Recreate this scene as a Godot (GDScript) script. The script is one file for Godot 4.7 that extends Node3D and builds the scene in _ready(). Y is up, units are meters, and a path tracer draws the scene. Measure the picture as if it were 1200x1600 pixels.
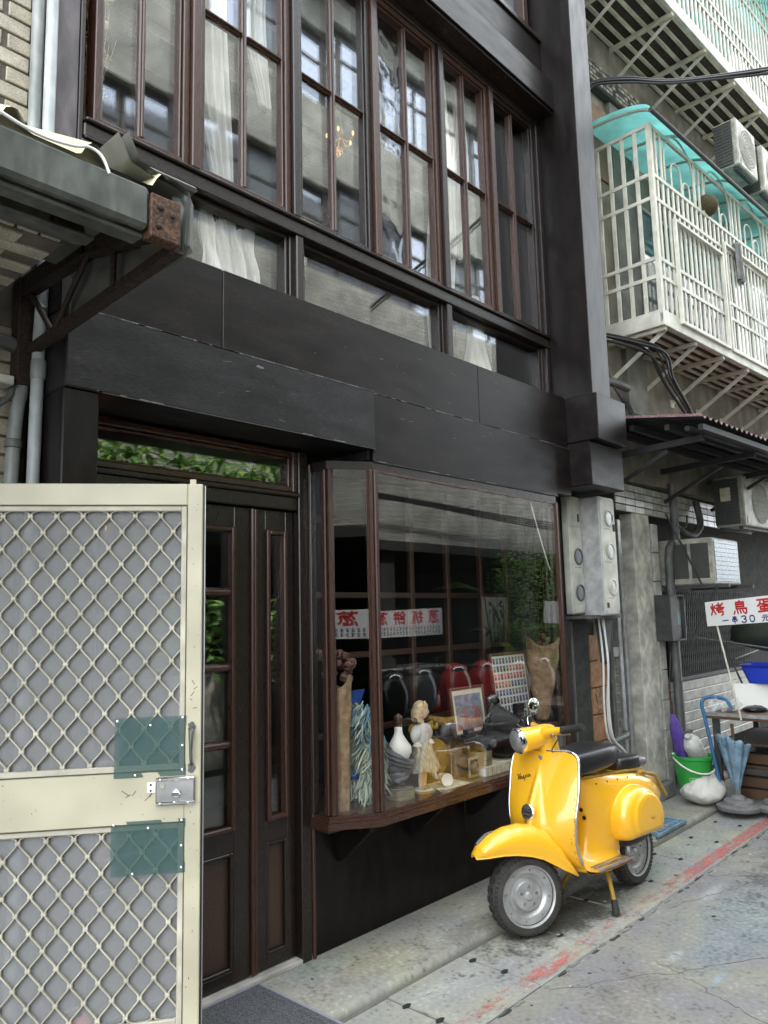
extends Node3D
# ---------------------------------------------------------------- helpers
var taken := {}
var M := {}
var T := {}
var rng := RandomNumberGenerator.new()

func nm(p: Node, n: String) -> String:
	var k = str(p.get_instance_id()) + n
	taken[k] = taken.get(k, -1) + 1
	return n if taken[k] == 0 else "%s_%03d" % [n, taken[k]]

func thing(n: String, label: String, cat: String, base: Vector3, group := "", yaw := 0.0, local := false) -> Node3D:
	var o := Node3D.new()
	o.name = nm(self, n)
	add_child(o)
	o.position = base
	o.rotation.y = yaw
	o.set_meta("label", label)
	o.set_meta("category", cat)
	if group != "":
		o.set_meta("group", group)
	if not local and yaw == 0.0:
		o.set_meta("shift", -base)
	return o

func put(n: String, mesh: Mesh, p: Node = null, xf := Transform3D.IDENTITY, m: Material = null) -> MeshInstance3D:
	var o := MeshInstance3D.new()
	if p == null:
		p = self
	o.name = nm(p, n)
	o.mesh = mesh
	if m:
		o.material_override = m
	o.transform = xf
	if p.has_meta("shift"):
		o.position += p.get_meta("shift")
	p.add_child(o)
	return o

func mesh_of(st: SurfaceTool, m: Material) -> ArrayMesh:
	st.generate_normals()
	var am := st.commit()
	am.surface_set_material(0, m)
	return am

func obj(n: String, st: SurfaceTool, m: Material, p: Node = null) -> MeshInstance3D:
	return put(n, mesh_of(st, m), p)

func tag(o: Node, label: String, cat: String, group := "") -> Node:
	o.set_meta("label", label)
	o.set_meta("category", cat)
	if group != "":
		o.set_meta("group", group)
	return o

func struct(o: Node, label := "") -> Node:
	o.set_meta("kind", "structure")
	if label != "":
		o.set_meta("label", label)
	return o

func S() -> SurfaceTool:
	var st := SurfaceTool.new()
	st.begin(Mesh.PRIMITIVE_TRIANGLES)
	st.set_smooth_group(-1)
	return st

func tri(st: SurfaceTool, a: Vector3, b: Vector3, c: Vector3, out: Vector3) -> void:
	if (b - a).cross(c - a).dot(out) > 0.0:
		var t := b
		b = c
		c = t
	st.add_vertex(a)
	st.add_vertex(b)
	st.add_vertex(c)

func quad(st: SurfaceTool, a: Vector3, b: Vector3, c: Vector3, d: Vector3, out: Vector3) -> void:
	tri(st, a, b, c, out)
	tri(st, a, c, d, out)

func quv(st: SurfaceTool, a: Vector3, b: Vector3, c: Vector3, d: Vector3, out: Vector3, u := [Vector2(0, 0), Vector2(1, 0), Vector2(1, 1), Vector2(0, 1)]) -> void:
	var p := [a, b, c, d]
	var o := [0, 1, 2, 0, 2, 3]
	if (b - a).cross(c - a).dot(out) > 0.0:
		o = [0, 2, 1, 0, 3, 2]
	for i in o:
		st.set_uv(u[i])
		st.add_vertex(p[i])

func box(st: SurfaceTool, c: Vector3, s: Vector3, b := Basis.IDENTITY, bev := 0.0) -> void:
	st.set_smooth_group(-1)
	var h := s * 0.5
	bev = minf(bev, minf(h.x, minf(h.y, h.z)) * 0.9)
	var ax := [Vector3(1, 0, 0), Vector3(0, 1, 0), Vector3(0, 0, 1)]
	for a in 3:
		var e := (a + 1) % 3
		var f := (a + 2) % 3
		for sg in [-1.0, 1.0]:
			var n: Vector3 = ax[a] * sg
			var o: Vector3 = n * h[a]
			var pe: Vector3 = ax[e] * (h[e] - bev)
			var pf: Vector3 = ax[f] * (h[f] - bev)
			quad(st, c + b * (o - pe - pf), c + b * (o + pe - pf), c + b * (o + pe + pf), c + b * (o - pe + pf), b * n)
	if bev <= 0.0:
		return
	for a in 3:
		var e := (a + 1) % 3
		var f := (a + 2) % 3
		for s1 in [-1.0, 1.0]:
			for s2 in [-1.0, 1.0]:
				var pa: Vector3 = ax[a] * (h[a] - bev)
				var q1: Vector3 = ax[e] * s1 * h[e] + ax[f] * s2 * (h[f] - bev)
				var q2: Vector3 = ax[e] * s1 * (h[e] - bev) + ax[f] * s2 * h[f]
				quad(st, c + b * (q1 - pa), c + b * (q1 + pa), c + b * (q2 + pa), c + b * (q2 - pa), b * (ax[e] * s1 + ax[f] * s2))
	for sx in [-1.0, 1.0]:
		for sy in [-1.0, 1.0]:
			for sz in [-1.0, 1.0]:
				tri(st, c + b * Vector3(sx * h.x, sy * (h.y - bev), sz * (h.z - bev)), c + b * Vector3(sx * (h.x - bev), sy * h.y, sz * (h.z - bev)), c + b * Vector3(sx * (h.x - bev), sy * (h.y - bev), sz * h.z), b * Vector3(sx, sy, sz))

func bx(st: SurfaceTool, x0: float, x1: float, y0: float, y1: float, z0: float, z1: float, bev := 0.0) -> void:
	box(st, Vector3(x0 + x1, y0 + y1, z0 + z1) * 0.5, Vector3(absf(x1 - x0), absf(y1 - y0), absf(z1 - z0)), Basis.IDENTITY, bev)

func bxo(n: String, x0: float, x1: float, y0: float, y1: float, z0: float, z1: float, m: Material, p: Node = null, bev := 0.0) -> MeshInstance3D:
	var st := S()
	bx(st, x0, x1, y0, y1, z0, z1, bev)
	return obj(n, st, m, p)

func bar(st: SurfaceTool, a: Vector3, c: Vector3, w: float, h: float, up := Vector3.UP, bev := 0.0) -> void:
	var z := (c - a).normalized()
	var x := up.cross(z)
	if x.length() < 0.01:
		x = Vector3.RIGHT.cross(z)
	x = x.normalized()
	box(st, (a + c) * 0.5, Vector3(w, h, a.distance_to(c)), Basis(x, z.cross(x), z), bev)

func frame_of(d: Vector3) -> Basis:
	var z := d.normalized()
	var u := Vector3.UP if absf(z.y) < 0.9 else Vector3.RIGHT
	var x := u.cross(z).normalized()
	return Basis(x, z.cross(x), z)

func loft(st: SurfaceTool, rings: Array, closed := true, caps := true) -> void:
	st.set_smooth_group(0)
	var mid := Vector3.ZERO
	var n: int = rings[0].size()
	for i in rings.size() - 1:
		var r0 = rings[i]
		var r1 = rings[i + 1]
		var c := Vector3.ZERO
		for p in r0:
			c += p
		for p in r1:
			c += p
		c /= 2.0 * n
		for j in (n if closed else n - 1):
			var k := (j + 1) % n
			var o: Vector3 = (r0[j] + r0[k] + r1[j] + r1[k]) * 0.25 - c
			quad(st, r0[j], r0[k], r1[k], r1[j], o)
	if caps and closed:
		st.set_smooth_group(-1)
		for e in [0, rings.size() - 1]:
			var r = rings[e]
			var q = rings[1] if e == 0 else rings[rings.size() - 2]
			var c := Vector3.ZERO
			var c2 := Vector3.ZERO
			for j in n:
				c += r[j]
				c2 += q[j]
			c /= n
			c2 /= n
			for j in n:
				if r[j].distance_to(r[(j + 1) % n]) > 1e-6:
					tri(st, c, r[j], r[(j + 1) % n], c - c2)

func tube(st: SurfaceTool, pts: Array, r, sides := 8, caps := true) -> void:
	var rings := []
	var b := Basis.IDENTITY
	for i in pts.size():
		var d: Vector3
		if i == 0:
			d = pts[1] - pts[0]
		elif i == pts.size() - 1:
			d = pts[i] - pts[i - 1]
		else:
			d = (pts[i + 1] - pts[i]).normalized() + (pts[i] - pts[i - 1]).normalized()
		d = d.normalized()
		if i == 0:
			b = frame_of(d)
		else:
			var x := (b.x - d * b.x.dot(d)).normalized()
			b = Basis(x, d.cross(x), d)
		var rr: float = r[i] if r is Array else r
		var ring := []
		for k in sides:
			var t := TAU * k / sides
			ring.append(pts[i] + b.x * cos(t) * rr + b.y * sin(t) * rr)
		rings.append(ring)
	loft(st, rings, true, caps)

func curve(pts: Array, n := 6) -> Array:
	var out := []
	for i in pts.size() - 1:
		var a: Vector3 = pts[maxi(i - 1, 0)]
		var d: Vector3 = pts[mini(i + 2, pts.size() - 1)]
		for k in n:
			out.append((pts[i] as Vector3).cubic_interpolate(pts[i + 1], a, d, float(k) / n))
	out.append(pts[-1])
	return out

# profile of Vector2(radius, along); axis along b.y
func lathe(st: SurfaceTool, prof: Array, o: Vector3, b := Basis.IDENTITY, segs := 24, arc := TAU) -> void:
	var g := 0
	var full := arc > 6.28
	for i in prof.size() - 1:
		if i > 0:
			var d0: Vector2 = (prof[i] - prof[i - 1]).normalized()
			var d1: Vector2 = (prof[i + 1] - prof[i]).normalized()
			if d0.dot(d1) < 0.75:
				g += 1
		st.set_smooth_group(g)
		var e: Vector2 = prof[i + 1] - prof[i]
		for k in segs:
			var t0 := arc * k / segs
			var t1 := arc * ((k + 1) % segs if full else k + 1) / segs
			var tm := arc * (k + 0.5) / segs
			var n: Vector3 = b * Vector3(cos(tm) * e.y, -e.x, sin(tm) * e.y)
			var p := []
			for q in [[prof[i], t0], [prof[i], t1], [prof[i + 1], t1], [prof[i + 1], t0]]:
				p.append(o + b * Vector3(cos(q[1]) * q[0].x, q[0].y, sin(q[1]) * q[0].x))
			if prof[i].x > 1e-5:
				tri(st, p[0], p[1], p[2], n)
			if prof[i + 1].x > 1e-5:
				tri(st, p[0], p[2], p[3], n)

func grid(st: SurfaceTool, f: Callable, nu: int, nv: int, out: Vector3, uv := false) -> void:
	st.set_smooth_group(0)
	var p := []
	for i in nu + 1:
		var row := []
		for j in nv + 1:
			row.append(f.call(float(i) / nu, float(j) / nv))
		p.append(row)
	var c: Vector3 = (p[nu / 2 + 1][nv / 2] - p[nu / 2][nv / 2]).cross(p[nu / 2][nv / 2 + 1] - p[nu / 2][nv / 2])
	var flip := c.dot(out) > 0.0
	for i in nu:
		for j in nv:
			var q := [[i, j], [i + 1, j], [i + 1, j + 1], [i, j], [i + 1, j + 1], [i, j + 1]]
			if flip:
				q = [[i, j], [i + 1, j + 1], [i + 1, j], [i, j], [i, j + 1], [i + 1, j + 1]]
			for w in q:
				if uv:
					st.set_uv(Vector2(float(w[0]) / nu, float(w[1]) / nv))
				st.add_vertex(p[w[0]][w[1]])

# flat polygon in the plane (b.x, b.y) pushed along b.z
func prism(st: SurfaceTool, poly: Array, o: Vector3, b: Basis, depth: float) -> void:
	st.set_smooth_group(-1)
	var pk := PackedVector2Array(poly)
	var ix := Geometry2D.triangulate_polygon(pk)
	var h := b.z * depth
	for i in range(0, ix.size(), 3):
		var q := []
		for k in 3:
			q.append(o + b.x * pk[ix[i + k]].x + b.y * pk[ix[i + k]].y)
		tri(st, q[0], q[1], q[2], -h)
		tri(st, q[0] + h, q[1] + h, q[2] + h, h)
	var ccw := 1.0 if Geometry2D.is_polygon_clockwise(pk) else -1.0
	for i in pk.size():
		var a := pk[i]
		var c := pk[(i + 1) % pk.size()]
		var e := c - a
		var n := b.x * (-e.y) * ccw + b.y * e.x * ccw
		var A := o + b.x * a.x + b.y * a.y
		var C := o + b.x * c.x + b.y * c.y
		quad(st, A, C, C + h, A + h, n)

func blob(st: SurfaceTool, c: Vector3, r: Vector3, b := Basis.IDENTITY, nu := 12, nv := 8, p := 2.0, seed_n := 0.0) -> void:
	var rings := []
	for j in nv + 1:
		var ph := -PI / 2 + PI * j / nv
		var ring := []
		for i in nu:
			var t := TAU * i / nu
			var d := Vector3(cos(ph) * cos(t), sin(ph), cos(ph) * sin(t))
			if p != 2.0:
				var l := pow(pow(absf(d.x), p) + pow(absf(d.y), p) + pow(absf(d.z), p), 1.0 / p)
				d /= l
			if seed_n > 0.0:
				d *= 1.0 + seed_n * sin(t * 3.0 + ph * 2.3 + c.x * 50.0) * cos(ph * 4.0 + t)
			ring.append(c + b * (d * r))
		rings.append(ring)
	loft(st, rings, true, false)

# ---------------------------------------------------------------- textures and materials
func noise_tex(key: String, freq: float, lo: float, hi: float, octaves := 4, kind := FastNoiseLite.TYPE_SIMPLEX_SMOOTH, sz := 512, mid := -1.0) -> NoiseTexture2D:
	var n := FastNoiseLite.new()
	n.seed = hash(key) % 9999
	n.noise_type = kind
	n.frequency = freq
	n.fractal_octaves = octaves
	var t := NoiseTexture2D.new()
	t.width = sz
	t.height = sz
	t.seamless = true
	t.noise = n
	var g := Gradient.new()
	g.set_color(0, Color(lo, lo, lo))
	g.set_color(1, Color(hi, hi, hi))
	if mid >= 0.0:
		g.add_point(mid, Color(hi, hi, hi).lerp(Color(lo, lo, lo), 0.15))
	t.color_ramp = g
	T[key] = t
	return t

func mt(key: String, lin: Color, rough := 0.6, o := {}) -> StandardMaterial3D:
	var m := StandardMaterial3D.new()
	m.resource_name = key
	var c := lin.linear_to_srgb()
	c.a = o.get("alpha", 1.0)
	m.albedo_color = c
	m.roughness = rough
	m.metallic = o.get("metal", 0.0)
	m.metallic_specular = o.get("spec", 0.5)
	if o.has("alpha"):
		m.transparency = BaseMaterial3D.TRANSPARENCY_ALPHA
	m.cull_mode = BaseMaterial3D.CULL_DISABLED if o.has("two") or o.has("alpha") else BaseMaterial3D.CULL_BACK
	if o.has("tex"):
		m.albedo_texture = T[o.tex] if o.tex is String else o.tex
	if o.has("scale"):
		m.uv1_triplanar = true
		m.uv1_world_triplanar = o.get("world", true)
		m.uv1_scale = o.scale
		m.uv1_triplanar_sharpness = 4.0
	if o.has("tex2"):
		m.detail_enabled = true
		m.detail_blend_mode = BaseMaterial3D.BLEND_MODE_MUL
		m.detail_albedo = T[o.tex2]
		m.detail_uv_layer = BaseMaterial3D.DETAIL_UV_2
		m.uv2_triplanar = true
		m.uv2_world_triplanar = o.get("world", true)
		m.uv2_scale = o.get("scale2", Vector3.ONE * 3.0)
	if o.has("bump"):
		m.heightmap_enabled = true
		m.heightmap_texture = T[o.bump]
		m.heightmap_scale = o.get("bscale", 0.2)
	if o.has("rtex"):
		m.roughness_texture = T[o.rtex]
	if o.has("coat"):
		m.clearcoat_enabled = true
		m.clearcoat = o.coat
		m.clearcoat_roughness = o.get("coatr", 0.06)
	if o.has("back"):
		m.backlight_enabled = true
		m.backlight = o.back.linear_to_srgb()
	if o.has("emit"):
		m.emission_enabled = true
		m.emission = o.emit
		m.emission_energy_multiplier = o.get("energy", 1.0)
	if o.has("rim"):
		m.rim_enabled = true
		m.rim = o.rim
		m.rim_tint = 0.7
	M[key] = m
	return m

func lin(r: float, g: float, b: float) -> Color:
	return Color(r, g, b)

func seg(img: Image, a: Vector2, b: Vector2, w: float, c: Color) -> void:
	var lo := Vector2(minf(a.x, b.x), minf(a.y, b.y)) - Vector2(w, w)
	var hi := Vector2(maxf(a.x, b.x), maxf(a.y, b.y)) + Vector2(w, w)
	for y in range(maxi(0, int(lo.y)), mini(img.get_height(), int(hi.y) + 2)):
		for x in range(maxi(0, int(lo.x)), mini(img.get_width(), int(hi.x) + 2)):
			var p := Vector2(x + 0.5, y + 0.5)
			var q := Geometry2D.get_closest_point_to_segment(p, a, b)
			var d := p.distance_to(q)
			var k := clampf(w * 0.5 + 0.5 - d, 0.0, 1.0)
			if k > 0.0:
				img.set_pixel(x, y, img.get_pixel(x, y).lerp(c, k))

# strokes on a 100 x 100 square: "x,y x,y|x,y x,y"
func glyph(img: Image, s: String, at: Vector2, size: Vector2, w: float, c: Color, shear := 0.0) -> void:
	for st in s.split("|"):
		var pr = null
		for q in st.split(" "):
			var n := q.split(",")
			var p := Vector2(float(n[0]), float(n[1])) / 100.0
			p = at + Vector2(p.x * size.x, p.y * size.y + shear * p.x * size.x)
			if pr != null:
				seg(img, pr, p, w, c)
			pr = p

const HANZI := {
	"kao": "18,8 18,45 14,62 4,88|18,45 36,84|6,26 11,44|32,24 25,42|60,5 60,40|44,20 76,20|38,40 96,40|90,8 44,58|56,58 88,50|58,46 54,72 88,70 86,90 78,96",
	"niao": "50,3 42,13|25,13 25,60|25,13 76,13 76,44|25,28 76,28|25,44 76,44|25,60 92,60 90,92 80,97|14,76 8,95|32,74 34,92|50,74 54,90|67,73 73,87",
	"dan": "10,10 90,10|90,10 82,22|50,10 50,46|50,28 80,28|28,24 24,40 10,52|24,38 92,52|26,58 76,58 76,76 26,76 26,58|50,50 50,92|12,93 84,91|74,82 88,96",
	"yi": "8,52 92,48",
	"chuan": "30,10 72,10 72,30 30,30 30,10|18,44 84,44 84,68 18,68 18,44|50,2 50,98",
	"yuan": "24,18 78,18|8,42 94,42|38,42 34,72 12,94|62,42 62,88 90,90 92,76",
	"cong": "6,14 94,14|32,4 32,24|68,4 68,24|40,24 20,52|36,34 86,34 80,62|56,36 34,64|70,38 52,66|14,76 10,92|30,72 32,90 66,92 70,80|50,70 54,80|84,70 92,84",
	"zhua": "22,4 22,88 12,82|6,28 38,24|6,58 38,50|58,16 90,10|60,16 56,56 40,94|74,14 74,92|76,40 96,94",
	"bing": "26,4 6,34|26,4 46,30|14,40 40,40 40,62 14,62 14,40|14,52 40,52|14,62 14,94 40,84|60,8 66,20|88,6 82,20|52,28 98,28|50,56 98,56|64,28 64,60 54,94|84,28 84,96",
	"3": "18,16 36,6 62,6 78,20 74,38 50,48|50,48 78,58 82,78 64,94 36,94 16,82",
	"0": "50,5 28,14 18,36 18,64 28,86 50,95 72,86 82,64 82,36 72,14 50,5",
}

func _ready() -> void:
	rng.seed = 7
	var cam := Camera3D.new()
	cam.name = "camera"
	add_child(cam)
	cam.transform = Transform3D(Basis(Vector3(0.67858772, -0.02378338, 0.73413423), Vector3(-0.08235013, 0.99071086, 0.10821487), -Vector3(0.72988846, 0.13388933, -0.67032565)), Vector3(0, 1.68, 3.062))
	cam.fov = 67.3801
	cam.near = 0.05
	cam.far = 400.0
	var env := Environment.new()
	env.background_mode = Environment.BG_SKY
	var sm := ProceduralSkyMaterial.new()
	sm.sky_top_color = Color(0.93, 0.95, 0.97)
	sm.sky_horizon_color = Color(0.86, 0.88, 0.9)
	sm.sky_curve = 0.3
	sm.ground_bottom_color = Color(0.35, 0.35, 0.34)
	sm.ground_horizon_color = Color(0.6, 0.6, 0.6)
	sm.sky_energy_multiplier = 1.55
	env.sky = Sky.new()
	env.sky.sky_material = sm
	env.tonemap_mode = Environment.TONE_MAPPER_LINEAR
	env.tonemap_exposure = 2.9
	env.sdfgi_enabled = true
	env.ssao_enabled = true
	env.ssil_enabled = true
	var we := WorldEnvironment.new()
	we.name = "world_environment"
	we.environment = env
	add_child(we)
	var sun := DirectionalLight3D.new()
	sun.name = "sun"
	sun.light_energy = 1.5
	sun.light_color = Color(1.0, 0.985, 0.96)
	sun.light_angular_distance = 4.0
	sun.shadow_enabled = true
	add_child(sun)
	sun.look_at_from_position(Vector3(0, 20, 0), Vector3(0.35, 19.18, 0.45))
	make_materials()
	build_ground()
	build_shop()
	build_upper_windows()
	build_bay()
	build_door()
	build_interior()
	build_left()
	build_right()
	build_right_yard()
	build_far_side()
	build_scooter()
	build_display()
	build_screen_door()
	build_cables()

func make_materials() -> void:
	noise_tex("blotch", 0.006, 0.72, 1.0, 5)
	noise_tex("soft", 0.006, 0.8, 1.0, 3)
	noise_tex("fine", 0.09, 0.72, 1.0, 4)
	noise_tex("grain", 0.05, 0.45, 1.0, 5)
	noise_tex("speck", 0.16, 0.25, 1.0, 2, FastNoiseLite.TYPE_VALUE)
	noise_tex("rough", 0.02, 0.45, 1.0, 4)
	noise_tex("streak", 0.03, 0.5, 1.0, 5)
	noise_tex("rough_wood", 0.03, 0.6, 1.0, 5)
	noise_tex("brush", 0.012, 0.48, 1.0, 6)
	noise_tex("brush_r", 0.014, 0.68, 1.0, 6)
	noise_tex("wave", 0.012, 0.0, 1.0, 1)
	var h := Vector3(0.6, 5.0, 5.0)
	mt("fascia_sky_sheen", lin(0.045, 0.041, 0.046), 0.44, {"tex": "brush", "scale": Vector3(0.35, 1.3, 1.3), "tex2": "grain", "scale2": Vector3(0.8, 5, 5), "rtex": "brush_r", "spec": 0.4})  # left board lighter and cooler: reflected sky put into the colour
	mt("panel", lin(0.028, 0.02, 0.0185), 0.44, {"spec": 0.34, "tex": "brush", "scale": Vector3(0.35, 1.3, 1.3), "tex2": "grain", "scale2": Vector3(0.8, 5, 5), "rtex": "brush_r"})
	mt("panel_v", lin(0.023, 0.016, 0.015), 0.42, {"spec": 0.36, "tex": "brush", "scale": Vector3(1.6, 0.4, 1.6), "tex2": "grain", "scale2": Vector3(6, 1.0, 6), "rtex": "brush_r"})
	mt("panel_sky_sheen", lin(0.14, 0.118, 0.128), 0.42, {"tex": "brush", "scale": Vector3(1.6, 0.5, 1.6), "rtex": "brush_r"})  # upper left pillar paler: sky reflection painted into the base colour
	mt("far_pane", lin(0.5, 0.56, 0.66), 0.06, {"metal": 0.75})
	mt("edge_wear", lin(0.11, 0.1, 0.1), 0.6, {"tex": "speck", "scale": Vector3(2, 9, 9)})
	mt("frame", lin(0.024, 0.014, 0.011), 0.4, {"tex": "grain", "scale": Vector3(7, 1.2, 7), "rtex": "rough_wood"})
	mt("frame_h", lin(0.026, 0.016, 0.012), 0.4, {"tex": "grain", "scale": Vector3(1.2, 7, 7), "rtex": "rough_wood"})
	mt("trim", lin(0.08, 0.034, 0.022), 0.4, {"tex": "grain", "scale": Vector3(6, 0.5, 6), "rtex": "rough_wood"})
	mt("trim_h", lin(0.085, 0.036, 0.023), 0.36, {"tex": "grain", "scale": Vector3(0.5, 6, 6), "rtex": "rough_wood"})
	mt("wear", lin(0.3, 0.28, 0.27), 0.6, {"tex": "speck", "scale": Vector3(2, 9, 9)})
	mt("glass", lin(0, 0, 0), 0.0, {"alpha": 0.003})
	mt("glass_wavy", lin(0, 0, 0), 0.0, {"alpha": 0.003, "bump": "wave", "bscale": 0.25, "scale": Vector3(1.2, 0.8, 1.2)})
	mt("cream", lin(0.56, 0.52, 0.375), 0.36, {"tex": "soft", "scale": Vector3.ONE * 0.9})
	mt("cream_dirty", lin(0.62, 0.58, 0.46), 0.5, {"tex": "blotch", "scale": Vector3.ONE * 2.0})
	mt("cage", lin(0.68, 0.665, 0.57), 0.45, {"tex": "soft", "scale": Vector3.ONE * 1.5})
	mt("cage_under", lin(0.72, 0.67, 0.54), 0.6, {"tex": "blotch", "scale": Vector3.ONE * 1.0})
	mt("teal", lin(0.42, 0.78, 0.75), 0.3, {"two": true, "back": lin(0.6, 0.95, 0.92), "tex": "soft", "scale": Vector3.ONE})
	mt("steel", lin(0.45, 0.45, 0.45), 0.34, {"metal": 0.85, "tex": "blotch", "scale": Vector3.ONE * 2.0})
	mt("dull_steel", lin(0.3, 0.3, 0.285), 0.45, {"metal": 0.5, "tex": "blotch", "scale": Vector3.ONE * 2.2, "tex2": "streak", "scale2": Vector3(5, 0.8, 5)})
	mt("chrome", lin(0.8, 0.8, 0.8), 0.1, {"metal": 1.0})
	mt("lens", lin(0.9, 0.9, 0.9), 0.03, {"metal": 1.0})
	mt("alu", lin(0.55, 0.55, 0.55), 0.38, {"metal": 0.7, "tex": "soft", "scale": Vector3.ONE * 4.0})
	mt("rubber", lin(0.022, 0.021, 0.02), 0.75, {"tex": "fine", "scale": Vector3.ONE * 3.0})
	mt("tyre_dust", lin(0.05, 0.046, 0.04), 0.85, {"tex": "blotch", "scale": Vector3.ONE * 4.0, "world": false})
	mt("black", lin(0.012, 0.012, 0.013), 0.4)
	mt("black_gloss", lin(0.01, 0.01, 0.011), 0.2)
	mt("leather", lin(0.014, 0.014, 0.016), 0.32, {"bump": "fine", "bscale": 0.06, "scale": Vector3.ONE * 5.0, "world": false})
	mt("dark", lin(0.008, 0.008, 0.008), 0.9)
	mt("yellow", lin(0.82, 0.43, 0.018), 0.32, {"coat": 0.8, "coatr": 0.05})
	mt("yellow_dull", lin(0.5, 0.3, 0.03), 0.5, {"tex": "blotch", "scale": Vector3.ONE * 4.0, "world": false})
	mt("rim_paint", lin(0.5, 0.5, 0.49), 0.35, {"metal": 0.45, "tex": "soft", "scale": Vector3.ONE * 4.0, "world": false})
	mt("red_paint", lin(0.5, 0.02, 0.03), 0.3, {"coat": 0.8})
	mt("grey_paint", lin(0.12, 0.12, 0.13), 0.3, {"coat": 0.6})
	mt("tile_a", lin(0.6, 0.54, 0.43), 0.35, {"tex": "soft", "scale": Vector3.ONE * 3.0, "tex2": "fine", "scale2": Vector3.ONE * 2.0})
	mt("tile_b", lin(0.56, 0.5, 0.385), 0.38, {"tex": "soft", "scale": Vector3.ONE * 3.0, "tex2": "fine", "scale2": Vector3.ONE * 2.0})
	mt("tile_c", lin(0.63, 0.58, 0.47), 0.35, {"tex": "soft", "scale": Vector3.ONE * 3.0, "tex2": "fine", "scale2": Vector3.ONE * 2.0})
	mt("joint", lin(0.14, 0.12, 0.1), 0.9, {"tex": "blotch", "scale": Vector3.ONE * 2.0})
	mt("white_tile", lin(0.56, 0.55, 0.5), 0.3, {"tex": "blotch", "scale": Vector3.ONE * 2.0})
	mt("pvc", lin(0.36, 0.39, 0.38), 0.42, {"tex": "soft", "scale": Vector3.ONE * 2.0, "tex2": "blotch", "scale2": Vector3(4, 1, 4)})
	mt("pvc_light", lin(0.44, 0.47, 0.48), 0.35, {"tex": "soft", "scale": Vector3.ONE * 2.0})
	mt("pvc_dark", lin(0.12, 0.125, 0.12), 0.5, {"tex": "blotch", "scale": Vector3.ONE * 2.0})
	mt("rust", lin(0.1, 0.052, 0.034), 0.75, {"tex": "streak", "scale": Vector3.ONE * 2.5, "tex2": "speck", "scale2": Vector3.ONE * 2.0, "bump": "speck", "bscale": 0.2})
	mt("rust_red", lin(0.3, 0.14, 0.07), 0.8, {"tex": "speck", "scale": Vector3.ONE * 2.0, "tex2": "streak", "scale2": Vector3.ONE * 3.0})
	mt("galv", lin(0.15, 0.16, 0.142), 0.5, {"metal": 0.25, "tex": "blotch", "scale": Vector3.ONE * 1.6, "tex2": "blotch", "scale2": Vector3(5, 1.2, 5)})
	mt("galv_dark", lin(0.12, 0.125, 0.11), 0.6, {"tex": "blotch", "scale": Vector3.ONE * 1.6, "tex2": "blotch", "scale2": Vector3(5, 1.2, 5)})
	mt("cream_roof", lin(0.8, 0.73, 0.48), 0.55, {"tex": "blotch", "scale": Vector3.ONE * 1.8})
	mt("concrete", lin(0.33, 0.33, 0.3), 0.85, {"tex": "blotch", "scale": Vector3.ONE * 1.0, "tex2": "fine", "scale2": Vector3.ONE * 2.0, "bump": "speck", "bscale": 0.15})
	mt("concrete_pale", lin(0.8, 0.77, 0.68), 0.8, {"tex": "blotch", "scale": Vector3.ONE * 1.3, "tex2": "soft", "scale2": Vector3.ONE * 3.0})
	mt("concrete_dark", lin(0.1, 0.1, 0.09), 0.9, {"tex": "blotch", "scale": Vector3.ONE * 1.5, "tex2": "streak", "scale2": Vector3(3, 0.7, 3)})
	mt("stone_green", lin(0.1, 0.115, 0.09), 0.8, {"tex": "speck", "scale": Vector3.ONE * 3.0, "tex2": "blotch", "scale2": Vector3.ONE * 3.0})
	mt("render_wall", lin(0.33, 0.3, 0.235), 0.9, {"tex": "blotch", "scale": Vector3.ONE * 0.8, "tex2": "soft", "scale2": Vector3(2, 0.7, 2)})
	mt("orange_tile", lin(0.62, 0.33, 0.17), 0.6, {"tex": "blotch", "scale": Vector3.ONE * 3.0, "tex2": "fine", "scale2": Vector3.ONE * 1.5})
	mt("ac_shell", lin(0.6, 0.58, 0.49), 0.45, {"tex": "soft", "scale": Vector3.ONE * 2.0, "tex2": "blotch", "scale2": Vector3.ONE * 2.0})
	mt("ac_dark", lin(0.06, 0.062, 0.055), 0.5)
	mt("ac_fin", lin(0.4, 0.46, 0.5), 0.4, {"metal": 0.6, "tex": "streak", "scale": Vector3(1, 6, 6)})
	mt("meter_box", lin(0.6, 0.6, 0.53), 0.42, {"tex": "blotch", "scale": Vector3.ONE * 1.2})
	mt("meter_steel", lin(0.6, 0.6, 0.6), 0.36, {"metal": 0.45, "tex": "soft", "scale": Vector3.ONE * 3.0})
	mt("kraft", lin(0.45, 0.3, 0.165), 0.75, {"two": true, "tex": "soft", "scale": Vector3.ONE * 5.0, "tex2": "blotch", "scale2": Vector3.ONE * 6.0, "bump": "rough", "bscale": 0.5})
	mt("dry_flower", lin(0.16, 0.08, 0.065), 0.85, {"two": true, "tex": "fine", "scale": Vector3.ONE * 6.0})
	mt("white_cloth", lin(0.62, 0.62, 0.58), 0.85, {"two": true, "back": lin(0.5, 0.5, 0.45)})
	mt("curtain", lin(0.85, 0.85, 0.8), 0.9, {"two": true, "tex": "soft", "scale": Vector3(6, 1, 6)})
	mt("tulle", lin(0.72, 0.66, 0.47), 0.9, {"two": true, "back": lin(0.6, 0.55, 0.4), "tex": "streak", "scale": Vector3(9, 1.4, 9)})
	mt("skin", lin(0.66, 0.44, 0.28), 0.45)
	mt("blonde", lin(0.66, 0.5, 0.28), 0.6, {"tex": "soft", "scale": Vector3(4, 12, 4)})
	mt("porcelain", lin(0.72, 0.7, 0.62), 0.4)
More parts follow.
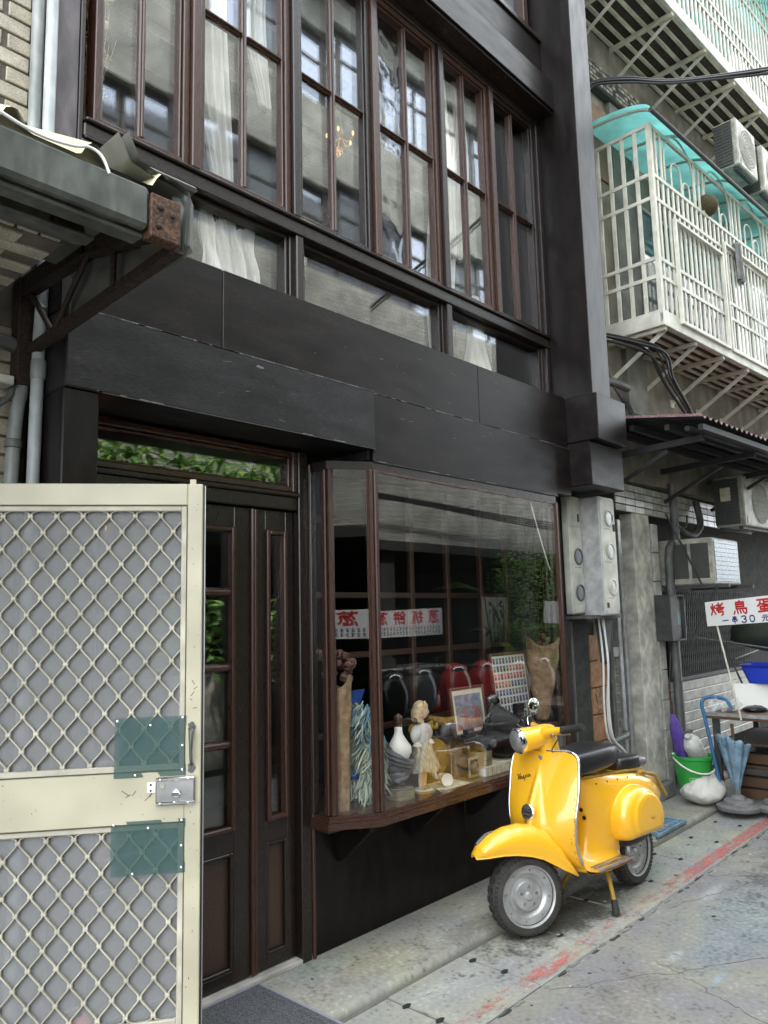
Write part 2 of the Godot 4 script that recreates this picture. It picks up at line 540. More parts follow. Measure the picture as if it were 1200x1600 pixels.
	mt("film_can", lin(0.4, 0.34, 0.2), 0.38, {"metal": 0.55, "tex": "blotch", "scale": Vector3.ONE * 5.0})
	mt("brass", lin(0.5, 0.33, 0.09), 0.4, {"metal": 0.5, "tex": "blotch", "scale": Vector3.ONE * 5.0})
	mt("ivory", lin(0.66, 0.6, 0.45), 0.6, {"tex": "soft", "scale": Vector3.ONE * 5.0})
	mt("blue_cloth", lin(0.03, 0.12, 0.45), 0.7, {"two": true, "tex": "soft", "scale": Vector3.ONE * 6.0})
	mt("fur", lin(0.27, 0.32, 0.25), 0.75, {"two": true})
	mt("fur_blue", lin(0.1, 0.22, 0.3), 0.75, {"two": true})
	mt("fur_pale", lin(0.5, 0.52, 0.42), 0.75, {"two": true})
	mt("dark_wood", lin(0.085, 0.047, 0.031), 0.4, {"tex": "grain", "scale": Vector3(2, 8, 8)})
	mt("mid_wood", lin(0.2, 0.11, 0.055), 0.45, {"tex": "grain", "scale": Vector3(2, 8, 8)})
	mt("shelf_wood", lin(0.1, 0.055, 0.034), 0.3, {"tex": "grain", "scale": Vector3(1, 8, 8)})
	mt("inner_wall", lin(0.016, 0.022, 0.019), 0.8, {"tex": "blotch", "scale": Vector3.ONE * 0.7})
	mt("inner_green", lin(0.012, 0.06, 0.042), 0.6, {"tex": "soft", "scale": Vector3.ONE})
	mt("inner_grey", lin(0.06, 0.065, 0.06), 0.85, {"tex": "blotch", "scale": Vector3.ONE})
	mt("screen", lin(0.47, 0.475, 0.48), 0.8, {"alpha": 0.42, "two": true, "tex": "fine", "scale": Vector3(14, 14, 14)})
	mt("green_net", lin(0.03, 0.12, 0.11), 0.6, {"alpha": 0.64, "two": true, "tex": "fine", "scale": Vector3.ONE * 6.0})
	mt("lamp_glow", lin(1, 0.8, 0.5), 0.4, {"emit": Color(1.0, 0.62, 0.25), "energy": 1.1})
	mt("blue_plastic", lin(0.02, 0.05, 0.5), 0.35)
	mt("green_plastic", lin(0.03, 0.3, 0.05), 0.35)
	mt("white_plastic", lin(0.66, 0.65, 0.6), 0.4)
	mt("white_print", lin(0.75, 0.75, 0.7), 0.5)
	mt("purple", lin(0.1, 0.05, 0.32), 0.7, {"two": true, "tex": "soft", "scale": Vector3.ONE * 4.0})
	mt("umbrella_blue", lin(0.27, 0.42, 0.54), 0.7, {"two": true, "tex": "blotch", "scale": Vector3.ONE * 3.0, "back": lin(0.2, 0.3, 0.4)})
	mt("sack", lin(0.78, 0.76, 0.7), 0.7, {"tex": "fine", "scale": Vector3(9, 9, 9), "bump": "fine", "bscale": 0.3})
	mt("weight", lin(0.2, 0.2, 0.2), 0.7, {"tex": "blotch", "scale": Vector3.ONE * 3.0})
	mt("red_ink", lin(0.4, 0.02, 0.03), 0.5)
	mt("blue_ink", lin(0.03, 0.06, 0.3), 0.5)
	mt("mat_grey", lin(0.3, 0.31, 0.34), 0.95, {"tex": "speck", "scale": Vector3.ONE * 4.0, "tex2": "fine", "scale2": Vector3.ONE * 14.0, "bump": "speck", "bscale": 0.8})
	mt("mat_edge", lin(0.2, 0.2, 0.24), 0.7)
	mt("sill_white", lin(0.5, 0.48, 0.44), 0.5, {"tex": "blotch", "scale": Vector3.ONE * 2.0})
	mt("awning", lin(0.022, 0.022, 0.023), 0.6, {"two": true, "tex": "blotch", "scale": Vector3.ONE * 1.6})
	mt("awning_pink", lin(0.5, 0.3, 0.3), 0.6, {"two": true, "tex": "speck", "scale": Vector3.ONE * 2.0})
	mt("iron", lin(0.05, 0.05, 0.05), 0.55, {"tex": "blotch", "scale": Vector3.ONE * 3.0})
	mt("cable", lin(0.015, 0.015, 0.016), 0.5)
	mt("cable_white", lin(0.6, 0.6, 0.58), 0.5)
	mt("leaf_a", lin(0.09, 0.2, 0.045), 0.4, {"two": true, "back": lin(0.1, 0.22, 0.04)})
	mt("leaf_b", lin(0.2, 0.32, 0.085), 0.35, {"two": true, "back": lin(0.14, 0.25, 0.05)})
	mt("leaf_c", lin(0.028, 0.075, 0.02), 0.4, {"two": true, "back": lin(0.06, 0.14, 0.03)})
	mt("twig", lin(0.42, 0.3, 0.17), 0.9)
	mt("bark", lin(0.08, 0.06, 0.04), 0.9)
	mt("clear_bag", lin(0.85, 0.87, 0.87), 0.28, {"alpha": 0.22, "two": true})
	mt("lattice", lin(0.1, 0.05, 0.028), 0.45, {"tex": "grain", "scale": Vector3(2, 8, 8)})
	mt("brown_board", lin(0.1, 0.06, 0.042), 0.8, {"tex": "blotch", "scale": Vector3.ONE * 2.0, "tex2": "streak", "scale2": Vector3.ONE * 2.0})
	mt("far_window", lin(0.1, 0.12, 0.14), 0.05, {"spec": 0.7})
	mt("pink_plastic", lin(0.6, 0.2, 0.3), 0.5)
	mt("red_plastic", lin(0.5, 0.03, 0.03), 0.4)

# ---------------------------------------------------------------- ground
func ground_image(w: int, h: int, o: Vector2, sz: Vector2, base: Color, marks: Array, sd: int, dark := 0.22) -> ImageTexture:
	var img := Image.create(w, h, false, Image.FORMAT_RGB8)
	var n1 := FastNoiseLite.new()
	n1.seed = sd
	n1.frequency = 1.6
	n1.fractal_octaves = 5
	var n2 := FastNoiseLite.new()
	n2.seed = sd + 1
	n2.frequency = 28.0
	n2.fractal_octaves = 3
	var n3 := FastNoiseLite.new()
	n3.seed = sd + 2
	n3.frequency = 5.0
	n3.fractal_octaves = 4
	for j in h:
		for i in w:
			var p := o + Vector2(i + 0.5, j + 0.5) / Vector2(w, h) * sz
			var a := n1.get_noise_2d(p.x, p.y)
			var b := n2.get_noise_2d(p.x, p.y)
			var c := n3.get_noise_2d(p.x, p.y)
			var k := 1.0 + a * dark + b * 0.2 + c * 0.12
			if b + c * 0.5 < -0.6:
				k *= 0.6
			if b + c * 0.5 > 0.66:
				k *= 1.3
			var col := Color(base.r * k, base.g * k, base.b * k * (1.0 - 0.12 * clampf(a * 2.0, -1, 1)))
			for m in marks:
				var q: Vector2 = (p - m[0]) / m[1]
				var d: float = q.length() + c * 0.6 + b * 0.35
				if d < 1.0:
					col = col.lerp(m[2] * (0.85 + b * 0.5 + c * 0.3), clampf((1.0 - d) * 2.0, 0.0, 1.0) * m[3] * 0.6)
			img.set_pixel(i, j, Color(clampf(col.r, 0.005, 1), clampf(col.g, 0.005, 1), clampf(col.b, 0.005, 1)).linear_to_srgb())
	return ImageTexture.create_from_image(img)

func sheet(st: SurfaceTool, x0: float, x1: float, y: float, z0: float, z1: float, o: Vector2, sz: Vector2) -> void:
	var u := []
	for c in [Vector2(x0, z0), Vector2(x1, z0), Vector2(x1, z1), Vector2(x0, z1)]:
		u.append((c - o) / sz)
	quv(st, Vector3(x0, y, z0), Vector3(x1, y, z0), Vector3(x1, y, z1), Vector3(x0, y, z1), Vector3.UP, u)

func build_ground() -> void:
	var g := S()
	bx(g, -60, 80, -0.4, -0.075, -40, 40)
	struct(obj("ground", g, M.concrete))
	# road
	var ro := Vector2(1.5, 0.9)
	var rs := Vector2(8.0, 4.0)
	var blue := Color(0.17, 0.215, 0.235)
	var teal := Color(0.2, 0.3, 0.28)
	var rt := ground_image(1400, 700, ro, rs, Color(0.175, 0.172, 0.16), [
		[Vector2(4.75, 1.42), Vector2(0.75, 0.34), blue, 1.0], [Vector2(4.1, 1.42), Vector2(0.3, 0.16), blue, 0.5], [Vector2(5.2, 1.6), Vector2(0.5, 0.2), blue, 0.6],
		[Vector2(6.4, 1.35), Vector2(1.5, 0.28), Color(0.08, 0.08, 0.075), 1.1], [Vector2(3.5, 1.3), Vector2(0.5, 0.16), Color(0.17, 0.15, 0.12), 0.7],
		[Vector2(5.0, 1.12), Vector2(0.28, 0.06), Color(0.36, 0.37, 0.37), 0.8], [Vector2(4.0, 1.3), Vector2(0.12, 0.04), Color(0.34, 0.37, 0.37), 0.8], [Vector2(3.9, 1.55), Vector2(0.1, 0.03), Color(0.2, 0.33, 0.42), 0.8], [Vector2(6.4, 1.2), Vector2(0.4, 0.05), Color(0.36, 0.4, 0.42), 0.8]], 21)
	T["road_tex"] = rt
	var rm := mt("road_mat", lin(1, 1, 1), 0.85, {"tex": rt})
	rm.normal_enabled = false
	var st := S()
	sheet(st, 1.5, 9.5, -0.056, 0.955, 4.3, ro, rs)
	struct(obj("road", st, rm))
	var far := S()
	bx(far, -30, 1.499, -0.08, -0.057, 0.4, 4.3)
	bx(far, 9.501, 40, -0.08, -0.057, 0.4, 4.3)
	struct(obj("road", far, M.concrete))
	# upper walkway strip beside the shop
	var wo := Vector2(1.2, 0.0)
	var ws := Vector2(7.5, 1.0)
	var wt := ground_image(1500, 200, wo, ws, Color(0.235, 0.232, 0.2), [
		[Vector2(2.9, 0.28), Vector2(0.4, 0.12), Color(0.2, 0.16, 0.1), 0.55], [Vector2(2.7, 0.1), Vector2(0.25, 0.08), Color(0.2, 0.28, 0.22), 0.6],
		[Vector2(3.6, 0.4), Vector2(0.6, 0.1), Color(0.15, 0.13, 0.1), 0.5], [Vector2(4.4, 0.3), Vector2(0.6, 0.2), Color(0.12, 0.12, 0.1), 0.6],
		[Vector2(2.3, 0.3), Vector2(0.3, 0.2), Color(0.4, 0.37, 0.3), 0.6]], 5)
	var wm := mt("walk_mat", lin(1, 1, 1), 0.85, {"tex": wt})
	var wk := S()
	sheet(wk, 1.2, 8.7, 0.0, -0.25, 0.44, wo, ws)
	# rounded worn edge
	for i in 5:
		var a0 := PI / 2 * i / 5.0
		var a1 := PI / 2 * (i + 1) / 5.0
		var p0 := Vector2(0.44 + 0.035 * sin(a0), -0.035 + 0.035 * cos(a0))
		var p1 := Vector2(0.44 + 0.035 * sin(a1), -0.035 + 0.035 * cos(a1))
		quv(wk, Vector3(1.2, p0.y, p0.x), Vector3(8.7, p0.y, p0.x), Vector3(8.7, p1.y, p1.x), Vector3(1.2, p1.y, p1.x), Vector3(0, 1, 1), [Vector2(0, p0.x), Vector2(1, p0.x), Vector2(1, p1.x), Vector2(0, p1.x)])
	quv(wk, Vector3(1.2, -0.034, 0.475), Vector3(8.7, -0.034, 0.475), Vector3(8.7, -0.07, 0.475), Vector3(1.2, -0.07, 0.475), Vector3(0, 0, 1))
	var wn = struct(obj("pavement", wk, wm))
	var wl := S()
	bx(wl, -12, 1.199, -0.07, 0.0, -0.2, 0.475)
	bx(wl, 8.701, 30, -0.07, 0.0, -0.2, 0.475)
	struct(obj("pavement", wl, M.concrete))
	# drain cover slabs, each its own piece
	var so := Vector2(1.5, 0.45)
	var ss := Vector2(8.0, 0.6)
	var red := Color(0.42, 0.09, 0.08)
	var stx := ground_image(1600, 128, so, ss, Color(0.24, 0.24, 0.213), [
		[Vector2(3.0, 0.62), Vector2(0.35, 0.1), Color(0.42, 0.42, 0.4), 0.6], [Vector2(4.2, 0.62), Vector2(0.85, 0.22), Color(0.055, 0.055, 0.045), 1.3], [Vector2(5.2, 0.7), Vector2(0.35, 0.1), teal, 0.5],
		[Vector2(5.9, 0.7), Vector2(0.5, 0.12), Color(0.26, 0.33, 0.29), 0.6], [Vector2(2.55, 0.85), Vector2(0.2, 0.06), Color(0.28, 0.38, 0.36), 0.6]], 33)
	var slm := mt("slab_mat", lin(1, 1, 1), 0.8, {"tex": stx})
	var lids = struct(Node3D.new())
	lids.name = "drain_covers"
	add_child(lids)
	lids.set_meta("shift", Vector3.ZERO)
	var bed := S()
	bx(bed, -12, 30, -0.09, -0.0755, 0.47, 0.96)
	obj("drain_bed", bed, M.dark, lids)
	var sx := -0.02
	for k in 24:
		var x0 := -1.64 + 0.55 * k
		var x1 := x0 + 0.542
		var dy := rng.randf_range(-0.003, 0.003)
		var sl := S()
		var hx := (x0 + x1) * 0.5
		var inx := Vector2(x0 + 0.004, x1 - 0.004)
		sheet(sl, inx.x, inx.y, -0.05 + dy, 0.484, 0.944, so, ss)
		var ed := [Vector3(inx.x, 0, 0.484), Vector3(inx.y, 0, 0.484), Vector3(inx.y, 0, 0.944), Vector3(inx.x, 0, 0.944)]
		var ou := [Vector3(x0, 0, 0.48), Vector3(x1, 0, 0.48), Vector3(x1, 0, 0.95), Vector3(x0, 0, 0.95)]
		for e in 4:
			var f := (e + 1) % 4
			var up := Vector3(0, -0.05 + dy, 0)
			quv(sl, ed[e] + up, ed[f] + up, ou[f] + up - Vector3(0, 0.006, 0), ou[e] + up - Vector3(0, 0.006, 0), Vector3.UP + ou[e] - Vector3(hx, 0, 0.7), [Vector2(0.1, 0.1), Vector2(0.12, 0.1), Vector2(0.12, 0.12), Vector2(0.1, 0.12)])
			quv(sl, ou[e] + up - Vector3(0, 0.006, 0), ou[f] + up - Vector3(0, 0.006, 0), ou[f] + Vector3(0, -0.075, 0), ou[e] + Vector3(0, -0.075, 0), ou[e] + ou[f] - Vector3(hx, 0, 0.7) * 2, [Vector2(0.1, 0.1), Vector2(0.12, 0.1), Vector2(0.12, 0.12), Vector2(0.1, 0.12)])
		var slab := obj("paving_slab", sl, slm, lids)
		# lifting holes at the joint
		for hz in [0.57, 0.76]:
			var hs := S()
			var hp := []
			for a in 14:
				hp.append(Vector2(cos(TAU * a / 14) * 0.026 * (1 + 0.15 * sin(a * 2.1 + k)), sin(TAU * a / 14) * 0.014))
			prism(hs, hp, Vector3(x1, -0.0465 + dy, hz + 0.03 * sin(k * 2.0)), Basis(Vector3.RIGHT, Vector3(0, 0, 1), Vector3(0, 1, 0)), 0.002)
			if x1 > 2.0 and x1 < 6.7:
				obj("lifting_hole", hs, M.dark, lids)
	# red kerb line, worn
	var img := Image.create(1400, 32, false, Image.FORMAT_RGBA8)
	var n := FastNoiseLite.new()
	n.frequency = 0.03
	n.fractal_octaves = 5
	n.seed = 12
	for i in 1400:
		for j in 32:
			var x := 2.0 + 6.0 * i / 1400.0
			var base := lerpf(0.3, 0.12, smoothstep(2.6, 3.2, x)) + 0.5 * smoothstep(3.28, 3.36, x) * (1.0 - smoothstep(3.6, 3.75, x)) + 0.1 * smoothstep(4.4, 4.8, x) + 0.55 * smoothstep(4.9, 5.5, x)
			var v := n.get_noise_2d(i * 1.0, j * 2.0)
			var v2 := n.get_noise_2d(i * 6.0 + 500.0, j * 7.0)
			var c := Color(0.44 + 0.12 * v, 0.14 - 0.06 * v, 0.13 - 0.06 * v)
			var s := c.linear_to_srgb()
			s.a = clampf(base - 0.12 + v * 0.85 + v2 * 0.55, 0.0, 1.0) * 0.8
			if j < 2 or j > 29:
				s.a *= 0.5
			img.set_pixel(i, j, s)
	var lm := mt("red_line", lin(1, 1, 1), 0.7, {"tex": ImageTexture.create_from_image(img)})
	lm.transparency = BaseMaterial3D.TRANSPARENCY_ALPHA
	var ls := S()
	sheet(ls, 2.0, 8.0, -0.044, 0.845, 0.943, Vector2(2.0, 0.845), Vector2(6.0, 0.098))
	struct(obj("road_marking", ls, lm))
	# broken joint between slabs and road
	var bx0 := 2.2
	while bx0 < 7.6:
		var x := bx0
		bx0 += rng.randf_range(0.03, 0.22)
		var cs := S()
		var pl := []
		var rl := rng.randf_range(0.02, 0.09)
		for a in 9:
			pl.append(Vector2(cos(TAU * a / 9) * rl * rng.randf_range(0.6, 1.1), sin(TAU * a / 9) * rng.randf_range(0.003, 0.016)))
		prism(cs, pl, Vector3(x, -0.0545, 0.963 + rng.randf_range(-0.004, 0.014)), Basis(Vector3.RIGHT, Vector3(0, 0, 1), Vector3(0, 1, 0)), rng.randf_range(0.001, 0.005))
		obj("broken_edge", cs, [M.concrete_dark, M.concrete, M.concrete, M.stone_green][rng.randi() % 4], lids)
	# cracks in the road surface
	for cr in [[Vector2(3.3, 1.0), Vector2(4.4, 1.75)], [Vector2(4.6, 1.02), Vector2(6.2, 1.5)], [Vector2(5.3, 1.0), Vector2(5.6, 1.4)], [Vector2(3.9, 1.25), Vector2(3.6, 1.9)]]:
		var cs := S()
		var p: Vector2 = cr[0]
		for k in 22:
			var q: Vector2 = (cr[0] as Vector2).lerp(cr[1], (k + 1) / 22.0) + Vector2(rng.randf_range(-0.02, 0.02), rng.randf_range(-0.02, 0.02))
			bar(cs, Vector3(p.x, -0.0553, p.y), Vector3(q.x, -0.0553, q.y), rng.randf_range(0.0008, 0.003), 0.0008)
			p = q
		obj("crack", cs, M.concrete_dark, lids)
	# litter: leaves and chips
	for k in 50:
		var cs := S()
		var pl := []
		var r := rng.randf_range(0.003, 0.012)
		for a in 6:
			pl.append(Vector2(cos(TAU * a / 6) * r * rng.randf_range(0.6, 1.6), sin(TAU * a / 6) * r * rng.randf_range(0.5, 1.0)))
		var zz := rng.randf_range(0.05, 1.6)
		var yy := 0.001 if zz < 0.42 else (-0.045 if zz < 0.95 else -0.055)
		if zz >= 0.42 and zz < 0.5:
			continue
		var ang := rng.randf() * TAU
		prism(cs, pl, Vector3(rng.randf_range(2.3, 6.2), yy, zz), Basis(Vector3(cos(ang), 0, sin(ang)), Vector3(-sin(ang), 0, cos(ang)), Vector3(0, 1, 0)), 0.002)
		obj("litter", cs, [M.bark, M.concrete_dark, M.sill_white, M.kraft][k % 4], lids)
	# door mat
	var ms := S()
	var mo := thing("door_mat", "grey coil door mat with rounded edge before the shop door", "mat", Vector3(1.9, 0, 0.25))
	bx(ms, 1.3, 2.37, 0.001, 0.014, 0.03, 0.6, 0.004)
	obj("pile", ms, M.mat_grey, mo)
	var me := S()
	bx(me, 2.37, 2.39, 0.001, 0.01, 0.02, 0.62, 0.003)
	bx(me, 1.3, 2.37, 0.001, 0.01, 0.6, 0.62, 0.003)
	bx(me, 1.3, 2.37, 0.001, 0.01, 0.01, 0.03, 0.003)
	obj("edge_strip", me, M.mat_edge, mo)
	# floor grate beyond the scooter
	var gr := thing("drain_grate", "pale blue plastic floor grate lying on the pavement behind the scooter", "grate", Vector3(6.0, 0, 0.4))
	for k in 7:
		bxo("grate_bar", 5.75 + 0.075 * k, 5.79 + 0.075 * k, 0.002, 0.03, 0.27, 0.46, M.umbrella_blue, gr)
	bxo("grate_rim", 5.72, 6.27, 0.001, 0.02, 0.25, 0.268, M.umbrella_blue, gr)
	bxo("grate_rim", 5.72, 6.27, 0.001, 0.02, 0.462, 0.48, M.umbrella_blue, gr)

# ---------------------------------------------------------------- the shop
var shop: Node3D

func build_shop() -> void:
	shop = thing("shopfront_building", "dark brown timber shopfront building with gridded upstairs windows above the bay window", "building", Vector3(3.2, 0, 0))
	# dado wall under the bay, in boards
	bxo("dado_panel", 2.745, 4.02, 0.0, 0.64, -0.06, 0.0, M.panel_v, shop, 0.003)
	bxo("dado_panel", 4.023, 5.115, 0.0, 0.64, -0.06, -0.001, M.panel_v, shop, 0.003)
	bxo("end_board", 5.12, 5.22, 0.0, 2.6, -0.08, 0.05, M.frame, shop, 0.004)
	# fascias
	bxo("fascia_board", 1.25, 2.945, 2.565, 2.885, 0.03, 0.31, M.fascia_sky_sheen, shop, 0.006)
	bxo("joint_strip", 2.946, 2.966, 2.52, 2.88, 0.03, 0.24, M.dark, shop)
	bxo("fascia_board", 2.967, 4.905, 2.508, 2.893, 0.03, 0.272, M.panel, shop, 0.006)
	bxo("fascia_board", 4.908, 5.13, 2.53, 2.893, 0.03, 0.258, M.panel, shop, 0.006)
	bxo("soffit_board", 1.27, 2.945, 2.566, 2.6, -0.1, 0.03, M.frame_h, shop)
	bxo("band_board", 1.25, 2.0, 2.887, 3.29, -0.05, 0.246, M.panel, shop, 0.004)
	bxo("band_board", 2.003, 4.0, 2.887, 3.29, -0.05, 0.247, M.panel, shop, 0.004)
	bxo("band_board", 4.003, 5.13, 2.887, 3.29, -0.05, 0.246, M.panel, shop, 0.004)
	# worn edges of the fascia
	for q in [[1.252, 2.943, 2.883, 0.311], [2.969, 4.903, 2.891, 0.273], [4.91, 5.128, 2.891, 0.259], [1.395, 2.943, 2.5655, 0.311], [2.969, 4.903, 2.5085, 0.273]]:
		bxo("worn_arris", q[0], q[1], q[2] - 0.002, q[2] + 0.0025, q[3] - 0.004, q[3], M.edge_wear, shop)
	var st := S()
	for k in 60:
		var x := rng.randf_range(1.3, 5.0)
		var z := 0.3105 if x < 2.94 else 0.2725
		if x > 4.88 and x < 4.93:
			continue
		if x >= 4.9:
			z = 0.2585
		var l := rng.randf_range(0.02, 0.16)
		if x < 2.94 and x + l > 2.94:
			continue
		if x < 4.9 and x + l > 4.9:
			continue
		var top := rng.randf() < 0.7
		var y := 2.885 if x < 2.945 else 2.893
		if not top:
			y = 2.567 if x < 2.945 else 2.51
		bx(st, x, x + l, y - 0.005 if top else y, y - 0.001 if top else y + 0.004, z - 0.004, z + 0.0006)
	obj("worn_edge", st, M.wear, shop).set_meta("kind", "stuff")
	# scuffs and scratches
	st = S()
	for k in 46:
		var x := rng.randf_range(1.35, 4.85)
		var lo := rng.randf() < 0.6
		var z := 0.247
		if lo:
			z = 0.31 if x < 2.9 else 0.272
		if x > 2.85 and x < 3.02:
			continue
		var y := rng.randf_range(2.6, 2.86) if lo else rng.randf_range(2.92, 3.26)
		box(st, Vector3(x, y, z + 0.0004), Vector3(rng.randf_range(0.004, 0.05), rng.randf_range(0.0008, 0.0022), 0.0006), Basis(Vector3(0, 0, 1), rng.randf_range(-0.3, 0.3)))
	for k in 7:
		blob(st, Vector3(2.17 + rng.randf_range(-0.02, 0.03), 2.845 + rng.randf_range(-0.008, 0.008), 0.31), Vector3(0.008, 0.004, 0.001), Basis.IDENTITY, 7, 4)
	obj("scratch", st, M.wear, shop).set_meta("kind", "stuff")
	# pillar left of the door and its upper part
	bxo("pillar", 1.25, 1.392, 0.0, 2.563, -0.1, 0.298, M.panel_v, shop, 0.005)
	bxo("pillar", 1.262, 1.36, 3.292, 8.0, -0.3, 0.1, M.panel_sky_sheen, shop, 0.004)
	bxo("edge_trim", 1.362, 1.384, 3.292, 8.0, -0.1, 0.105, M.frame, shop, 0.004)
	# boxed capital and pillar at the right
	bxo("capital_box", 5.133, 5.66, 2.6, 2.93, -0.1, 0.43, M.panel, shop, 0.006)
	bxo("capital_box", 5.133, 5.605, 2.933, 3.285, -0.1, 0.505, M.panel, shop, 0.006)
	bxo("pillar", 5.18, 5.475, 3.288, 8.2, -0.4, 0.452, M.panel_v, shop, 0.006)
	var ed := S()
	bx(ed, 5.178, 5.183, 3.3, 8.2, 0.447, 0.4535)
	bx(ed, 5.1315, 5.136, 2.94, 3.28, 0.5, 0.5065)
	obj("corner_edge", ed, M.rust, shop)
	# beam over the upstairs windows
	bxo("upper_beam", 1.384, 5.18, 5.66, 5.68, 0.09, 0.25, M.frame_h, shop)
	bxo("upper_beam", 1.384, 5.4, 5.68, 5.93, 0.0, 0.27, M.panel, shop, 0.005)
	bxo("upper_beam", 1.384, 5.18, 5.933, 6.33, -0.1, 0.17, M.panel, shop, 0.005)
	bxo("upper_sill", 1.384, 5.18, 6.333, 6.38, -0.1, 0.19, M.frame_h, shop, 0.005)
	for k in 7:
		var x := 1.6 + 0.58 * k
		bxo("upper_post", x, x + 0.07, 6.38, 8.0, -0.05, 0.1, M.trim, shop, 0.008)
	bxo("upper_glass", 1.384, 5.18, 6.385, 8.0, 0.0, 0.006, M.far_window, shop)
	# roof slab and outer shell closing the rooms
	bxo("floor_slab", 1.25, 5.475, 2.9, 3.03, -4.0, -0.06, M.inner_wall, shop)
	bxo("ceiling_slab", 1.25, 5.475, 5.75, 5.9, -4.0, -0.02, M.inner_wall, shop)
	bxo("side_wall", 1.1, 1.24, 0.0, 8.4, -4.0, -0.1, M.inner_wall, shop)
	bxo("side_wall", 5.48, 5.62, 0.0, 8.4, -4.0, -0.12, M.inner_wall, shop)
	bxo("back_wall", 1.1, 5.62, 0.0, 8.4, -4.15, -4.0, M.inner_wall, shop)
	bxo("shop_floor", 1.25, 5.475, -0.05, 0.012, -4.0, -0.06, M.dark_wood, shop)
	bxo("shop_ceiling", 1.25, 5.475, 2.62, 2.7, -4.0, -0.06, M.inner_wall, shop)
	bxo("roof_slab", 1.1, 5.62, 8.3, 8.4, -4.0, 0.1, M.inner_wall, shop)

func molded(st: SurfaceTool, x0: float, x1: float, y0: float, y1: float, z: float, w: float, d: float) -> void:
	# picture-frame moulding around an opening, butt-jointed
	bx(st, x0, x0 + w, y0, y1, z, z + d, 0.004)
	bx(st, x1 - w, x1, y0, y1, z, z + d, 0.004)
	bx(st, x0 + w, x1 - w, y0, y0 + w, z, z + d - 0.001, 0.004)
	bx(st, x0 + w, x1 - w, y1 - w, y1, z, z + d - 0.001, 0.004)

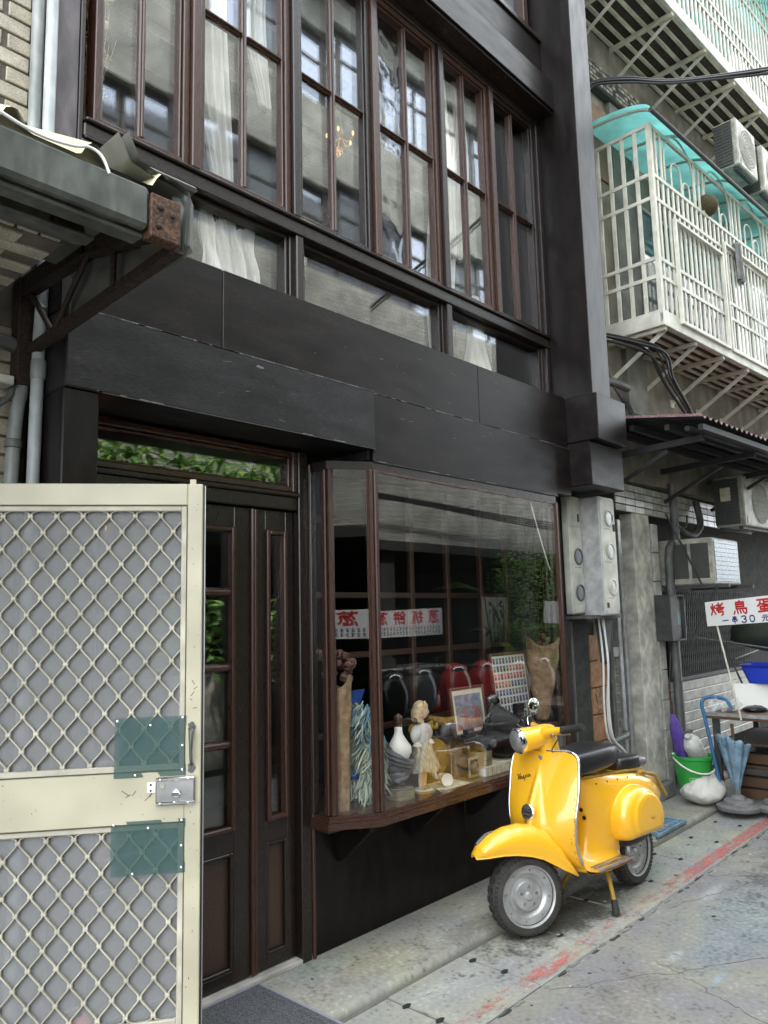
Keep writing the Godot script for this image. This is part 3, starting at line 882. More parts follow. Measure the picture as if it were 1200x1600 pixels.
func build_upper_windows() -> void:
	var mull := [1.405, 1.933, 2.57, 3.215, 3.89, 4.497, 5.15]
	var zp := 0.06
	# rail between upper sashes and lower lights
	var st := S()
	bx(st, 1.386, 5.178, 3.735, 3.80, 0.0, 0.112, 0.006)
	bx(st, 1.386, 5.178, 3.80, 3.818, 0.02, 0.132, 0.006)
	bx(st, 1.386, 5.178, 3.722, 3.735, 0.02, 0.122, 0.004)
	obj("window_rail", st, M.frame_h, shop)
	st = S()
	bx(st, 1.386, 5.178, 5.60, 5.66, 0.0, 0.115, 0.006)
	obj("window_rail", st, M.frame_h, shop)
	bxo("window_rail", 1.386, 5.178, 3.05, 3.12, 0.0, 0.1, M.frame_h, shop)
	for i in mull.size():
		var x: float = mull[i]
		if i == 0:
			continue
		var w := 0.024 if i < 6 else 0.03
		bxo("mullion", x - w, x + w, 3.819, 5.60, 0.0, 0.128, M.trim if i % 2 else M.frame, shop, 0.005)
	for x in [1.40, 2.595, 3.905, 5.15]:
		var ps := S()
		bx(ps, x - 0.026, x + 0.026, 3.121, 3.721, 0.0, 0.115, 0.006)
		bx(ps, x - 0.05, x + 0.05, 3.121, 3.721, 0.0, 0.085, 0.004)
		obj("lower_post", ps, M.frame, shop)
	# six upper casements
	for i in 6:
		var x0: float = mull[i] + 0.025
		var x1: float = mull[i + 1] - 0.025
		if i == 5:
			x1 -= 0.006
		var cs := S()
		molded(cs, x0, x1, 3.82, 5.60, 0.02, 0.036, 0.082)
		molded(cs, x0 + 0.036, x1 - 0.036, 3.856, 5.564, 0.03, 0.012, 0.055)
		var cz := obj("casement", cs, M.trim if i in [0, 1, 3, 4] else M.frame, shop)
		var xm := (x0 + x1) * 0.5
		var bs := S()
		bx(bs, xm - 0.017, xm + 0.017, 3.868, 5.552, 0.034, 0.078, 0.007)
		bx(bs, xm - 0.007, xm + 0.007, 3.868, 5.552, 0.07, 0.09, 0.004)
		obj("glazing_bar", bs, M.trim, cz)
		for h in 2:
			var ya := x0 + 0.048 if h == 0 else xm + 0.017
			var yb := xm - 0.017 if h == 0 else x1 - 0.048
			if i > 0:
				var hb := S()
				bx(hb, ya, yb, 4.712, 4.746, 0.034, 0.076, 0.007)
				bx(hb, ya, yb, 4.722, 4.736, 0.07, 0.088, 0.004)
				obj("glazing_bar", hb, M.trim_h, cz)
			for r in (2 if i > 0 else 1):
				var q0 := 3.868 if r == 0 else 4.746
				var q1 := 4.712 if (r == 0 and i > 0) else 5.552
				var gs := S()
				var c := Vector3((ya + yb) * 0.5, (q0 + q1) * 0.5, zp)
				var tilt := Basis(Vector3.RIGHT, rng.randf_range(-0.009, 0.009)) * Basis(Vector3.UP, rng.randf_range(-0.012, 0.012))
				box(gs, c, Vector3(yb - ya + 0.008, q1 - q0 + 0.008, 0.004), tilt)
				obj("pane", gs, M.glass_wavy if i == 3 and h == 0 else M.glass, cz)
				gs = S()
				box(gs, c - Vector3(0, 0, 0.022), Vector3(yb - ya + 0.008, q1 - q0 + 0.008, 0.004), tilt)
				obj("added_reflect_pane", gs, M.glass, cz)  # second sheet added to strengthen the mirrored street
	# three lower lights
	for p in [[1.45, 2.545], [2.645, 3.855], [3.955, 5.1]]:
		var ls := S()
		molded(ls, p[0], p[1], 3.121, 3.721, 0.0, 0.02, 0.07)
		var lw := obj("lower_light", ls, M.frame, shop)
		var gs := S()
		box(gs, Vector3((p[0] + p[1]) * 0.5, 3.42, 0.03), Vector3(p[1] - p[0] - 0.034, 0.57, 0.004), Basis(Vector3.RIGHT, 0.006))
		obj("pane", gs, M.glass, lw)
		gs = S()
		box(gs, Vector3((p[0] + p[1]) * 0.5, 3.42, 0.008), Vector3(p[1] - p[0] - 0.034, 0.57, 0.004), Basis(Vector3.RIGHT, 0.006))
		obj("added_reflect_pane", gs, M.glass, lw)  # extra sheet added behind the light for a stronger reflection
	# room behind
	var rp := S()
	bx(rp, 4.72, 5.14, 3.05, 5.7, -0.45, -0.4)
	obj("green_panel", rp, M.inner_green, shop)
	bxo("room_wall", 1.3, 5.4, 3.05, 5.74, -2.6, -2.5, M.inner_grey, shop)
	for k in 4:
		bxo("ceiling_beam", 1.3, 5.4, 5.6, 5.745, -0.6 - 0.6 * k, -0.5 - 0.6 * k, M.dark_wood, shop)
	# curtains
	var cu := [[2.1, 2.26, 3.75, 5.6, "white cotton curtain gathered at left of the second upstairs window"], [2.4, 2.52, 4.5, 5.6, "short white curtain tail high in the second upstairs window"],
		[3.93, 4.17, 3.1, 5.6, "sheer white curtain in the fifth upstairs window column"], [4.2, 4.36, 4.2, 5.6, "narrow white curtain tail behind the fifth upstairs window"]]
	for c in cu:
		var x0: float = c[0]
		var x1: float = c[1]
		var y0: float = c[2]
		var y1: float = c[3]
		var f := func(u: float, v: float) -> Vector3:
			var y := lerpf(y0, y1, v)
			var wid := 1.0 + 0.35 * cos((v - 0.42) * 6.0)
			var cx := (x0 + x1) * 0.5 + 0.05 * sin(v * 5.0 + x0)
			var x := cx + (u - 0.5) * (x1 - x0) * wid
			return Vector3(x, y, -0.06 + 0.025 * sin(u * 26.0 + v * 1.5) + 0.01 * sin(u * 11.0))
		var cs := S()
		grid(cs, f, 48, 24, Vector3(0, 0, 1))
		tag(obj("curtain", cs, M.curtain), c[4], "curtain")
	# pillow of folded curtain in the first lower light, and a veiled shape at the right
	for cc in [[2.08, 2.3, -0.05, 0.0], [2.22, 2.46, -0.075, 1.3]]:
		var hs := S()
		grid(hs, func(u, v):
			var sp: float = 1.0 + 0.5 * (1.0 - v)
			return Vector3((cc[0] + cc[1]) * 0.5 + (u - 0.5) * (cc[1] - cc[0]) * sp + 0.03 * sin(v * 4.0 + cc[3]), lerpf(3.06, 3.73, v) + 0.02 * sin(u * 9.0 + cc[3]), cc[2] + 0.022 * sin(u * 19.0 + v * 3.0 + cc[3]) + 0.012 * sin(u * 41.0 + v * 9.0) + 0.01 * sin(v * 21.0 + u * 6.0)), 60, 24, Vector3(0, 0, 1))
		tag(obj("curtain", hs, M.curtain), "ruffled hem of white curtain in the first lower light, %s layer" % ["front" if cc[3] == 0.0 else "rear"][0], "curtain")
	var fg := S()
	var prof := []
	for k in 15:
		var v := k / 14.0
		var ring := []
		for a in 28:
			var t := TAU * a / 28
			var r := lerpf(0.2, 0.075, smoothstep(0.0, 0.75, v)) * (1.0 if v < 0.93 else 0.6) * (1.0 + 0.12 * sin(t * 7.0 + v * 3.0) * (1.0 - v))
			if v > 0.78 and v < 0.95:
				r = 0.07
			ring.append(Vector3(4.63 + cos(t) * r, 3.1 + 0.98 * v, -0.2 + sin(t) * r * 0.7))
		prof.append(ring)
	loft(fg, prof)
	tag(obj("veiled_dress_form", fg, M.curtain), "white veiled dress form standing behind the sixth upstairs window", "dress form")
	# dried plant at the first window
	var dp := thing("dried_bouquet", "tall dried brown plant behind the first upstairs window", "dried plant", Vector3(1.5, 3.85, -0.06))
	var tw := S()
	for k in 46:
		var b := Vector3(1.47 + rng.randf_range(-0.03, 0.03), 3.9, -0.07)
		var e := Vector3(1.45 + rng.randf_range(-0.07, 0.14), rng.randf_range(4.1, 4.75), -0.07 + rng.randf_range(-0.05, 0.06))
		tube(tw, curve([b, b.lerp(e, 0.6) + Vector3(0.01, 0, 0), e], 3), [0.0025, 0.002, 0.002, 0.0015, 0.0015, 0.001, 0.001], 4, false)
		for q in 5:
			var p := b.lerp(e, rng.randf_range(0.3, 1.0))
			var d := Vector3(rng.randf_range(-1, 1), rng.randf_range(0, 1), rng.randf_range(-1, 1)).normalized() * rng.randf_range(0.015, 0.05)
			tube(tw, [p, p + d], [0.0015, 0.0008], 3, false)
			blob(tw, p + d, Vector3.ONE * 0.005, Basis.IDENTITY, 5, 3)
	obj("stems", tw, M.twig, dp)
	var hd := S()
	for k in 26:
		blob(hd, Vector3(1.44 + rng.randf_range(-0.04, 0.12), rng.randf_range(4.45, 4.95), -0.08 + rng.randf_range(-0.04, 0.04)), Vector3.ONE * rng.randf_range(0.014, 0.03), Basis.IDENTITY, 7, 5, 2.0, 0.3)
	obj("flower_head", hd, M.twig, dp)
	chandelier(Vector3(3.62, 5.1, -0.6), "lit warm chandelier hanging in the upstairs room", 0.1)
	chandelier(Vector3(2.05, 2.2, -1.1), "lit warm chandelier hanging inside the shop behind the door", 0.004)

func chandelier(c: Vector3, label: String, en: float) -> void:
	var o := thing("chandelier", label, "lamp", c)
	var st := S()
	tube(st, [c + Vector3(0, 0.1, 0), c + Vector3(0, 0.38, 0)], 0.006, 6)
	blob(st, c + Vector3(0, 0.05, 0), Vector3(0.02, 0.05, 0.02))
	for k in 5:
		var d := Vector3(cos(TAU * k / 5), 0, sin(TAU * k / 5))
		tube(st, curve([c + Vector3(0, 0.04, 0), c + d * 0.05 - Vector3(0, 0.03, 0), c + d * 0.1 + Vector3(0, 0.0, 0)], 4), 0.004, 5)
	obj("arm", st, M.brass, o)
	for k in 5:
		var d := Vector3(cos(TAU * k / 5), 0, sin(TAU * k / 5))
		var bs := S()
		blob(bs, c + d * 0.1 + Vector3(0, 0.02, 0), Vector3(0.008, 0.019, 0.008), Basis.IDENTITY, 8, 6)
		obj("flame_bulb", bs, M.lamp_glow, o)
	var l := OmniLight3D.new()
	l.name = "chandelier_light"
	l.light_energy = en * 0.1
	l.light_color = Color(1.0, 0.72, 0.42)
	l.light_size = 0.03
	l.omni_range = 8.0
	l.omni_attenuation = 2.0
	l.shadow_enabled = true
	l.position = Vector3(0, -0.09, 0)
	o.add_child(l)

# ---------------------------------------------------------------- bay window
func build_bay() -> void:
	var pl := [Vector2(2.742, 0.0), Vector2(2.752, 0.125), Vector2(2.962, 0.262), Vector2(4.885, 0.262), Vector2(5.095, 0.125), Vector2(5.105, 0.0)]
	var cs := S()
	# sill: three stepped mouldings
	for q in [[0.032, 0.628, 0.66], [0.022, 0.66, 0.676], [0.012, 0.676, 0.69]]:
		var po := []
		var e: float = q[0]
		for p in [Vector2(2.742 - e, 0.001), Vector2(2.752 - e, 0.125 + e * 0.4), Vector2(2.962 - e * 0.4, 0.262 + e), Vector2(4.885 + e * 0.4, 0.262 + e), Vector2(5.095 + e * 0.1, 0.125 + e * 0.4), Vector2(5.105, 0.001)]:
			po.append(p)
		prism(cs, po, Vector3(0, q[1] + (0.0 if q[1] < 0.63 else 0.0005), 0), Basis(Vector3.RIGHT, Vector3(0, 0, 1), Vector3.UP), q[2] - q[1])
	var bay := obj("bay_window", cs, M.trim_h, shop)
	var hs := S()
	var po := []
	for p in pl:
		po.append(p)
	prism(hs, po, Vector3(0, 2.462, 0), Basis(Vector3.RIGHT, Vector3(0, 0, 1), Vector3.UP), 0.044)
	obj("bay_head", hs, M.frame_h, bay)
	hs = S()
	bx(hs, 2.975, 4.87, 2.445, 2.461, 0.225, 0.268, 0.003)
	obj("head_bead", hs, M.trim_h, bay)
	# corner posts: two beads each
	for k in [1, 2, 3, 4]:
		var ps := S()
		var p: Vector2 = pl[k]
		var dirs := [(pl[k - 1] - p).normalized(), (pl[k + 1] - p).normalized()]
		for d in dirs:
			var c: Vector2 = p + d * 0.014
			var yaw := atan2(-d.y, d.x)
			box(ps, Vector3(c.x, 1.576, c.y), Vector3(0.026, 1.77, 0.03), Basis(Vector3.UP, yaw), 0.005)
			var c2: Vector2 = p + d * 0.03
			box(ps, Vector3(c2.x, 1.576, c2.y), Vector3(0.012, 1.768, 0.018), Basis(Vector3.UP, yaw), 0.004)
		obj("corner_post", ps, M.trim, bay)
	hs = S()
	tube(hs, curve([Vector3(4.62, 2.44, 0.215), Vector3(4.68, 2.3, 0.215), Vector3(4.78, 2.1, 0.21), Vector3(4.86, 1.98, 0.2)], 4), 0.0045, 6)
	obj("white_wire", hs, M.cable_white, bay)
	for x in [2.742, 5.105]:
		bxo("wall_post", x - 0.02, x + 0.02, 0.691, 2.46, 0.0, 0.03, M.frame, bay, 0.004)
	for k in 5:
		var a: Vector2 = pl[k]
		var b: Vector2 = pl[k + 1]
		var d := (b - a).normalized()
		var ia := a + d * 0.03
		var ib := b - d * 0.03
		var c := (ia + ib) * 0.5
		var gs := S()
		box(gs, Vector3(c.x, 1.576, c.y), Vector3(ia.distance_to(ib), 1.768, 0.005), Basis(Vector3.UP, atan2(-d.y, d.x)))
		obj("pane", gs, M.glass, bay)
	bxo("display_shelf", 2.76, 5.09, 0.6, 0.645, -0.42, 0.1, M.shelf_wood, bay)
	var fl := S()
	prism(fl, [Vector2(2.765, 0.101), Vector2(2.765, 0.12), Vector2(2.968, 0.25), Vector2(4.88, 0.25), Vector2(5.08, 0.12), Vector2(5.08, 0.101)], Vector3(0, 0.629, 0), Basis(Vector3.RIGHT, Vector3(0, 0, 1), Vector3.UP), 0.0165)
	obj("display_shelf", fl, M.shelf_wood, bay)
	# brackets
	for x in [2.93, 3.5, 4.1, 4.75]:
		var bs := S()
		prism(bs, [Vector2(0.0, 0.0), Vector2(0.24, 0.0), Vector2(0.235, -0.03), Vector2(0.03, -0.2), Vector2(0.0, -0.21)], Vector3(x - 0.02, 0.627, 0.001), Basis(Vector3(0, 0, 1), Vector3.UP, Vector3.RIGHT), 0.04)
		bx(bs, x - 0.05, x + 0.05, 0.60, 0.626, 0.001, 0.2)
		obj("bracket", bs, M.panel_v, bay)

# ---------------------------------------------------------------- entrance doors
func build_door() -> void:
	var st := S()
	# jambs and head of the entrance
	bx(st, 2.655, 2.72, 0.0, 2.56, -0.1, 0.015, 0.005)
	bx(st, 1.393, 1.47, 0.0, 2.56, -0.1, 0.0, 0.005)
	bx(st, 1.471, 2.654, 2.24, 2.31, -0.1, 0.005, 0.005)
	bx(st, 1.471, 2.654, 2.31, 2.335, -0.09, 0.025, 0.006)
	obj("door_frame", st, M.frame, shop)
	st = S()
	bx(st, 2.721, 2.741, 0.0, 2.5, -0.02, 0.024, 0.005)
	obj("frame_bead", st, M.trim, shop)
	st = S()
	molded(st, 1.48, 2.65, 2.336, 2.555, -0.06, 0.03, 0.07)
	molded(st, 1.51, 2.62, 2.366, 2.525, -0.05, 0.012, 0.035)
	var tr := obj("transom_light", st, M.trim_h, shop)
	var gs := S()
	box(gs, Vector3(2.065, 2.446, -0.045), Vector3(1.1, 0.15, 0.004))
	obj("pane", gs, M.glass, tr)
	gs = S()
	box(gs, Vector3(2.065, 2.446, -0.058), Vector3(1.1, 0.15, 0.004))
	obj("added_reflect_pane", gs, M.glass, tr)  # second transom sheet, added so the creeper mirrors more strongly
	bxo("threshold", 1.393, 2.74, 0.0, 0.022, -0.12, 0.012, M.sill_white, shop, 0.003)
	# two leaves
	for lf in [[1.475, 2.368, 0.095, "left"], [2.415, 2.652, 0.052, "right"]]:
		var x0: float = lf[0]
		var x1: float = lf[1]
		var sw: float = lf[2]
		var zs := -0.075
		var zf := -0.032
		var ds := S()
		bx(ds, x0, x0 + sw, 0.028, 2.235, zs, zf, 0.003)
		bx(ds, x1 - sw, x1, 0.028, 2.235, zs, zf, 0.003)
		bx(ds, x0 + sw, x1 - sw, 2.13, 2.235, zs, zf - 0.001, 0.003)
		bx(ds, x0 + sw, x1 - sw, 0.6, 0.7, zs, zf - 0.001, 0.003)
		bx(ds, x0 + sw, x1 - sw, 0.028, 0.085, zs, zf - 0.001, 0.003)
		var dr := obj("door", ds, M.frame, shop)
		var ms := S()
		molded(ms, x0 + sw, x1 - sw, 0.7, 2.13, -0.055, 0.022, 0.042)
		obj("glass_bead", ms, M.trim, dr)
		ms = S()
		molded(ms, x0 + sw, x1 - sw, 0.085, 0.6, -0.06, 0.016, 0.03)
		obj("panel_bead", ms, M.frame, dr)
		bxo("panel", x0 + sw, x1 - sw, 0.085, 0.6, -0.07, -0.055, M.trim if lf[3] == "x" else M.dark_wood, dr)
		var ys := [0.722, 2.108]
		if lf[3] == "left":
			ys = [0.722, 1.092, 1.452, 1.812, 2.108]
			for y in [1.092, 1.452, 1.812]:
				var hb := S()
				tube(hb, [Vector3(x0 + sw + 0.022, y, -0.043), Vector3(x1 - sw - 0.022, y, -0.043)], 0.02, 12)
				obj("glazing_bar", hb, M.trim_h, dr)
		for k in ys.size() - 1:
			var ps := S()
			box(ps, Vector3((x0 + x1) * 0.5, (ys[k] + ys[k + 1]) * 0.5, -0.05), Vector3(x1 - x0 - sw * 2 - 0.036, ys[k + 1] - ys[k], 0.005))
			obj("pane", ps, M.glass, dr)
			ps = S()
			box(ps, Vector3((x0 + x1) * 0.5, (ys[k] + ys[k + 1]) * 0.5, -0.064), Vector3(x1 - x0 - sw * 2 - 0.036, ys[k + 1] - ys[k], 0.005))
			obj("added_reflect_pane", ps, M.glass, dr)  # doubled door glass, added only to boost its reflection
	var ast := S()
	bx(ast, 2.37, 2.39, 0.03, 2.235, -0.05, -0.014, 0.006)
	bx(ast, 2.391, 2.413, 0.03, 2.235, -0.05, -0.02, 0.006)
	obj("meeting_strip", ast, M.trim, shop)

func build_interior() -> void:
	# wooden lattice partition behind the display
	var st := S()
	var z := -0.55
	for x in [2.9, 3.36, 3.78, 4.2, 4.62, 5.05, 5.42]:
		bx(st, x - 0.022, x + 0.022, 0.65, 2.6, z - 0.02, z + 0.02, 0.005)
	for y in [0.95, 1.43, 1.82, 2.3]:
		bx(st, 2.9, 5.42, y - 0.02, y + 0.02, z - 0.015, z + 0.014, 0.004)
	obj("partition_lattice", st, M.lattice, shop)
	bxo("partition_base", 2.9, 5.42, 0.0, 0.65, -0.57, -0.53, M.dark_wood, shop)
	bxo("side_return", 2.74, 2.8, 0.65, 2.6, -0.5, -0.06, M.frame, shop)
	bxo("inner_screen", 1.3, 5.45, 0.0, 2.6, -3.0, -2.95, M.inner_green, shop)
	# back cabinet and a table in the gloom
	var tb := thing("side_table", "dark wooden table inside the shop behind the door", "table", Vector3(2.3, 0.012, -1.8))
	bxo("tabletop", 1.8, 2.8, 0.72, 0.76, -2.1, -1.5, M.mid_wood, tb, 0.004)
	for x in [1.85, 2.75]:
		for zz in [-2.05, -1.55]:
			bxo("leg", x - 0.025, x + 0.025, 0.012, 0.72, zz - 0.025, zz + 0.025, M.mid_wood, tb)

# ---------------------------------------------------------------- scooter
func wheel(parent: Node3D, at: Vector3, yaw: float, r: float, tw: float, rimr: float, m_rim: Material) -> void:
	# axis along local z; face towards -z local (the rider's left)
	var b := Basis(Vector3.UP, yaw) * Basis(Vector3.RIGHT, -PI / 2)
	# lathe axis: b.y ; points to -z
	var st := S()
	var prof := []
	for k in 15:
		var t := PI * k / 14.0
		var w := -cos(t)
		prof.append(Vector2(rimr + (r - rimr) * pow(sin(t), 0.62), w * tw))
	lathe(st, prof, Vector3.ZERO, b, 56)
	lathe(st, [Vector2(rimr, tw), Vector2(rimr - 0.012, tw * 0.7), Vector2(rimr - 0.012, -tw * 0.7), Vector2(rimr, -tw)], Vector3.ZERO, b, 40)
	var tyre := put("tyre", mesh_of(st, M.tyre_dust), parent, Transform3D(Basis.IDENTITY, at))
	var ts := S()
	for k in 52:
		var t := TAU * k / 52
		var d := b * Vector3(cos(t), 0, sin(t))
		var tg := b * Vector3(-sin(t), 0, cos(t))
		var ax := b.y
		for s in [-1.0, 1.0]:
			var n: Vector3 = (d + ax * s * 0.9).normalized()
			box(ts, d * (r - 0.0205) + ax * s * tw * 0.72, Vector3(0.014, 0.02, 0.022), Basis(tg, n.cross(tg), n), 0.002)
		if k % 2 == 0:
			for s in [-0.35, 0.35]:
				box(ts, d * (r - 0.002) + ax * s * tw, Vector3(0.03, tw * 0.4, 0.008), Basis(tg, ax, tg.cross(ax)), 0.001)
	put("tread_block", mesh_of(ts, M.rubber), parent, Transform3D(Basis.IDENTITY, at)).set_meta("kind", "stuff")
	st = S()
	lathe(st, [Vector2(rimr + 0.006, tw * 0.86), Vector2(rimr - 0.002, tw * 0.95), Vector2(rimr - 0.01, tw * 0.86), Vector2(rimr - 0.012, tw * 0.55), Vector2(rimr - 0.044, tw * 0.5), Vector2(rimr - 0.05, tw * 0.42), Vector2(rimr - 0.058, tw * 0.25), Vector2(0.088, tw * 0.2), Vector2(0.082, tw * 0.55), Vector2(0.074, tw * 0.72), Vector2(0.05, tw * 0.76), Vector2(0.024, tw * 0.72), Vector2(0.02, tw * 0.85), Vector2(0.016, tw * 0.95), Vector2(0.0, tw * 0.98)], Vector3.ZERO, b, 40)
	lathe(st, [Vector2(rimr + 0.004, -tw * 0.86), Vector2(rimr - 0.012, -tw * 0.6), Vector2(0.06, -tw * 0.3), Vector2(0.0, -tw * 0.3)], Vector3.ZERO, b, 32)
	var rim := put("wheel_rim", mesh_of(st, m_rim), parent, Transform3D(Basis.IDENTITY, at))
	st = S()
	for k in 5:
		var t := TAU * (k + 0.3) / 5
		lathe(st, [Vector2(0.0075, 0), Vector2(0.0075, 0.008), Vector2(0.0, 0.01)], b * Vector3(cos(t) * 0.048, tw * 0.74, sin(t) * 0.048), b, 6)
	for k in 8:
		var t := TAU * (k + 0.2) / 8
		lathe(st, [Vector2(0.006, 0), Vector2(0.006, 0.006), Vector2(0.0, 0.008)], b * Vector3(cos(t) * (rimr - 0.03), tw * 0.5, sin(t) * (rimr - 0.03)), b, 6)
	put("wheel_nut", mesh_of(st, M.steel), rim)

func sv(a: float, h: float, l: float) -> Vector3:
	return Vector3(a, h, -l)

func build_scooter() -> void:
	var lean := deg_to_rad(2.5)
	var f := Vector3(-0.9972, 0, -0.0748)
	var L0 := Vector3(-0.0748, 0, 0.9972)
	var U := Vector3.UP * cos(lean) - L0 * sin(lean)
	var L := L0 * cos(lean) + Vector3.UP * sin(lean)
	var sc := thing("motor_scooter", "bright yellow vintage motor scooter parked in front of the bay window", "scooter", Vector3(3.746, -0.05, 0.608), "", 0.0, true)
	sc.transform = Transform3D(Basis(f, U, -L), Vector3(3.746, -0.051, 0.608))
	var steer := -deg_to_rad(26)
	var sb := Basis(Vector3.UP, steer)
	var rel := Basis.IDENTITY
	wheel(sc, Vector3(0, 0.212, 0), steer, 0.212, 0.052, 0.16, M.rim_paint)
	wheel(sc, sv(-1.12, 0.212, 0), 0.0, 0.212, 0.052, 0.16, M.rim_paint)
	# front fender, turned with the wheel
	var fp := [[0.292, 0.452, 0.03], [0.265, 0.492, 0.062], [0.2, 0.538, 0.074], [0.11, 0.57, 0.078], [0.02, 0.58, 0.08], [-0.07, 0.566, 0.08], [-0.15, 0.52, 0.08], [-0.22, 0.44, 0.078], [-0.275, 0.345, 0.07], [-0.305, 0.29, 0.05]]
	var low := [[0.286, 0.436], [0.22, 0.442], [0.14, 0.446], [0.06, 0.44], [-0.02, 0.424], [-0.09, 0.4], [-0.15, 0.366], [-0.21, 0.33], [-0.265, 0.302], [-0.305, 0.28]]
	var n := fp.size()
	var fend := func(u: float, v: float, t: float) -> Vector3:
		var x := u * (n - 1)
		var i := mini(int(x), n - 2)
		var w := x - i
		w = w * w * (3 - 2 * w) * 0.4 + w * 0.6
		var top := Vector3(lerpf(fp[i][0], fp[i + 1][0], w), lerpf(fp[i][1], fp[i + 1][1], w), 0)
		var bot := Vector3(lerpf(low[i][0], low[i + 1][0], w), lerpf(low[i][1], low[i + 1][1], w), 0)
		var hw := lerpf(fp[i][2], fp[i + 1][2], w)
		var q := (v - 0.5) * 2.0
		var ang := absf(q) * PI / 2
		var p := top.lerp(bot, 1.0 - pow(cos(ang), 0.8))
		var bulge := 1.0 + 0.1 * sin(absf(q) * PI)
		p.z = signf(q) * hw * sin(minf(ang * 1.15, PI / 2)) * bulge
		return (p - Vector3(0, 0, p.z)) * 1.0 + Vector3(0, -t, p.z * (1.0 - t * 3.0))
	var st := S()
	grid(st, func(u, v): return fend.call(u, v, 0.0), 36, 28, Vector3(0, 1, 0))
	grid(st, func(u, v): return fend.call(u, v, 0.006), 36, 28, Vector3(0, -1, 0))
	var e1 := []
	var e2 := []
	for k in 37:
		e1.append(fend.call(k / 36.0, 0.0, 0.003))
		e2.append(fend.call(k / 36.0, 1.0, 0.003))
	tube(st, e1, 0.0045, 6)
	tube(st, e2, 0.0045, 6)
	var fen := put("front_fender", mesh_of(st, M.yellow), sc, Transform3D(sb, Vector3.ZERO))
	st = S()
	for k in 13:
		pass
	var crest := []
	for k in 14:
		var u := 0.1 + 0.17 * k / 13.0
		crest.append(fend.call(u, 0.56, -0.002))
	tube(st, crest, [0.003, 0.008, 0.01, 0.011, 0.012, 0.012, 0.012, 0.012, 0.012, 0.011, 0.01, 0.008, 0.006, 0.003], 8)
	put("fender_crest", mesh_of(st, M.dull_steel), fen)
	# fork leg
	st = S()
	tube(st, [Vector3(-0.01, 0.212, 0.06), Vector3(-0.06, 0.36, 0.062), Vector3(-0.1, 0.5, 0.03)], 0.02, 10)
	put("fork_leg", mesh_of(st, M.steel), sc, Transform3D(sb, Vector3.ZERO))
	# leg shield and floor in one pressed sheet
	var ctr := [[-0.262, 0.935, 0.15, 0.012], [-0.258, 0.925, 0.192, 0.02], [-0.243, 0.895, 0.224, 0.035], [-0.213, 0.825, 0.236, 0.045], [-0.175, 0.72, 0.238, 0.06], [-0.14, 0.62, 0.232, 0.065], [-0.125, 0.53, 0.222, 0.07], [-0.135, 0.45, 0.214, 0.07], [-0.18, 0.37, 0.208, 0.06], [-0.26, 0.305, 0.2, 0.035], [-0.36, 0.272, 0.205, 0.01], [-0.46, 0.262, 0.21, 0.0], [-0.62, 0.258, 0.21, 0.0], [-0.80, 0.256, 0.205, 0.0]]
	var m := ctr.size()
	var sh := func(u: float, v: float, t: float) -> Vector3:
		var x := v * (m - 1)
		var i := mini(int(x), m - 2)
		var w := x - i
		var c0 = ctr[maxi(i - 1, 0)]
		var c1 = ctr[i]
		var c2 = ctr[i + 1]
		var c3 = ctr[mini(i + 2, m - 1)]
		var q := []
		for k in 4:
			q.append(cubic_interpolate(c1[k], c2[k], c0[k], c3[k], w))
		var l := (u - 0.5) * 2.0
		var a: float = q[0] - q[3] * l * l
		var h: float = q[1]
		var lw: float = l * q[2]
		# raised spine with the horn cover
		var up := smoothstep(0.9, 0.62, h) * smoothstep(0.36, 0.5, h)
		var wid := lerpf(0.012, 0.042, smoothstep(0.86, 0.55, h))
		if i < 9:
			a += up * 0.055 * exp(-pow(lw / wid, 2.0))
		return sv(a - t * (0.9 if i < 9 else 0.1), h - t * (0.2 if i < 9 else 1.0), lw)
	st = S()
	grid(st, func(u, v): return sh.call(u, v, 0.0), 44, 60, Vector3(1, 0, 0))
	grid(st, func(u, v): return sh.call(u, v, 0.011), 44, 60, Vector3(-1, 0, 0))
	var shield := put("leg_shield", mesh_of(st, M.yellow), sc)
	st = S()
	var eg := []
	for k in 40:
		eg.append(sh.call(1.0, 0.0 + k / 60.0, 0.005))
	var eg2 := []
	for k in 40:
		eg2.append(sh.call(0.0, 0.0 + k / 60.0, 0.005))
	eg2.reverse()
	var topc := []
	for k in 11:
		topc.append(sh.call(0.02 + 0.96 * k / 10.0, 0.0, 0.005))
	tube(st, eg2 + topc + eg, 0.0085, 8)
	put("shield_trim", mesh_of(st, M.chrome), shield)
	# floor strips and alloy edge
	st = S()
	for l in [-0.2, 0.2]:
		st = S()
		bar(st, sv(-0.42, 0.268, l * 1.02), sv(-0.8, 0.264, l * 1.035), 0.014, 0.014)
		put("floor_edge", mesh_of(st, M.alu), shield)
	for l in [-0.165, -0.14, 0.14, 0.165]:
		st = S()
		bar(st, sv(-0.44, 0.272, l), sv(-0.76, 0.268, l), 0.008, 0.008)
		put("floor_strip", mesh_of(st, M.alu), shield)
	# round badge, small emblem and script
	st = S()
	var bc: Vector3 = sh.call(0.5, 4.98 / (m - 1.0), -0.004)
	var bb := Basis(Vector3(0, 0, 1), -PI / 2 + 0.16)
	lathe(st, [Vector2(0.043, -0.015), Vector2(0.043, 0.006), Vector2(0.038, 0.01)], bc, bb, 24)
	put("badge_ring", mesh_of(st, M.chrome), shield)
	st = S()
	lathe(st, [Vector2(0.038, 0.008), Vector2(0.0, 0.009)], bc, bb, 24)
	put("badge_face", mesh_of(st, M.ac_dark), shield)
	st = S()
	for k in 5:
		var d := bb * Vector3(0.0, 0.0115, -0.026 + 0.013 * k)
		box(st, bc + d, Vector3(0.003, 0.06 - 0.013 * absf(k - 2.0), 0.0045))
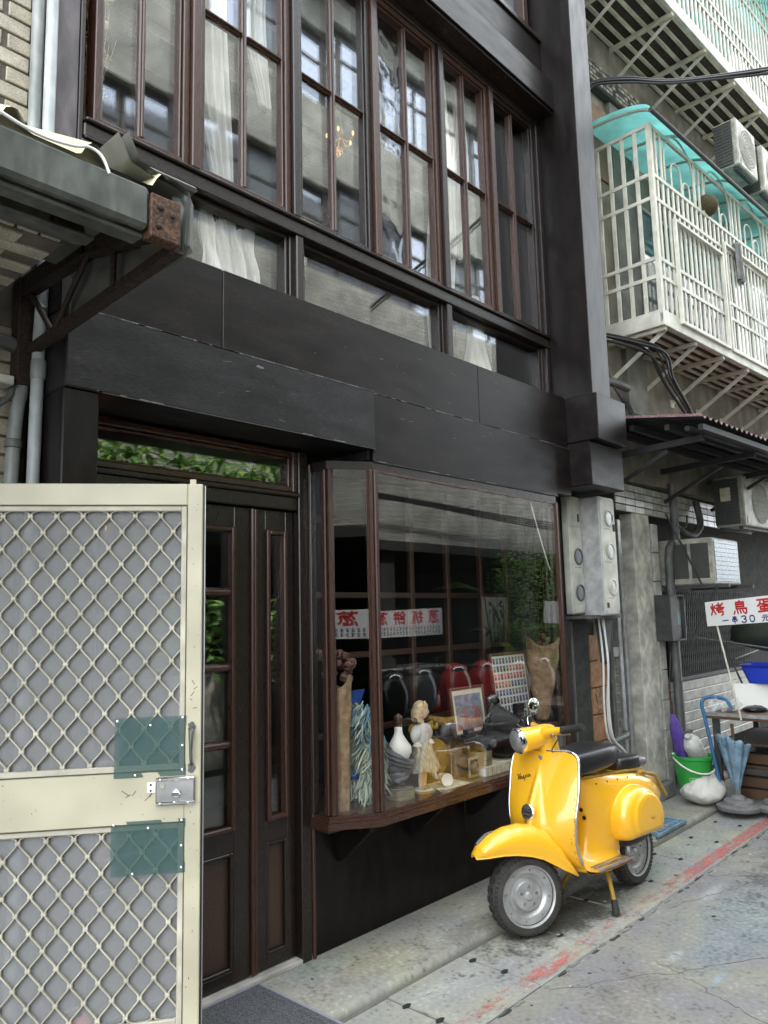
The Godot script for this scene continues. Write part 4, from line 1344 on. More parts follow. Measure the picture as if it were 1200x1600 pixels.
	for k in 3:
		box(st, bc + bb * Vector3(0.02 - 0.02 * k, 0.0115, 0), Vector3(0.003, 0.0045, 0.064 - 0.016 * absf(k - 1.0)))
	put("badge_grille", mesh_of(st, M.chrome), shield)
	st = S()
	var ec: Vector3 = sh.call(0.5, 2.0 / (m - 1.0), -0.003)
	prism(st, [Vector2(-0.011, 0.014), Vector2(0.011, 0.014), Vector2(0.011, -0.006), Vector2(0, -0.016), Vector2(-0.011, -0.006)], ec, Basis(Vector3(0, 0, 1), Vector3(0.25, 1, 0).normalized(), Vector3(1, -0.25, 0).normalized()), 0.004)
	put("small_emblem", mesh_of(st, M.teal), shield)
	st = S()
	bar(st, ec + Vector3(0.006, -0.012, -0.006), ec + Vector3(0.006, 0.012, 0.008), 0.004, 0.002)
	put("emblem_stripe", mesh_of(st, M.blue_ink), shield)
	st = S()
	var script := [[[0, 7], [1.2, 7.6], [1.6, 0.5], [3.2, 8.2]], [[3.0, 2.2], [4.8, 3.2], [4.2, 4.4], [3.2, 3.4], [3.4, 0.6], [5.2, 1.0]], [[5.4, 0.8], [6.6, 4.0], [6.9, 1.2], [5.8, 0.4], [7.2, 1.0]],
		[[7.6, -2.6], [8.2, 3.8], [9.6, 3.6], [9.4, 0.8], [8.0, 0.8]], [[12.0, 3.2], [10.8, 3.8], [10.2, 1.6], [11.0, 0.6], [12.0, 2.6], [12.0, 0.8], [13.2, 1.2]]]
	var back_l := -0.082
	for s in script:
		var pts := []
		for p in s:
			var l: float = back_l - 0.066 + p[0] * 0.0078
			var hh: float = 0.755 + p[1] * 0.0044 + p[0] * 0.0027
			# find v on the shield for this height
			var best := 0.0
			var bd := 9.0
			for k in 200:
				var vv := 0.1 + 0.3 * k / 200.0
				var hd: float = absf(sh.call(0.5, vv, 0).y - hh)
				if hd < bd:
					bd = hd
					best = vv
			var q: Vector3 = sh.call(0.5 + 0.5 * l / 0.213, best, -0.003)
			pts.append(q)
		tube(st, pts, 0.0022, 5)
	put("lettering", mesh_of(st, M.black_gloss), shield)
	# steering head: headset, lamp, bars; turned with the wheel
	var hp := Vector3(-0.285, 0, 0)
	var hx := Transform3D(sb * Basis.from_scale(Vector3(1.1, 1.0, 1.1)), sv(-0.285, 0, 0))
	st = S()
	var rings := []
	# column rising from the shield into the lamp bowl
	for r in [[-0.03, 0.915, 0.055, 0.045], [-0.025, 0.95, 0.056, 0.047], [-0.015, 0.985, 0.062, 0.052], [0.0, 1.02, 0.07, 0.06], [0.002, 1.05, 0.07, 0.062], [-0.005, 1.068, 0.055, 0.055], [-0.015, 1.076, 0.03, 0.03], [-0.02, 1.078, 0.002, 0.002]]:
		var ring := []
		for k in 24:
			var t := TAU * k / 24
			ring.append(Vector3(r[0] + cos(t) * r[2], r[1], sin(t) * r[3]))
		rings.append(ring)
	loft(st, rings)
	# lamp bowl forward
	var lb := Basis(Vector3(0, 0, 1), -PI / 2 - 0.12)
	lathe(st, [Vector2(0.03, -0.06), Vector2(0.055, -0.03), Vector2(0.063, 0.02), Vector2(0.068, 0.075), Vector2(0.07, 0.115)], Vector3(0.03, 1.01, 0), lb, 32)
	# wings to the bars
	for s in [-1.0, 1.0]:
		var wr := []
		for w in [[0.02, 0.005, 1.03, 0.05, 0.042], [0.06, 0.0, 1.038, 0.044, 0.034], [0.1, -0.012, 1.045, 0.032, 0.026], [0.14, -0.022, 1.052, 0.024, 0.021], [0.165, -0.03, 1.056, 0.02, 0.02]]:
			var ring := []
			for k in 16:
				var t := TAU * k / 16
				ring.append(Vector3(w[1] + cos(t) * w[3], w[2] + sin(t) * w[4], s * w[0]))
			wr.append(ring)
		loft(st, wr)
	var head := put("headset", mesh_of(st, M.yellow), sc, hx)
	st = S()
	lathe(st, [Vector2(0.071, 0.105), Vector2(0.0745, 0.112), Vector2(0.074, 0.128), Vector2(0.066, 0.136)], Vector3(0.03, 1.01, 0), lb, 36)
	put("lamp_rim", mesh_of(st, M.chrome), head)
	st = S()
	lathe(st, [Vector2(0.067, 0.13), Vector2(0.05, 0.146), Vector2(0.025, 0.153), Vector2(0.0, 0.155)], Vector3(0.03, 1.01, 0), lb, 32)
	put("headlight", mesh_of(st, M.alu), head)
	for s in [-1.0, 1.0]:
		var g := S()
		var p0 := Vector3(-0.03, 1.056, s * 0.16)
		var p1 := Vector3(-0.065, 1.085, s * 0.30)
		var dd := (p1 - p0).normalized()
		tube(g, [p0, p0 + dd * 0.012, p0 + dd * 0.014, p1 - dd * 0.012, p1], [0.024, 0.024, 0.02, 0.021, 0.019], 14)
		for k in 6:
			tube(g, [p0 + dd * (0.03 + 0.018 * k), p0 + dd * (0.036 + 0.018 * k)], 0.0215, 12)
		put("hand_grip", mesh_of(g, M.rubber), head)
		g = S()
		tube(g, curve([p0 + Vector3(0.02, -0.01, 0), p0 + Vector3(0.05, -0.015, s * 0.05), p0 + Vector3(0.035, -0.005, s * 0.13)], 4), 0.0045, 6)
		put("lever", mesh_of(g, M.steel), head)
	var ky := S()
	blob(ky, Vector3(0.0, 1.03, -0.1), Vector3(0.016, 0.016, 0.02))
	put("switch", mesh_of(ky, M.steel), head)
	# small fly screen spike and mirror on the far grip
	st = S()
	var mc := sv(-0.44, 1.165, -0.17)
	tube(st, curve([sv(-0.36, 1.06, -0.16), sv(-0.4, 1.1, -0.19), mc + Vector3(-0.02, -0.05, 0)], 4), 0.004, 6)
	put("mirror_stem", mesh_of(st, M.chrome), sc)
	var toc := (Vector3(0, 1.68, 3.062) - sc.transform * mc).normalized()
	var nl := (sc.transform.basis.inverse() * (toc + Vector3(0.55, 0.05, 0.75))).normalized()
	var mb := frame_of(nl) * Basis(Vector3.RIGHT, PI / 2)
	st = S()
	var mp := []
	for k in 7:
		var t := PI / 2 * k / 6.0
		mp.append(Vector2(0.045 * sin(t), -0.03 * cos(t)))
	mp.append(Vector2(0.047, 0.004))
	mp.append(Vector2(0.042, 0.007))
	lathe(st, mp, mc, mb, 28)
	var mi := put("mirror", mesh_of(st, M.chrome), sc)
	st = S()
	lathe(st, [Vector2(0.042, 0.004), Vector2(0.025, 0.011), Vector2(0.0, 0.013)], mc, mb, 28)
	put("mirror_glass", mesh_of(st, M.lens), mi)
	# body
	rings = []
	var prof := [[0.262, -0.40, -0.84, 0.16], [0.275, -0.455, -0.86, 0.13], [0.30, -0.495, -0.9, 0.112], [0.335, -0.52, -1.0, 0.112], [0.38, -0.535, -1.33, 0.135], [0.45, -0.54, -1.405, 0.155], [0.52, -0.535, -1.42, 0.165], [0.58, -0.52, -1.39, 0.166], [0.63, -0.505, -1.34, 0.16], [0.67, -0.49, -1.26, 0.15], [0.70, -0.475, -1.12, 0.135], [0.725, -0.462, -0.93, 0.118], [0.742, -0.452, -0.72, 0.1], [0.748, -0.47, -0.66, 0.07]]
	for r in prof:
		var ring := []
		var c: float = (r[1] + r[2]) * 0.5
		var hl: float = (r[1] - r[2]) * 0.5
		for k in 40:
			var t := TAU * k / 40
			var ca := signf(cos(t)) * pow(absf(cos(t)), 0.8)
			var sa := signf(sin(t)) * pow(absf(sin(t)), 0.62)
			var ww: float = r[3]
			if cos(t) > 0:
				ww *= lerpf(1.0, 0.86, cos(t))
			ring.append(sv(c + hl * ca, r[0], ww * sa))
		rings.append(ring)
	st = S()
	loft(st, rings)
	var body := put("body", mesh_of(st, M.yellow), sc)
	# side cowls
	for s in [-1.0, 1.0]:
		var shp := func(k: int, g: float) -> Vector2:
			var t := TAU * k / 36
			var x := -0.925 + 0.235 * g * signf(cos(t)) * pow(absf(cos(t)), 0.85)
			var y := 0.475 + 0.175 * g * signf(sin(t)) * pow(absf(sin(t)), 0.9)
			if cos(t) > 0:
				x = -0.925 + 0.215 * g * pow(absf(cos(t)), 0.9)
			else:
				y -= 0.03 * absf(cos(t)) * (1.0 if sin(t) > 0 else 0.2)
			return Vector2(x, maxf(y, lerpf(0.352, 0.36, (x + 1.16) / 0.47) + (1.0 - g) * 0.1))
		rings = []
		for q in [[0.1, 1.03], [0.165, 1.02], [0.195, 0.995], [0.215, 0.96], [0.23, 0.91], [0.24, 0.845], [0.246, 0.79], [0.249, 0.765], [0.257, 0.74], [0.261, 0.7], [0.263, 0.5], [0.264, 0.2], [0.264, 0.01]]:
			var ring := []
			for k in 36:
				var p: Vector2 = shp.call(k, q[1])
				if q[1] < 0.77:
					p.x -= 0.02
				ring.append(sv(p.x, p.y, s * q[0]))
			rings.append(ring)
		st = S()
		loft(st, rings)
		put("side_cowl", mesh_of(st, M.yellow), body)
	# brake cable and panel seams
	st = S()
	tube(st, curve([sv(-0.27, 1.03, 0.13), sv(-0.2, 1.0, 0.15), sv(-0.22, 0.95, 0.1), sv(-0.28, 0.92, 0.06)], 5), 0.004, 6)
	tube(st, curve([sv(-0.29, 1.03, -0.13), sv(-0.2, 0.99, -0.14), sv(-0.23, 0.94, -0.08)], 5), 0.004, 6)
	put("control_cable", mesh_of(st, M.cable), sc)
	# chips, bolts and rust
	st = S()
	for k in 26:
		var l := rng.randf_range(-0.2, 0.2)
		blob(st, sv(-0.45 - rng.randf() * 0.3, 0.2605, l), Vector3(rng.randf_range(0.002, 0.007), 0.0012, rng.randf_range(0.002, 0.006)), Basis.IDENTITY, 6, 4)
	for k in 16:
		var v := rng.randf_range(0.3, 0.62)
		blob(st, sh.call(0.97 + rng.randf_range(-0.02, 0.02), v, 0.0), Vector3(0.0012, rng.randf_range(0.002, 0.006), rng.randf_range(0.001, 0.003)), Basis.IDENTITY, 6, 4)
	put("paint_chip", mesh_of(st, M.rust), body).set_meta("kind", "stuff")
	for k in 5:
		st = S()
		lathe(st, [Vector2(0.006, 0), Vector2(0.006, 0.003), Vector2(0.0, 0.005)], sv(-0.56 - 0.12 * k, 0.712 - 0.006 * k, 0.148 - 0.002 * k), Basis(Vector3.RIGHT, -PI / 2), 8)
		put("bolt", mesh_of(st, M.dull_steel), body)
	# underside, exhaust
	st = S()
	blob(st, sv(-0.98, 0.335, 0.08), Vector3(0.18, 0.05, 0.08), Basis.IDENTITY, 14, 8, 3.0)
	blob(st, sv(-0.9, 0.27, -0.1), Vector3(0.2, 0.07, 0.09), Basis.IDENTITY, 14, 8, 3.0)
	put("engine", mesh_of(st, M.black), sc)
	# kick lever holes
	st = S()
	for p in [[-0.534, 0.56, 0.05], [-0.54, 0.515, 0.062]]:
		lathe(st, [Vector2(0.012, 0.0), Vector2(0.012, 0.006), Vector2(0.008, 0.007), Vector2(0.0, 0.003)], sv(p[0] + 0.004, p[1], p[2]), Basis(Vector3(0, 0, 1), -PI / 2), 12)
	put("key_hole", mesh_of(st, M.black), body)
	# tail lamp and rack edge
	st = S()
	tube(st, [sv(-1.1, 0.70, 0.13), sv(-1.28, 0.655, 0.13), sv(-1.42, 0.5, 0.12)], 0.012, 8)
	tube(st, [sv(-1.1, 0.70, -0.13), sv(-1.28, 0.655, -0.13), sv(-1.42, 0.5, -0.12)], 0.012, 8)
	put("rear_rail", mesh_of(st, M.yellow_dull), sc)
	st = S()
	blob(st, sv(-1.3, 0.73, 0.0), Vector3(0.05, 0.035, 0.06), Basis.IDENTITY, 14, 8, 2.6)
	put("tail_lamp", mesh_of(st, M.grey_paint), sc)
	# seat rails
	st = S()
	bar(st, sv(-0.5, 0.752, 0.1), sv(-1.14, 0.712, 0.11), 0.02, 0.012)
	bar(st, sv(-0.5, 0.752, -0.1), sv(-1.14, 0.712, -0.11), 0.02, 0.012)
	put("seat_rail", mesh_of(st, M.yellow_dull), sc)
	# seat: nose to tail loft
	rings = []
	for r in [[-0.375, 0.815, 0.02, 0.012], [-0.382, 0.815, 0.06, 0.05], [-0.41, 0.817, 0.1, 0.068], [-0.48, 0.82, 0.128, 0.075], [-0.58, 0.826, 0.148, 0.078], [-0.7, 0.834, 0.158, 0.078], [-0.78, 0.84, 0.155, 0.076], [-0.85, 0.842, 0.135, 0.07], [-0.89, 0.84, 0.095, 0.058], [-0.905, 0.836, 0.03, 0.03]]:
		var ring := []
		for k in 28:
			var t := TAU * k / 28
			var y := sin(t)
			y = signf(y) * pow(absf(y), 0.55)
			ring.append(sv(r[0], r[1] + r[3] * y * (1.0 if y > 0 else 0.9), r[2] * signf(cos(t)) * pow(absf(cos(t)), 0.55)))
		rings.append(ring)
	st = S()
	loft(st, rings)
	var seat := put("seat", mesh_of(st, M.leather), sc)
	st = S()
	var pp := []
	for k in 25:
		var t := PI * k / 24
		pp.append(sv(-0.68 - 0.258 * cos(t) * -1.0 if false else -0.645 + 0.26 * cos(t), 0.84 + 0.012 * -cos(t), 0.128 * pow(sin(t), 0.6) + 0.012))
	tube(st, pp, 0.0045, 6)
	put("seat_piping", mesh_of(st, M.black_gloss), seat)
	st = S()
	tube(st, curve([sv(-0.62, 0.82, 0.135), sv(-0.66, 0.87, 0.12), sv(-0.7, 0.895, 0.0), sv(-0.74, 0.87, -0.12), sv(-0.76, 0.82, -0.135)], 4), 0.006, 6)
	put("grab_strap", mesh_of(st, M.black), seat)
	rings = []
	for r in [[0.705, 0.95], [0.715, 1.0], [0.775, 1.0], [0.79, 0.97], [0.795, 0.9], [0.8, 0.01]]:
		var ring := []
		for k in 28:
			var t := TAU * k / 28
			ring.append(sv(-1.075 + 0.13 * r[1] * signf(cos(t)) * pow(absf(cos(t)), 0.7), r[0], 0.115 * r[1] * signf(sin(t)) * pow(absf(sin(t)), 0.7)))
		rings.append(ring)
	st = S()
	loft(st, rings)
	put("pillion_pad", mesh_of(st, M.leather), sc)
	# centre stand
	st = S()
	for s in [-1.0, 1.0]:
		tube(st, curve([sv(-0.66, 0.24, 0.06 * s), sv(-0.645, 0.19, 0.11 * s), sv(-0.6, 0.11, 0.16 * s), sv(-0.575, 0.05, 0.185 * s)], 4), 0.013, 10)
	tube(st, [sv(-0.66, 0.235, -0.07), sv(-0.66, 0.235, 0.07)], 0.014, 8)
	var std := put("centre_stand", mesh_of(st, M.yellow_dull), sc)
	st = S()
	for s in [-1.0, 1.0]:
		var dy := 0.012 if s > 0 else -0.004
		st = S()
		tube(st, [sv(-0.582, 0.07, 0.178 * s), sv(-0.566, 0.02, 0.194 * s), sv(-0.562, 0.002 - dy * 0.3, 0.197 * s)], [0.018, 0.021, 0.024], 12)
		put("rubber_foot", mesh_of(st, M.rubber), std)

# a plainer modern scooter for the far side of the lane
func parked_scooter(label: String, at: Vector3, yaw: float, paint: Material) -> void:
	var sc := thing("parked_scooter", label, "scooter", at, "scooters parked across the lane", yaw, true)
	wheel(sc, Vector3(0, 0.23, 0), 0.0, 0.23, 0.05, 0.15, M.rim_paint)
	wheel(sc, Vector3(-1.22, 0.23, 0), 0.0, 0.23, 0.05, 0.15, M.rim_paint)
	var st := S()
	var rings := []
	for r in [[0.06, 0.62, 0.03, 0.05], [0.02, 0.7, 0.12, 0.18], [-0.08, 0.76, 0.2, 0.28], [-0.2, 0.78, 0.22, 0.32], [-0.28, 0.7, 0.2, 0.32], [-0.33, 0.5, 0.15, 0.2]]:
		var ring := []
		for k in 20:
			var t := TAU * k / 20
			ring.append(Vector3(r[0], r[1] + sin(t) * r[3], cos(t) * r[2]))
		rings.append(ring)
	loft(st, rings)
	put("front_shell", mesh_of(st, paint), sc)
	st = S()
	rings = []
	for r in [[-0.6, 0.45, 0.1, 0.1], [-0.68, 0.52, 0.17, 0.18], [-0.9, 0.58, 0.2, 0.18], [-1.2, 0.66, 0.18, 0.14], [-1.45, 0.76, 0.1, 0.07], [-1.52, 0.79, 0.02, 0.02]]:
		var ring := []
		for k in 20:
			var t := TAU * k / 20
			ring.append(Vector3(r[0], r[1] + sin(t) * r[3], cos(t) * r[2]))
		rings.append(ring)
	loft(st, rings)
	put("rear_shell", mesh_of(st, paint), sc)
	st = S()
	bar(st, Vector3(-0.28, 0.36, 0), Vector3(-0.75, 0.36, 0), 0.3, 0.08)
	blob(st, Vector3(-0.05, 0.48, 0), Vector3(0.26, 0.05, 0.08))
	blob(st, Vector3(-1.15, 0.4, 0.1), Vector3(0.22, 0.1, 0.06))
	put("chassis", mesh_of(st, M.black), sc)
	st = S()
	blob(st, Vector3(-0.98, 0.82, 0), Vector3(0.4, 0.07, 0.15), Basis(Vector3(0, 0, 1), -0.06), 18, 10, 2.6)
	put("seat", mesh_of(st, M.leather), sc)
	st = S()
	blob(st, Vector3(-0.17, 1.0, 0), Vector3(0.12, 0.08, 0.16), Basis.IDENTITY, 16, 10, 2.4)
	put("headset", mesh_of(st, paint), sc)
	st = S()
	tube(st, [Vector3(-0.22, 1.03, -0.34), Vector3(-0.2, 1.02, 0.0), Vector3(-0.22, 1.03, 0.34)], 0.016, 8)
	put("handlebar", mesh_of(st, M.black), sc)
	for s in [-1.0, 1.0]:
		st = S()
		tube(st, [Vector3(-0.2, 1.04, s * 0.2), Vector3(-0.22, 1.2, s * 0.27)], 0.006, 6)
		blob(st, Vector3(-0.22, 1.24, s * 0.29), Vector3(0.012, 0.05, 0.075))
		put("mirror", mesh_of(st, M.black_gloss), sc)
	st = S()
	blob(st, Vector3(-0.07, 1.0, 0), Vector3(0.03, 0.05, 0.09))
	put("headlight", mesh_of(st, M.chrome), sc)

# ---------------------------------------------------------------- things in the bay window
func film_can(label: String, at: Vector3, r: float, h: float) -> void:
	var o := thing("film_can", label, "film can", at, "film cans in the window", 0.0, true)
	var st := S()
	lathe(st, [Vector2(0, 0), Vector2(r, 0.0), Vector2(r, h * 0.62), Vector2(r + 0.002, h * 0.63), Vector2(r + 0.002, h - 0.002), Vector2(r - 0.001, h), Vector2(r - 0.008, h), Vector2(r - 0.011, h - 0.002), Vector2(0, h - 0.002)], Vector3.ZERO, Basis.IDENTITY, 36)
	put("can_body", mesh_of(st, M.film_can), o)

func paper_cone(n: String, label: String, bot: Vector3, top: Vector3, r0: float, r1: float, heads: Array, mh: Material) -> void:
	var o := thing(n, label, "bouquet", bot)
	var st := S()
	var ax := (top - bot).normalized()
	var b := frame_of(ax)
	var f := func(u: float, v: float) -> Vector3:
		var t := TAU * u
		var fl := sin(t * 3.0 + v * 4.0) * 0.06 + sin(t * 5.0 - v * 9.0) * 0.05 + sin(t * 2.0 + v * 17.0) * 0.05
		var r := lerpf(r0, r1, pow(v, 0.8)) * (1.0 + fl)
		var lip := 0.035 * sin(t * 2.0 + 0.8) * smoothstep(0.85, 1.0, v)
		return bot.lerp(top, v) + ax * lip + b.x * cos(t) * r + b.y * sin(t) * r * 0.8
	grid(st, f, 36, 40, Vector3(0, 0, 1))
	obj("kraft_wrap", st, M.kraft, o)
	st = S()
	for k in 9:
		var t := TAU * k / 9
		var e := bot - ax * rng.randf_range(0.01, 0.04) + (b.x * cos(t) + b.y * sin(t)) * r0 * 0.5
		tube(st, [e, bot + ax * 0.1 + (b.x * cos(t) + b.y * sin(t)) * r0 * 0.4], 0.003, 5)
	obj("stem", st, M.bark, o)
	for h in heads:
		st = S()
		var c: Vector3 = h[0]
		for q in 16:
			var d := Vector3(rng.randf_range(-1, 1), rng.randf_range(-0.8, 1), rng.randf_range(-1, 1)).normalized()
			blob(st, c + d * h[1] * 0.55, Vector3(h[1] * 0.5, h[1] * 0.2, h[1] * 0.5), frame_of(d) * Basis(Vector3.RIGHT, PI / 2), 7, 4, 2.0, 0.25)
		obj("flower_head", st, mh, o)

func build_display() -> void:
	var fy := 0.6465
	# dried flowers in kraft paper at the left
	var heads := []
	for k in 34:
		heads.append([Vector3(2.865 + rng.randf_range(-0.1, 0.11), 1.37 + rng.randf_range(-0.02, 0.13), 0.06 + rng.randf_range(-0.06, 0.05)), rng.randf_range(0.02, 0.032)])
	paper_cone("dried_flower_bouquet", "dried brown roses wrapped in a tall kraft paper cone at the bay's left corner", Vector3(2.875, 0.67, 0.06), Vector3(2.865, 1.34, 0.075), 0.05, 0.078, heads, M.dry_flower)
	heads = []
	for k in 7:
		heads.append([Vector3(4.93 + rng.randf_range(-0.07, 0.07), 1.46 + rng.randf_range(-0.03, 0.07), 0.06 + rng.randf_range(-0.04, 0.05)), rng.randf_range(0.02, 0.03)])
	paper_cone("paper_bouquet", "crumpled kraft paper cone of dried flowers at the bay's right end", Vector3(4.91, 0.92, 0.04), Vector3(4.95, 1.47, 0.06), 0.04, 0.13, heads, M.dry_flower)
	bxo("plinth", 4.83, 5.0, fy, 0.9, -0.06, 0.12, M.dark_wood, shop, 0.004)
	# blue tasselled bag with long feathery hair
	var fb := thing("feather_bundle", "shaggy grey green and blue feather bundle beside the kraft paper cone", "feather duster", Vector3(3.05, fy, 0.03))
	var st := S()
	var sts := [S(), S(), S()]
	for k in 760:
		var u := rng.randf()
		var c := Vector3(3.06 + 0.06 * sin(u * 3.0) + rng.randf_range(-0.085, 0.075), lerpf(1.2, 0.76, u) + rng.randf_range(-0.03, 0.03), 0.045 + rng.randf_range(-0.05, 0.07))
		var d := Vector3(-0.12 * (1.0 - u) + 0.06 * sin(u * 9.0 + k), -0.1 - 0.06 * u, 0.05).normalized()
		var p := [c]
		var l := rng.randf_range(0.05, 0.15)
		var sd := rng.randf_range(-1, 1)
		for q in 5:
			d = (d + Vector3(sd * 0.42, -0.1, rng.randf_range(-0.2, 0.15))).normalized()
			p.append(p[-1] + d * l / 5.0)
		var which := 1 if u < 0.35 and k % 2 == 0 else (2 if k % 5 == 0 else 0)
		tube(sts[which], p, [0.004, 0.0065, 0.006, 0.005, 0.0035, 0.001], 4, false)
	for k in 3:
		obj("tuft", sts[k], [M.fur, M.fur_blue, M.fur_pale][k], fb).set_meta("kind", "stuff")
	st = S()
	blob(st, Vector3(3.06, 0.98, 0.0), Vector3(0.06, 0.22, 0.035), Basis.IDENTITY, 14, 10, 2.0, 0.1)
	obj("core", st, M.fur, fb)
	st = S()
	grid(st, func(u, v): return Vector3(2.96 + 0.17 * u, 1.14 + 0.12 * v + 0.02 * u, -0.01 + 0.03 * sin(u * 5.0 + v * 2.0)), 14, 8, Vector3(0, 0, 1))
	grid(st, func(u, v): return Vector3(2.98 + 0.1 * u, 0.82 + 0.1 * v, 0.03 + 0.03 * sin(u * 4.0 + v * 3.0)), 10, 8, Vector3(0, 0, 1))
	obj("blue_cloth", st, M.blue_cloth, fb)
	st = S()
	bx(st, 2.95, 3.14, fy, 0.72, -0.05, 0.1, 0.004)
	tag(obj("dark_case", st, M.black), "low black case lying under the feather bundle", "case")
	# film cans
	for k in 3:
		film_can("film can under the bust, %s of its stack" % ["bottom", "middle", "top"][k], Vector3(3.262 + 0.003 * k, fy + 0.0315 * k, 0.135), 0.079 - 0.001 * k, 0.031)
	for k in 2:
		film_can("film can under the doll, %s one of two" % ["lower", "upper"][k], Vector3(3.468, fy + 0.026 * k, 0.13), 0.072, 0.0255)
	for k in 3:
		film_can("film can under the boxy camera, %s of its stack" % ["bottom", "middle", "top"][k], Vector3(4.06, 0.742 + 0.029 * k, 0.09), 0.086, 0.0285)
	# bust
	var by := fy + 0.0945
	var bo := thing("tailor_bust", "small white tailor bust with draped grey cloth on a film can stack", "bust", Vector3(3.262, by, 0.135))
	var at := Vector3(3.262, by, 0.135)
	st = S()
	lathe(st, [Vector2(0, 0), Vector2(0.062, 0), Vector2(0.066, 0.008), Vector2(0.06, 0.016), Vector2(0.03, 0.022), Vector2(0.018, 0.04), Vector2(0.02, 0.07), Vector2(0.028, 0.08), Vector2(0, 0.081)], at, Basis.IDENTITY, 28)
	obj("pedestal", st, M.dark_wood, bo)
	st = S()
	lathe(st, [Vector2(0.055, 0.0005), Vector2(0.069, 0.0035), Vector2(0.0695, 0.005), Vector2(0.06, 0.0055)], at, Basis.IDENTITY, 28)
	obj("base_ring", st, M.porcelain, bo)
	var rings := []
	for r in [[0.08, 0.03, 0.025], [0.11, 0.05, 0.038], [0.15, 0.066, 0.05], [0.19, 0.083, 0.058], [0.22, 0.09, 0.056], [0.245, 0.085, 0.046], [0.262, 0.07, 0.036], [0.277, 0.048, 0.028], [0.29, 0.03, 0.024], [0.305, 0.024, 0.022], [0.33, 0.023, 0.021], [0.333, 0.001, 0.001]]:
		var ring := []
		for k in 28:
			var t := TAU * k / 28
			ring.append(at + Basis(Vector3.UP, 0.5) * Vector3(cos(t) * r[1], r[0], sin(t) * r[2] + 0.012 * maxf(0.0, sin(t)) * (1.0 if r[0] > 0.16 and r[0] < 0.24 else 0.0)))
		rings.append(ring)
	loft(st, rings)
	obj("torso", st, M.porcelain, bo)
	st = S()
	lathe(st, [Vector2(0.022, 0.328), Vector2(0.025, 0.335), Vector2(0.018, 0.342), Vector2(0.02, 0.35), Vector2(0.026, 0.365), Vector2(0.022, 0.385), Vector2(0.008, 0.397), Vector2(0, 0.4)], at, Basis.IDENTITY, 20)
	obj("finial", st, M.dark_wood, bo)
	st = S()
	grid(st, func(u, v):
		var t: float = TAU * u + 0.5
		var y: float = 0.05 + 0.15 * v - 0.05 * v * cos(t - 0.9) + 0.012 * sin(v * 40.0 + t * 2.0)
		var r: float = lerpf(0.055, 0.094, smoothstep(0.0, 0.9, v)) + 0.006 * sin(v * 34.0 + t * 3.0)
		return at + Vector3(cos(t) * r, y, sin(t) * r * 0.78), 40, 36, Vector3(1, 0, 0))
	var gc := mt("grey_cloth", lin(0.12, 0.12, 0.125), 0.45, {"two": true, "rim": 0.5})
	obj("drape", st, gc, bo)
	build_doll(Vector3(3.468, fy + 0.0525, 0.13))
	# books
	var bk := [[3.53, 4.36, 0.0, 0.022, 0.02, 0.235, M.ivory, "long flat cream book lowest along the window front"], [3.55, 3.8, 0.0225, 0.046, 0.05, 0.228, M.ivory, "cream book with red and blue spine patches"], [3.87, 4.12, 0.0225, 0.04, 0.03, 0.225, M.kraft, "thin tan book under the press camera"], [3.98, 4.35, 0.0405, 0.0945, 0.0, 0.2, M.ivory, "thick cream book under the middle film can stack"]]
	for b in bk:
		var o := thing("book", b[7], "book", Vector3((b[0] + b[1]) * 0.5, fy + b[2], b[4]), "books in the window")
		bxo("page_block", b[0] + 0.003, b[1] - 0.003, fy + b[2] + 0.003, fy + b[3] - 0.003, b[4] + 0.004, b[5] - 0.004, M.white_print, o)
		var cs := S()
		bx(cs, b[0], b[1], fy + b[2] + 0.0003, fy + b[2] + 0.003, b[4], b[5])
		bx(cs, b[0], b[1], fy + b[3] - 0.003, fy + b[3] - 0.0003, b[4], b[5])
		bx(cs, b[0], b[1], fy + b[2] + 0.003, fy + b[3] - 0.003, b[5] - 0.004, b[5])
		obj("cover", cs, b[6], o)
		for k in 7:
			var x: float = lerpf(b[0] + 0.02, b[1] - 0.02, k / 7.0)
			bxo("spine_band", x, x + 0.004, fy + b[2] + 0.002, fy + b[3] - 0.002, b[5], b[5] + 0.0008, M.kraft, o)
	var pb = get_node("book_001")
	bxo("red_patch", 3.66, 3.70, fy + 0.025, fy + 0.044, 0.2285, 0.2295, M.red_ink, pb)
	bxo("blue_patch", 3.705, 3.745, fy + 0.025, fy + 0.044, 0.2285, 0.2295, M.blue_ink, pb)
	# press camera with wire frame finder
	var cy := fy + 0.041
	var pc := thing("press_camera", "folding press camera with open bed and wire frame finder", "camera", Vector3(3.87, cy, 0.12))
	st = S()
	bx(st, 3.80, 3.93, cy + 0.002, cy + 0.15, 0.03, 0.1, 0.004)
	obj("camera_body", st, M.black, pc)
	st = S()
	bx(st, 3.81, 3.94, cy + 0.001, cy + 0.008, 0.1, 0.225, 0.002)
	bx(st, 3.83, 3.845, cy + 0.008, cy + 0.014, 0.1, 0.22)
	bx(st, 3.905, 3.92, cy + 0.008, cy + 0.014, 0.1, 0.22)
	obj("bed", st, M.ac_dark, pc)
	rings = []
	for k in 13:
		var w := (0.05 if k % 2 else 0.044) * lerpf(1.0, 0.8, k / 12.0)
		var c := Vector3(3.872, cy + 0.075, 0.1 + 0.007 * k)
		rings.append([c + Vector3(-w, -w, 0), c + Vector3(w, -w, 0), c + Vector3(w, w, 0), c + Vector3(-w, w, 0)])
	st = S()
	loft(st, rings)
	obj("bellows", st, M.black, pc)
	st = S()
	bx(st, 3.822, 3.922, cy + 0.02, cy + 0.135, 0.186, 0.192, 0.002)
	obj("lens_board", st, M.alu, pc)
	bxo("shutter_plate", 3.836, 3.908, cy + 0.034, cy + 0.122, 0.192, 0.197, M.black, pc, 0.002)
	st = S()
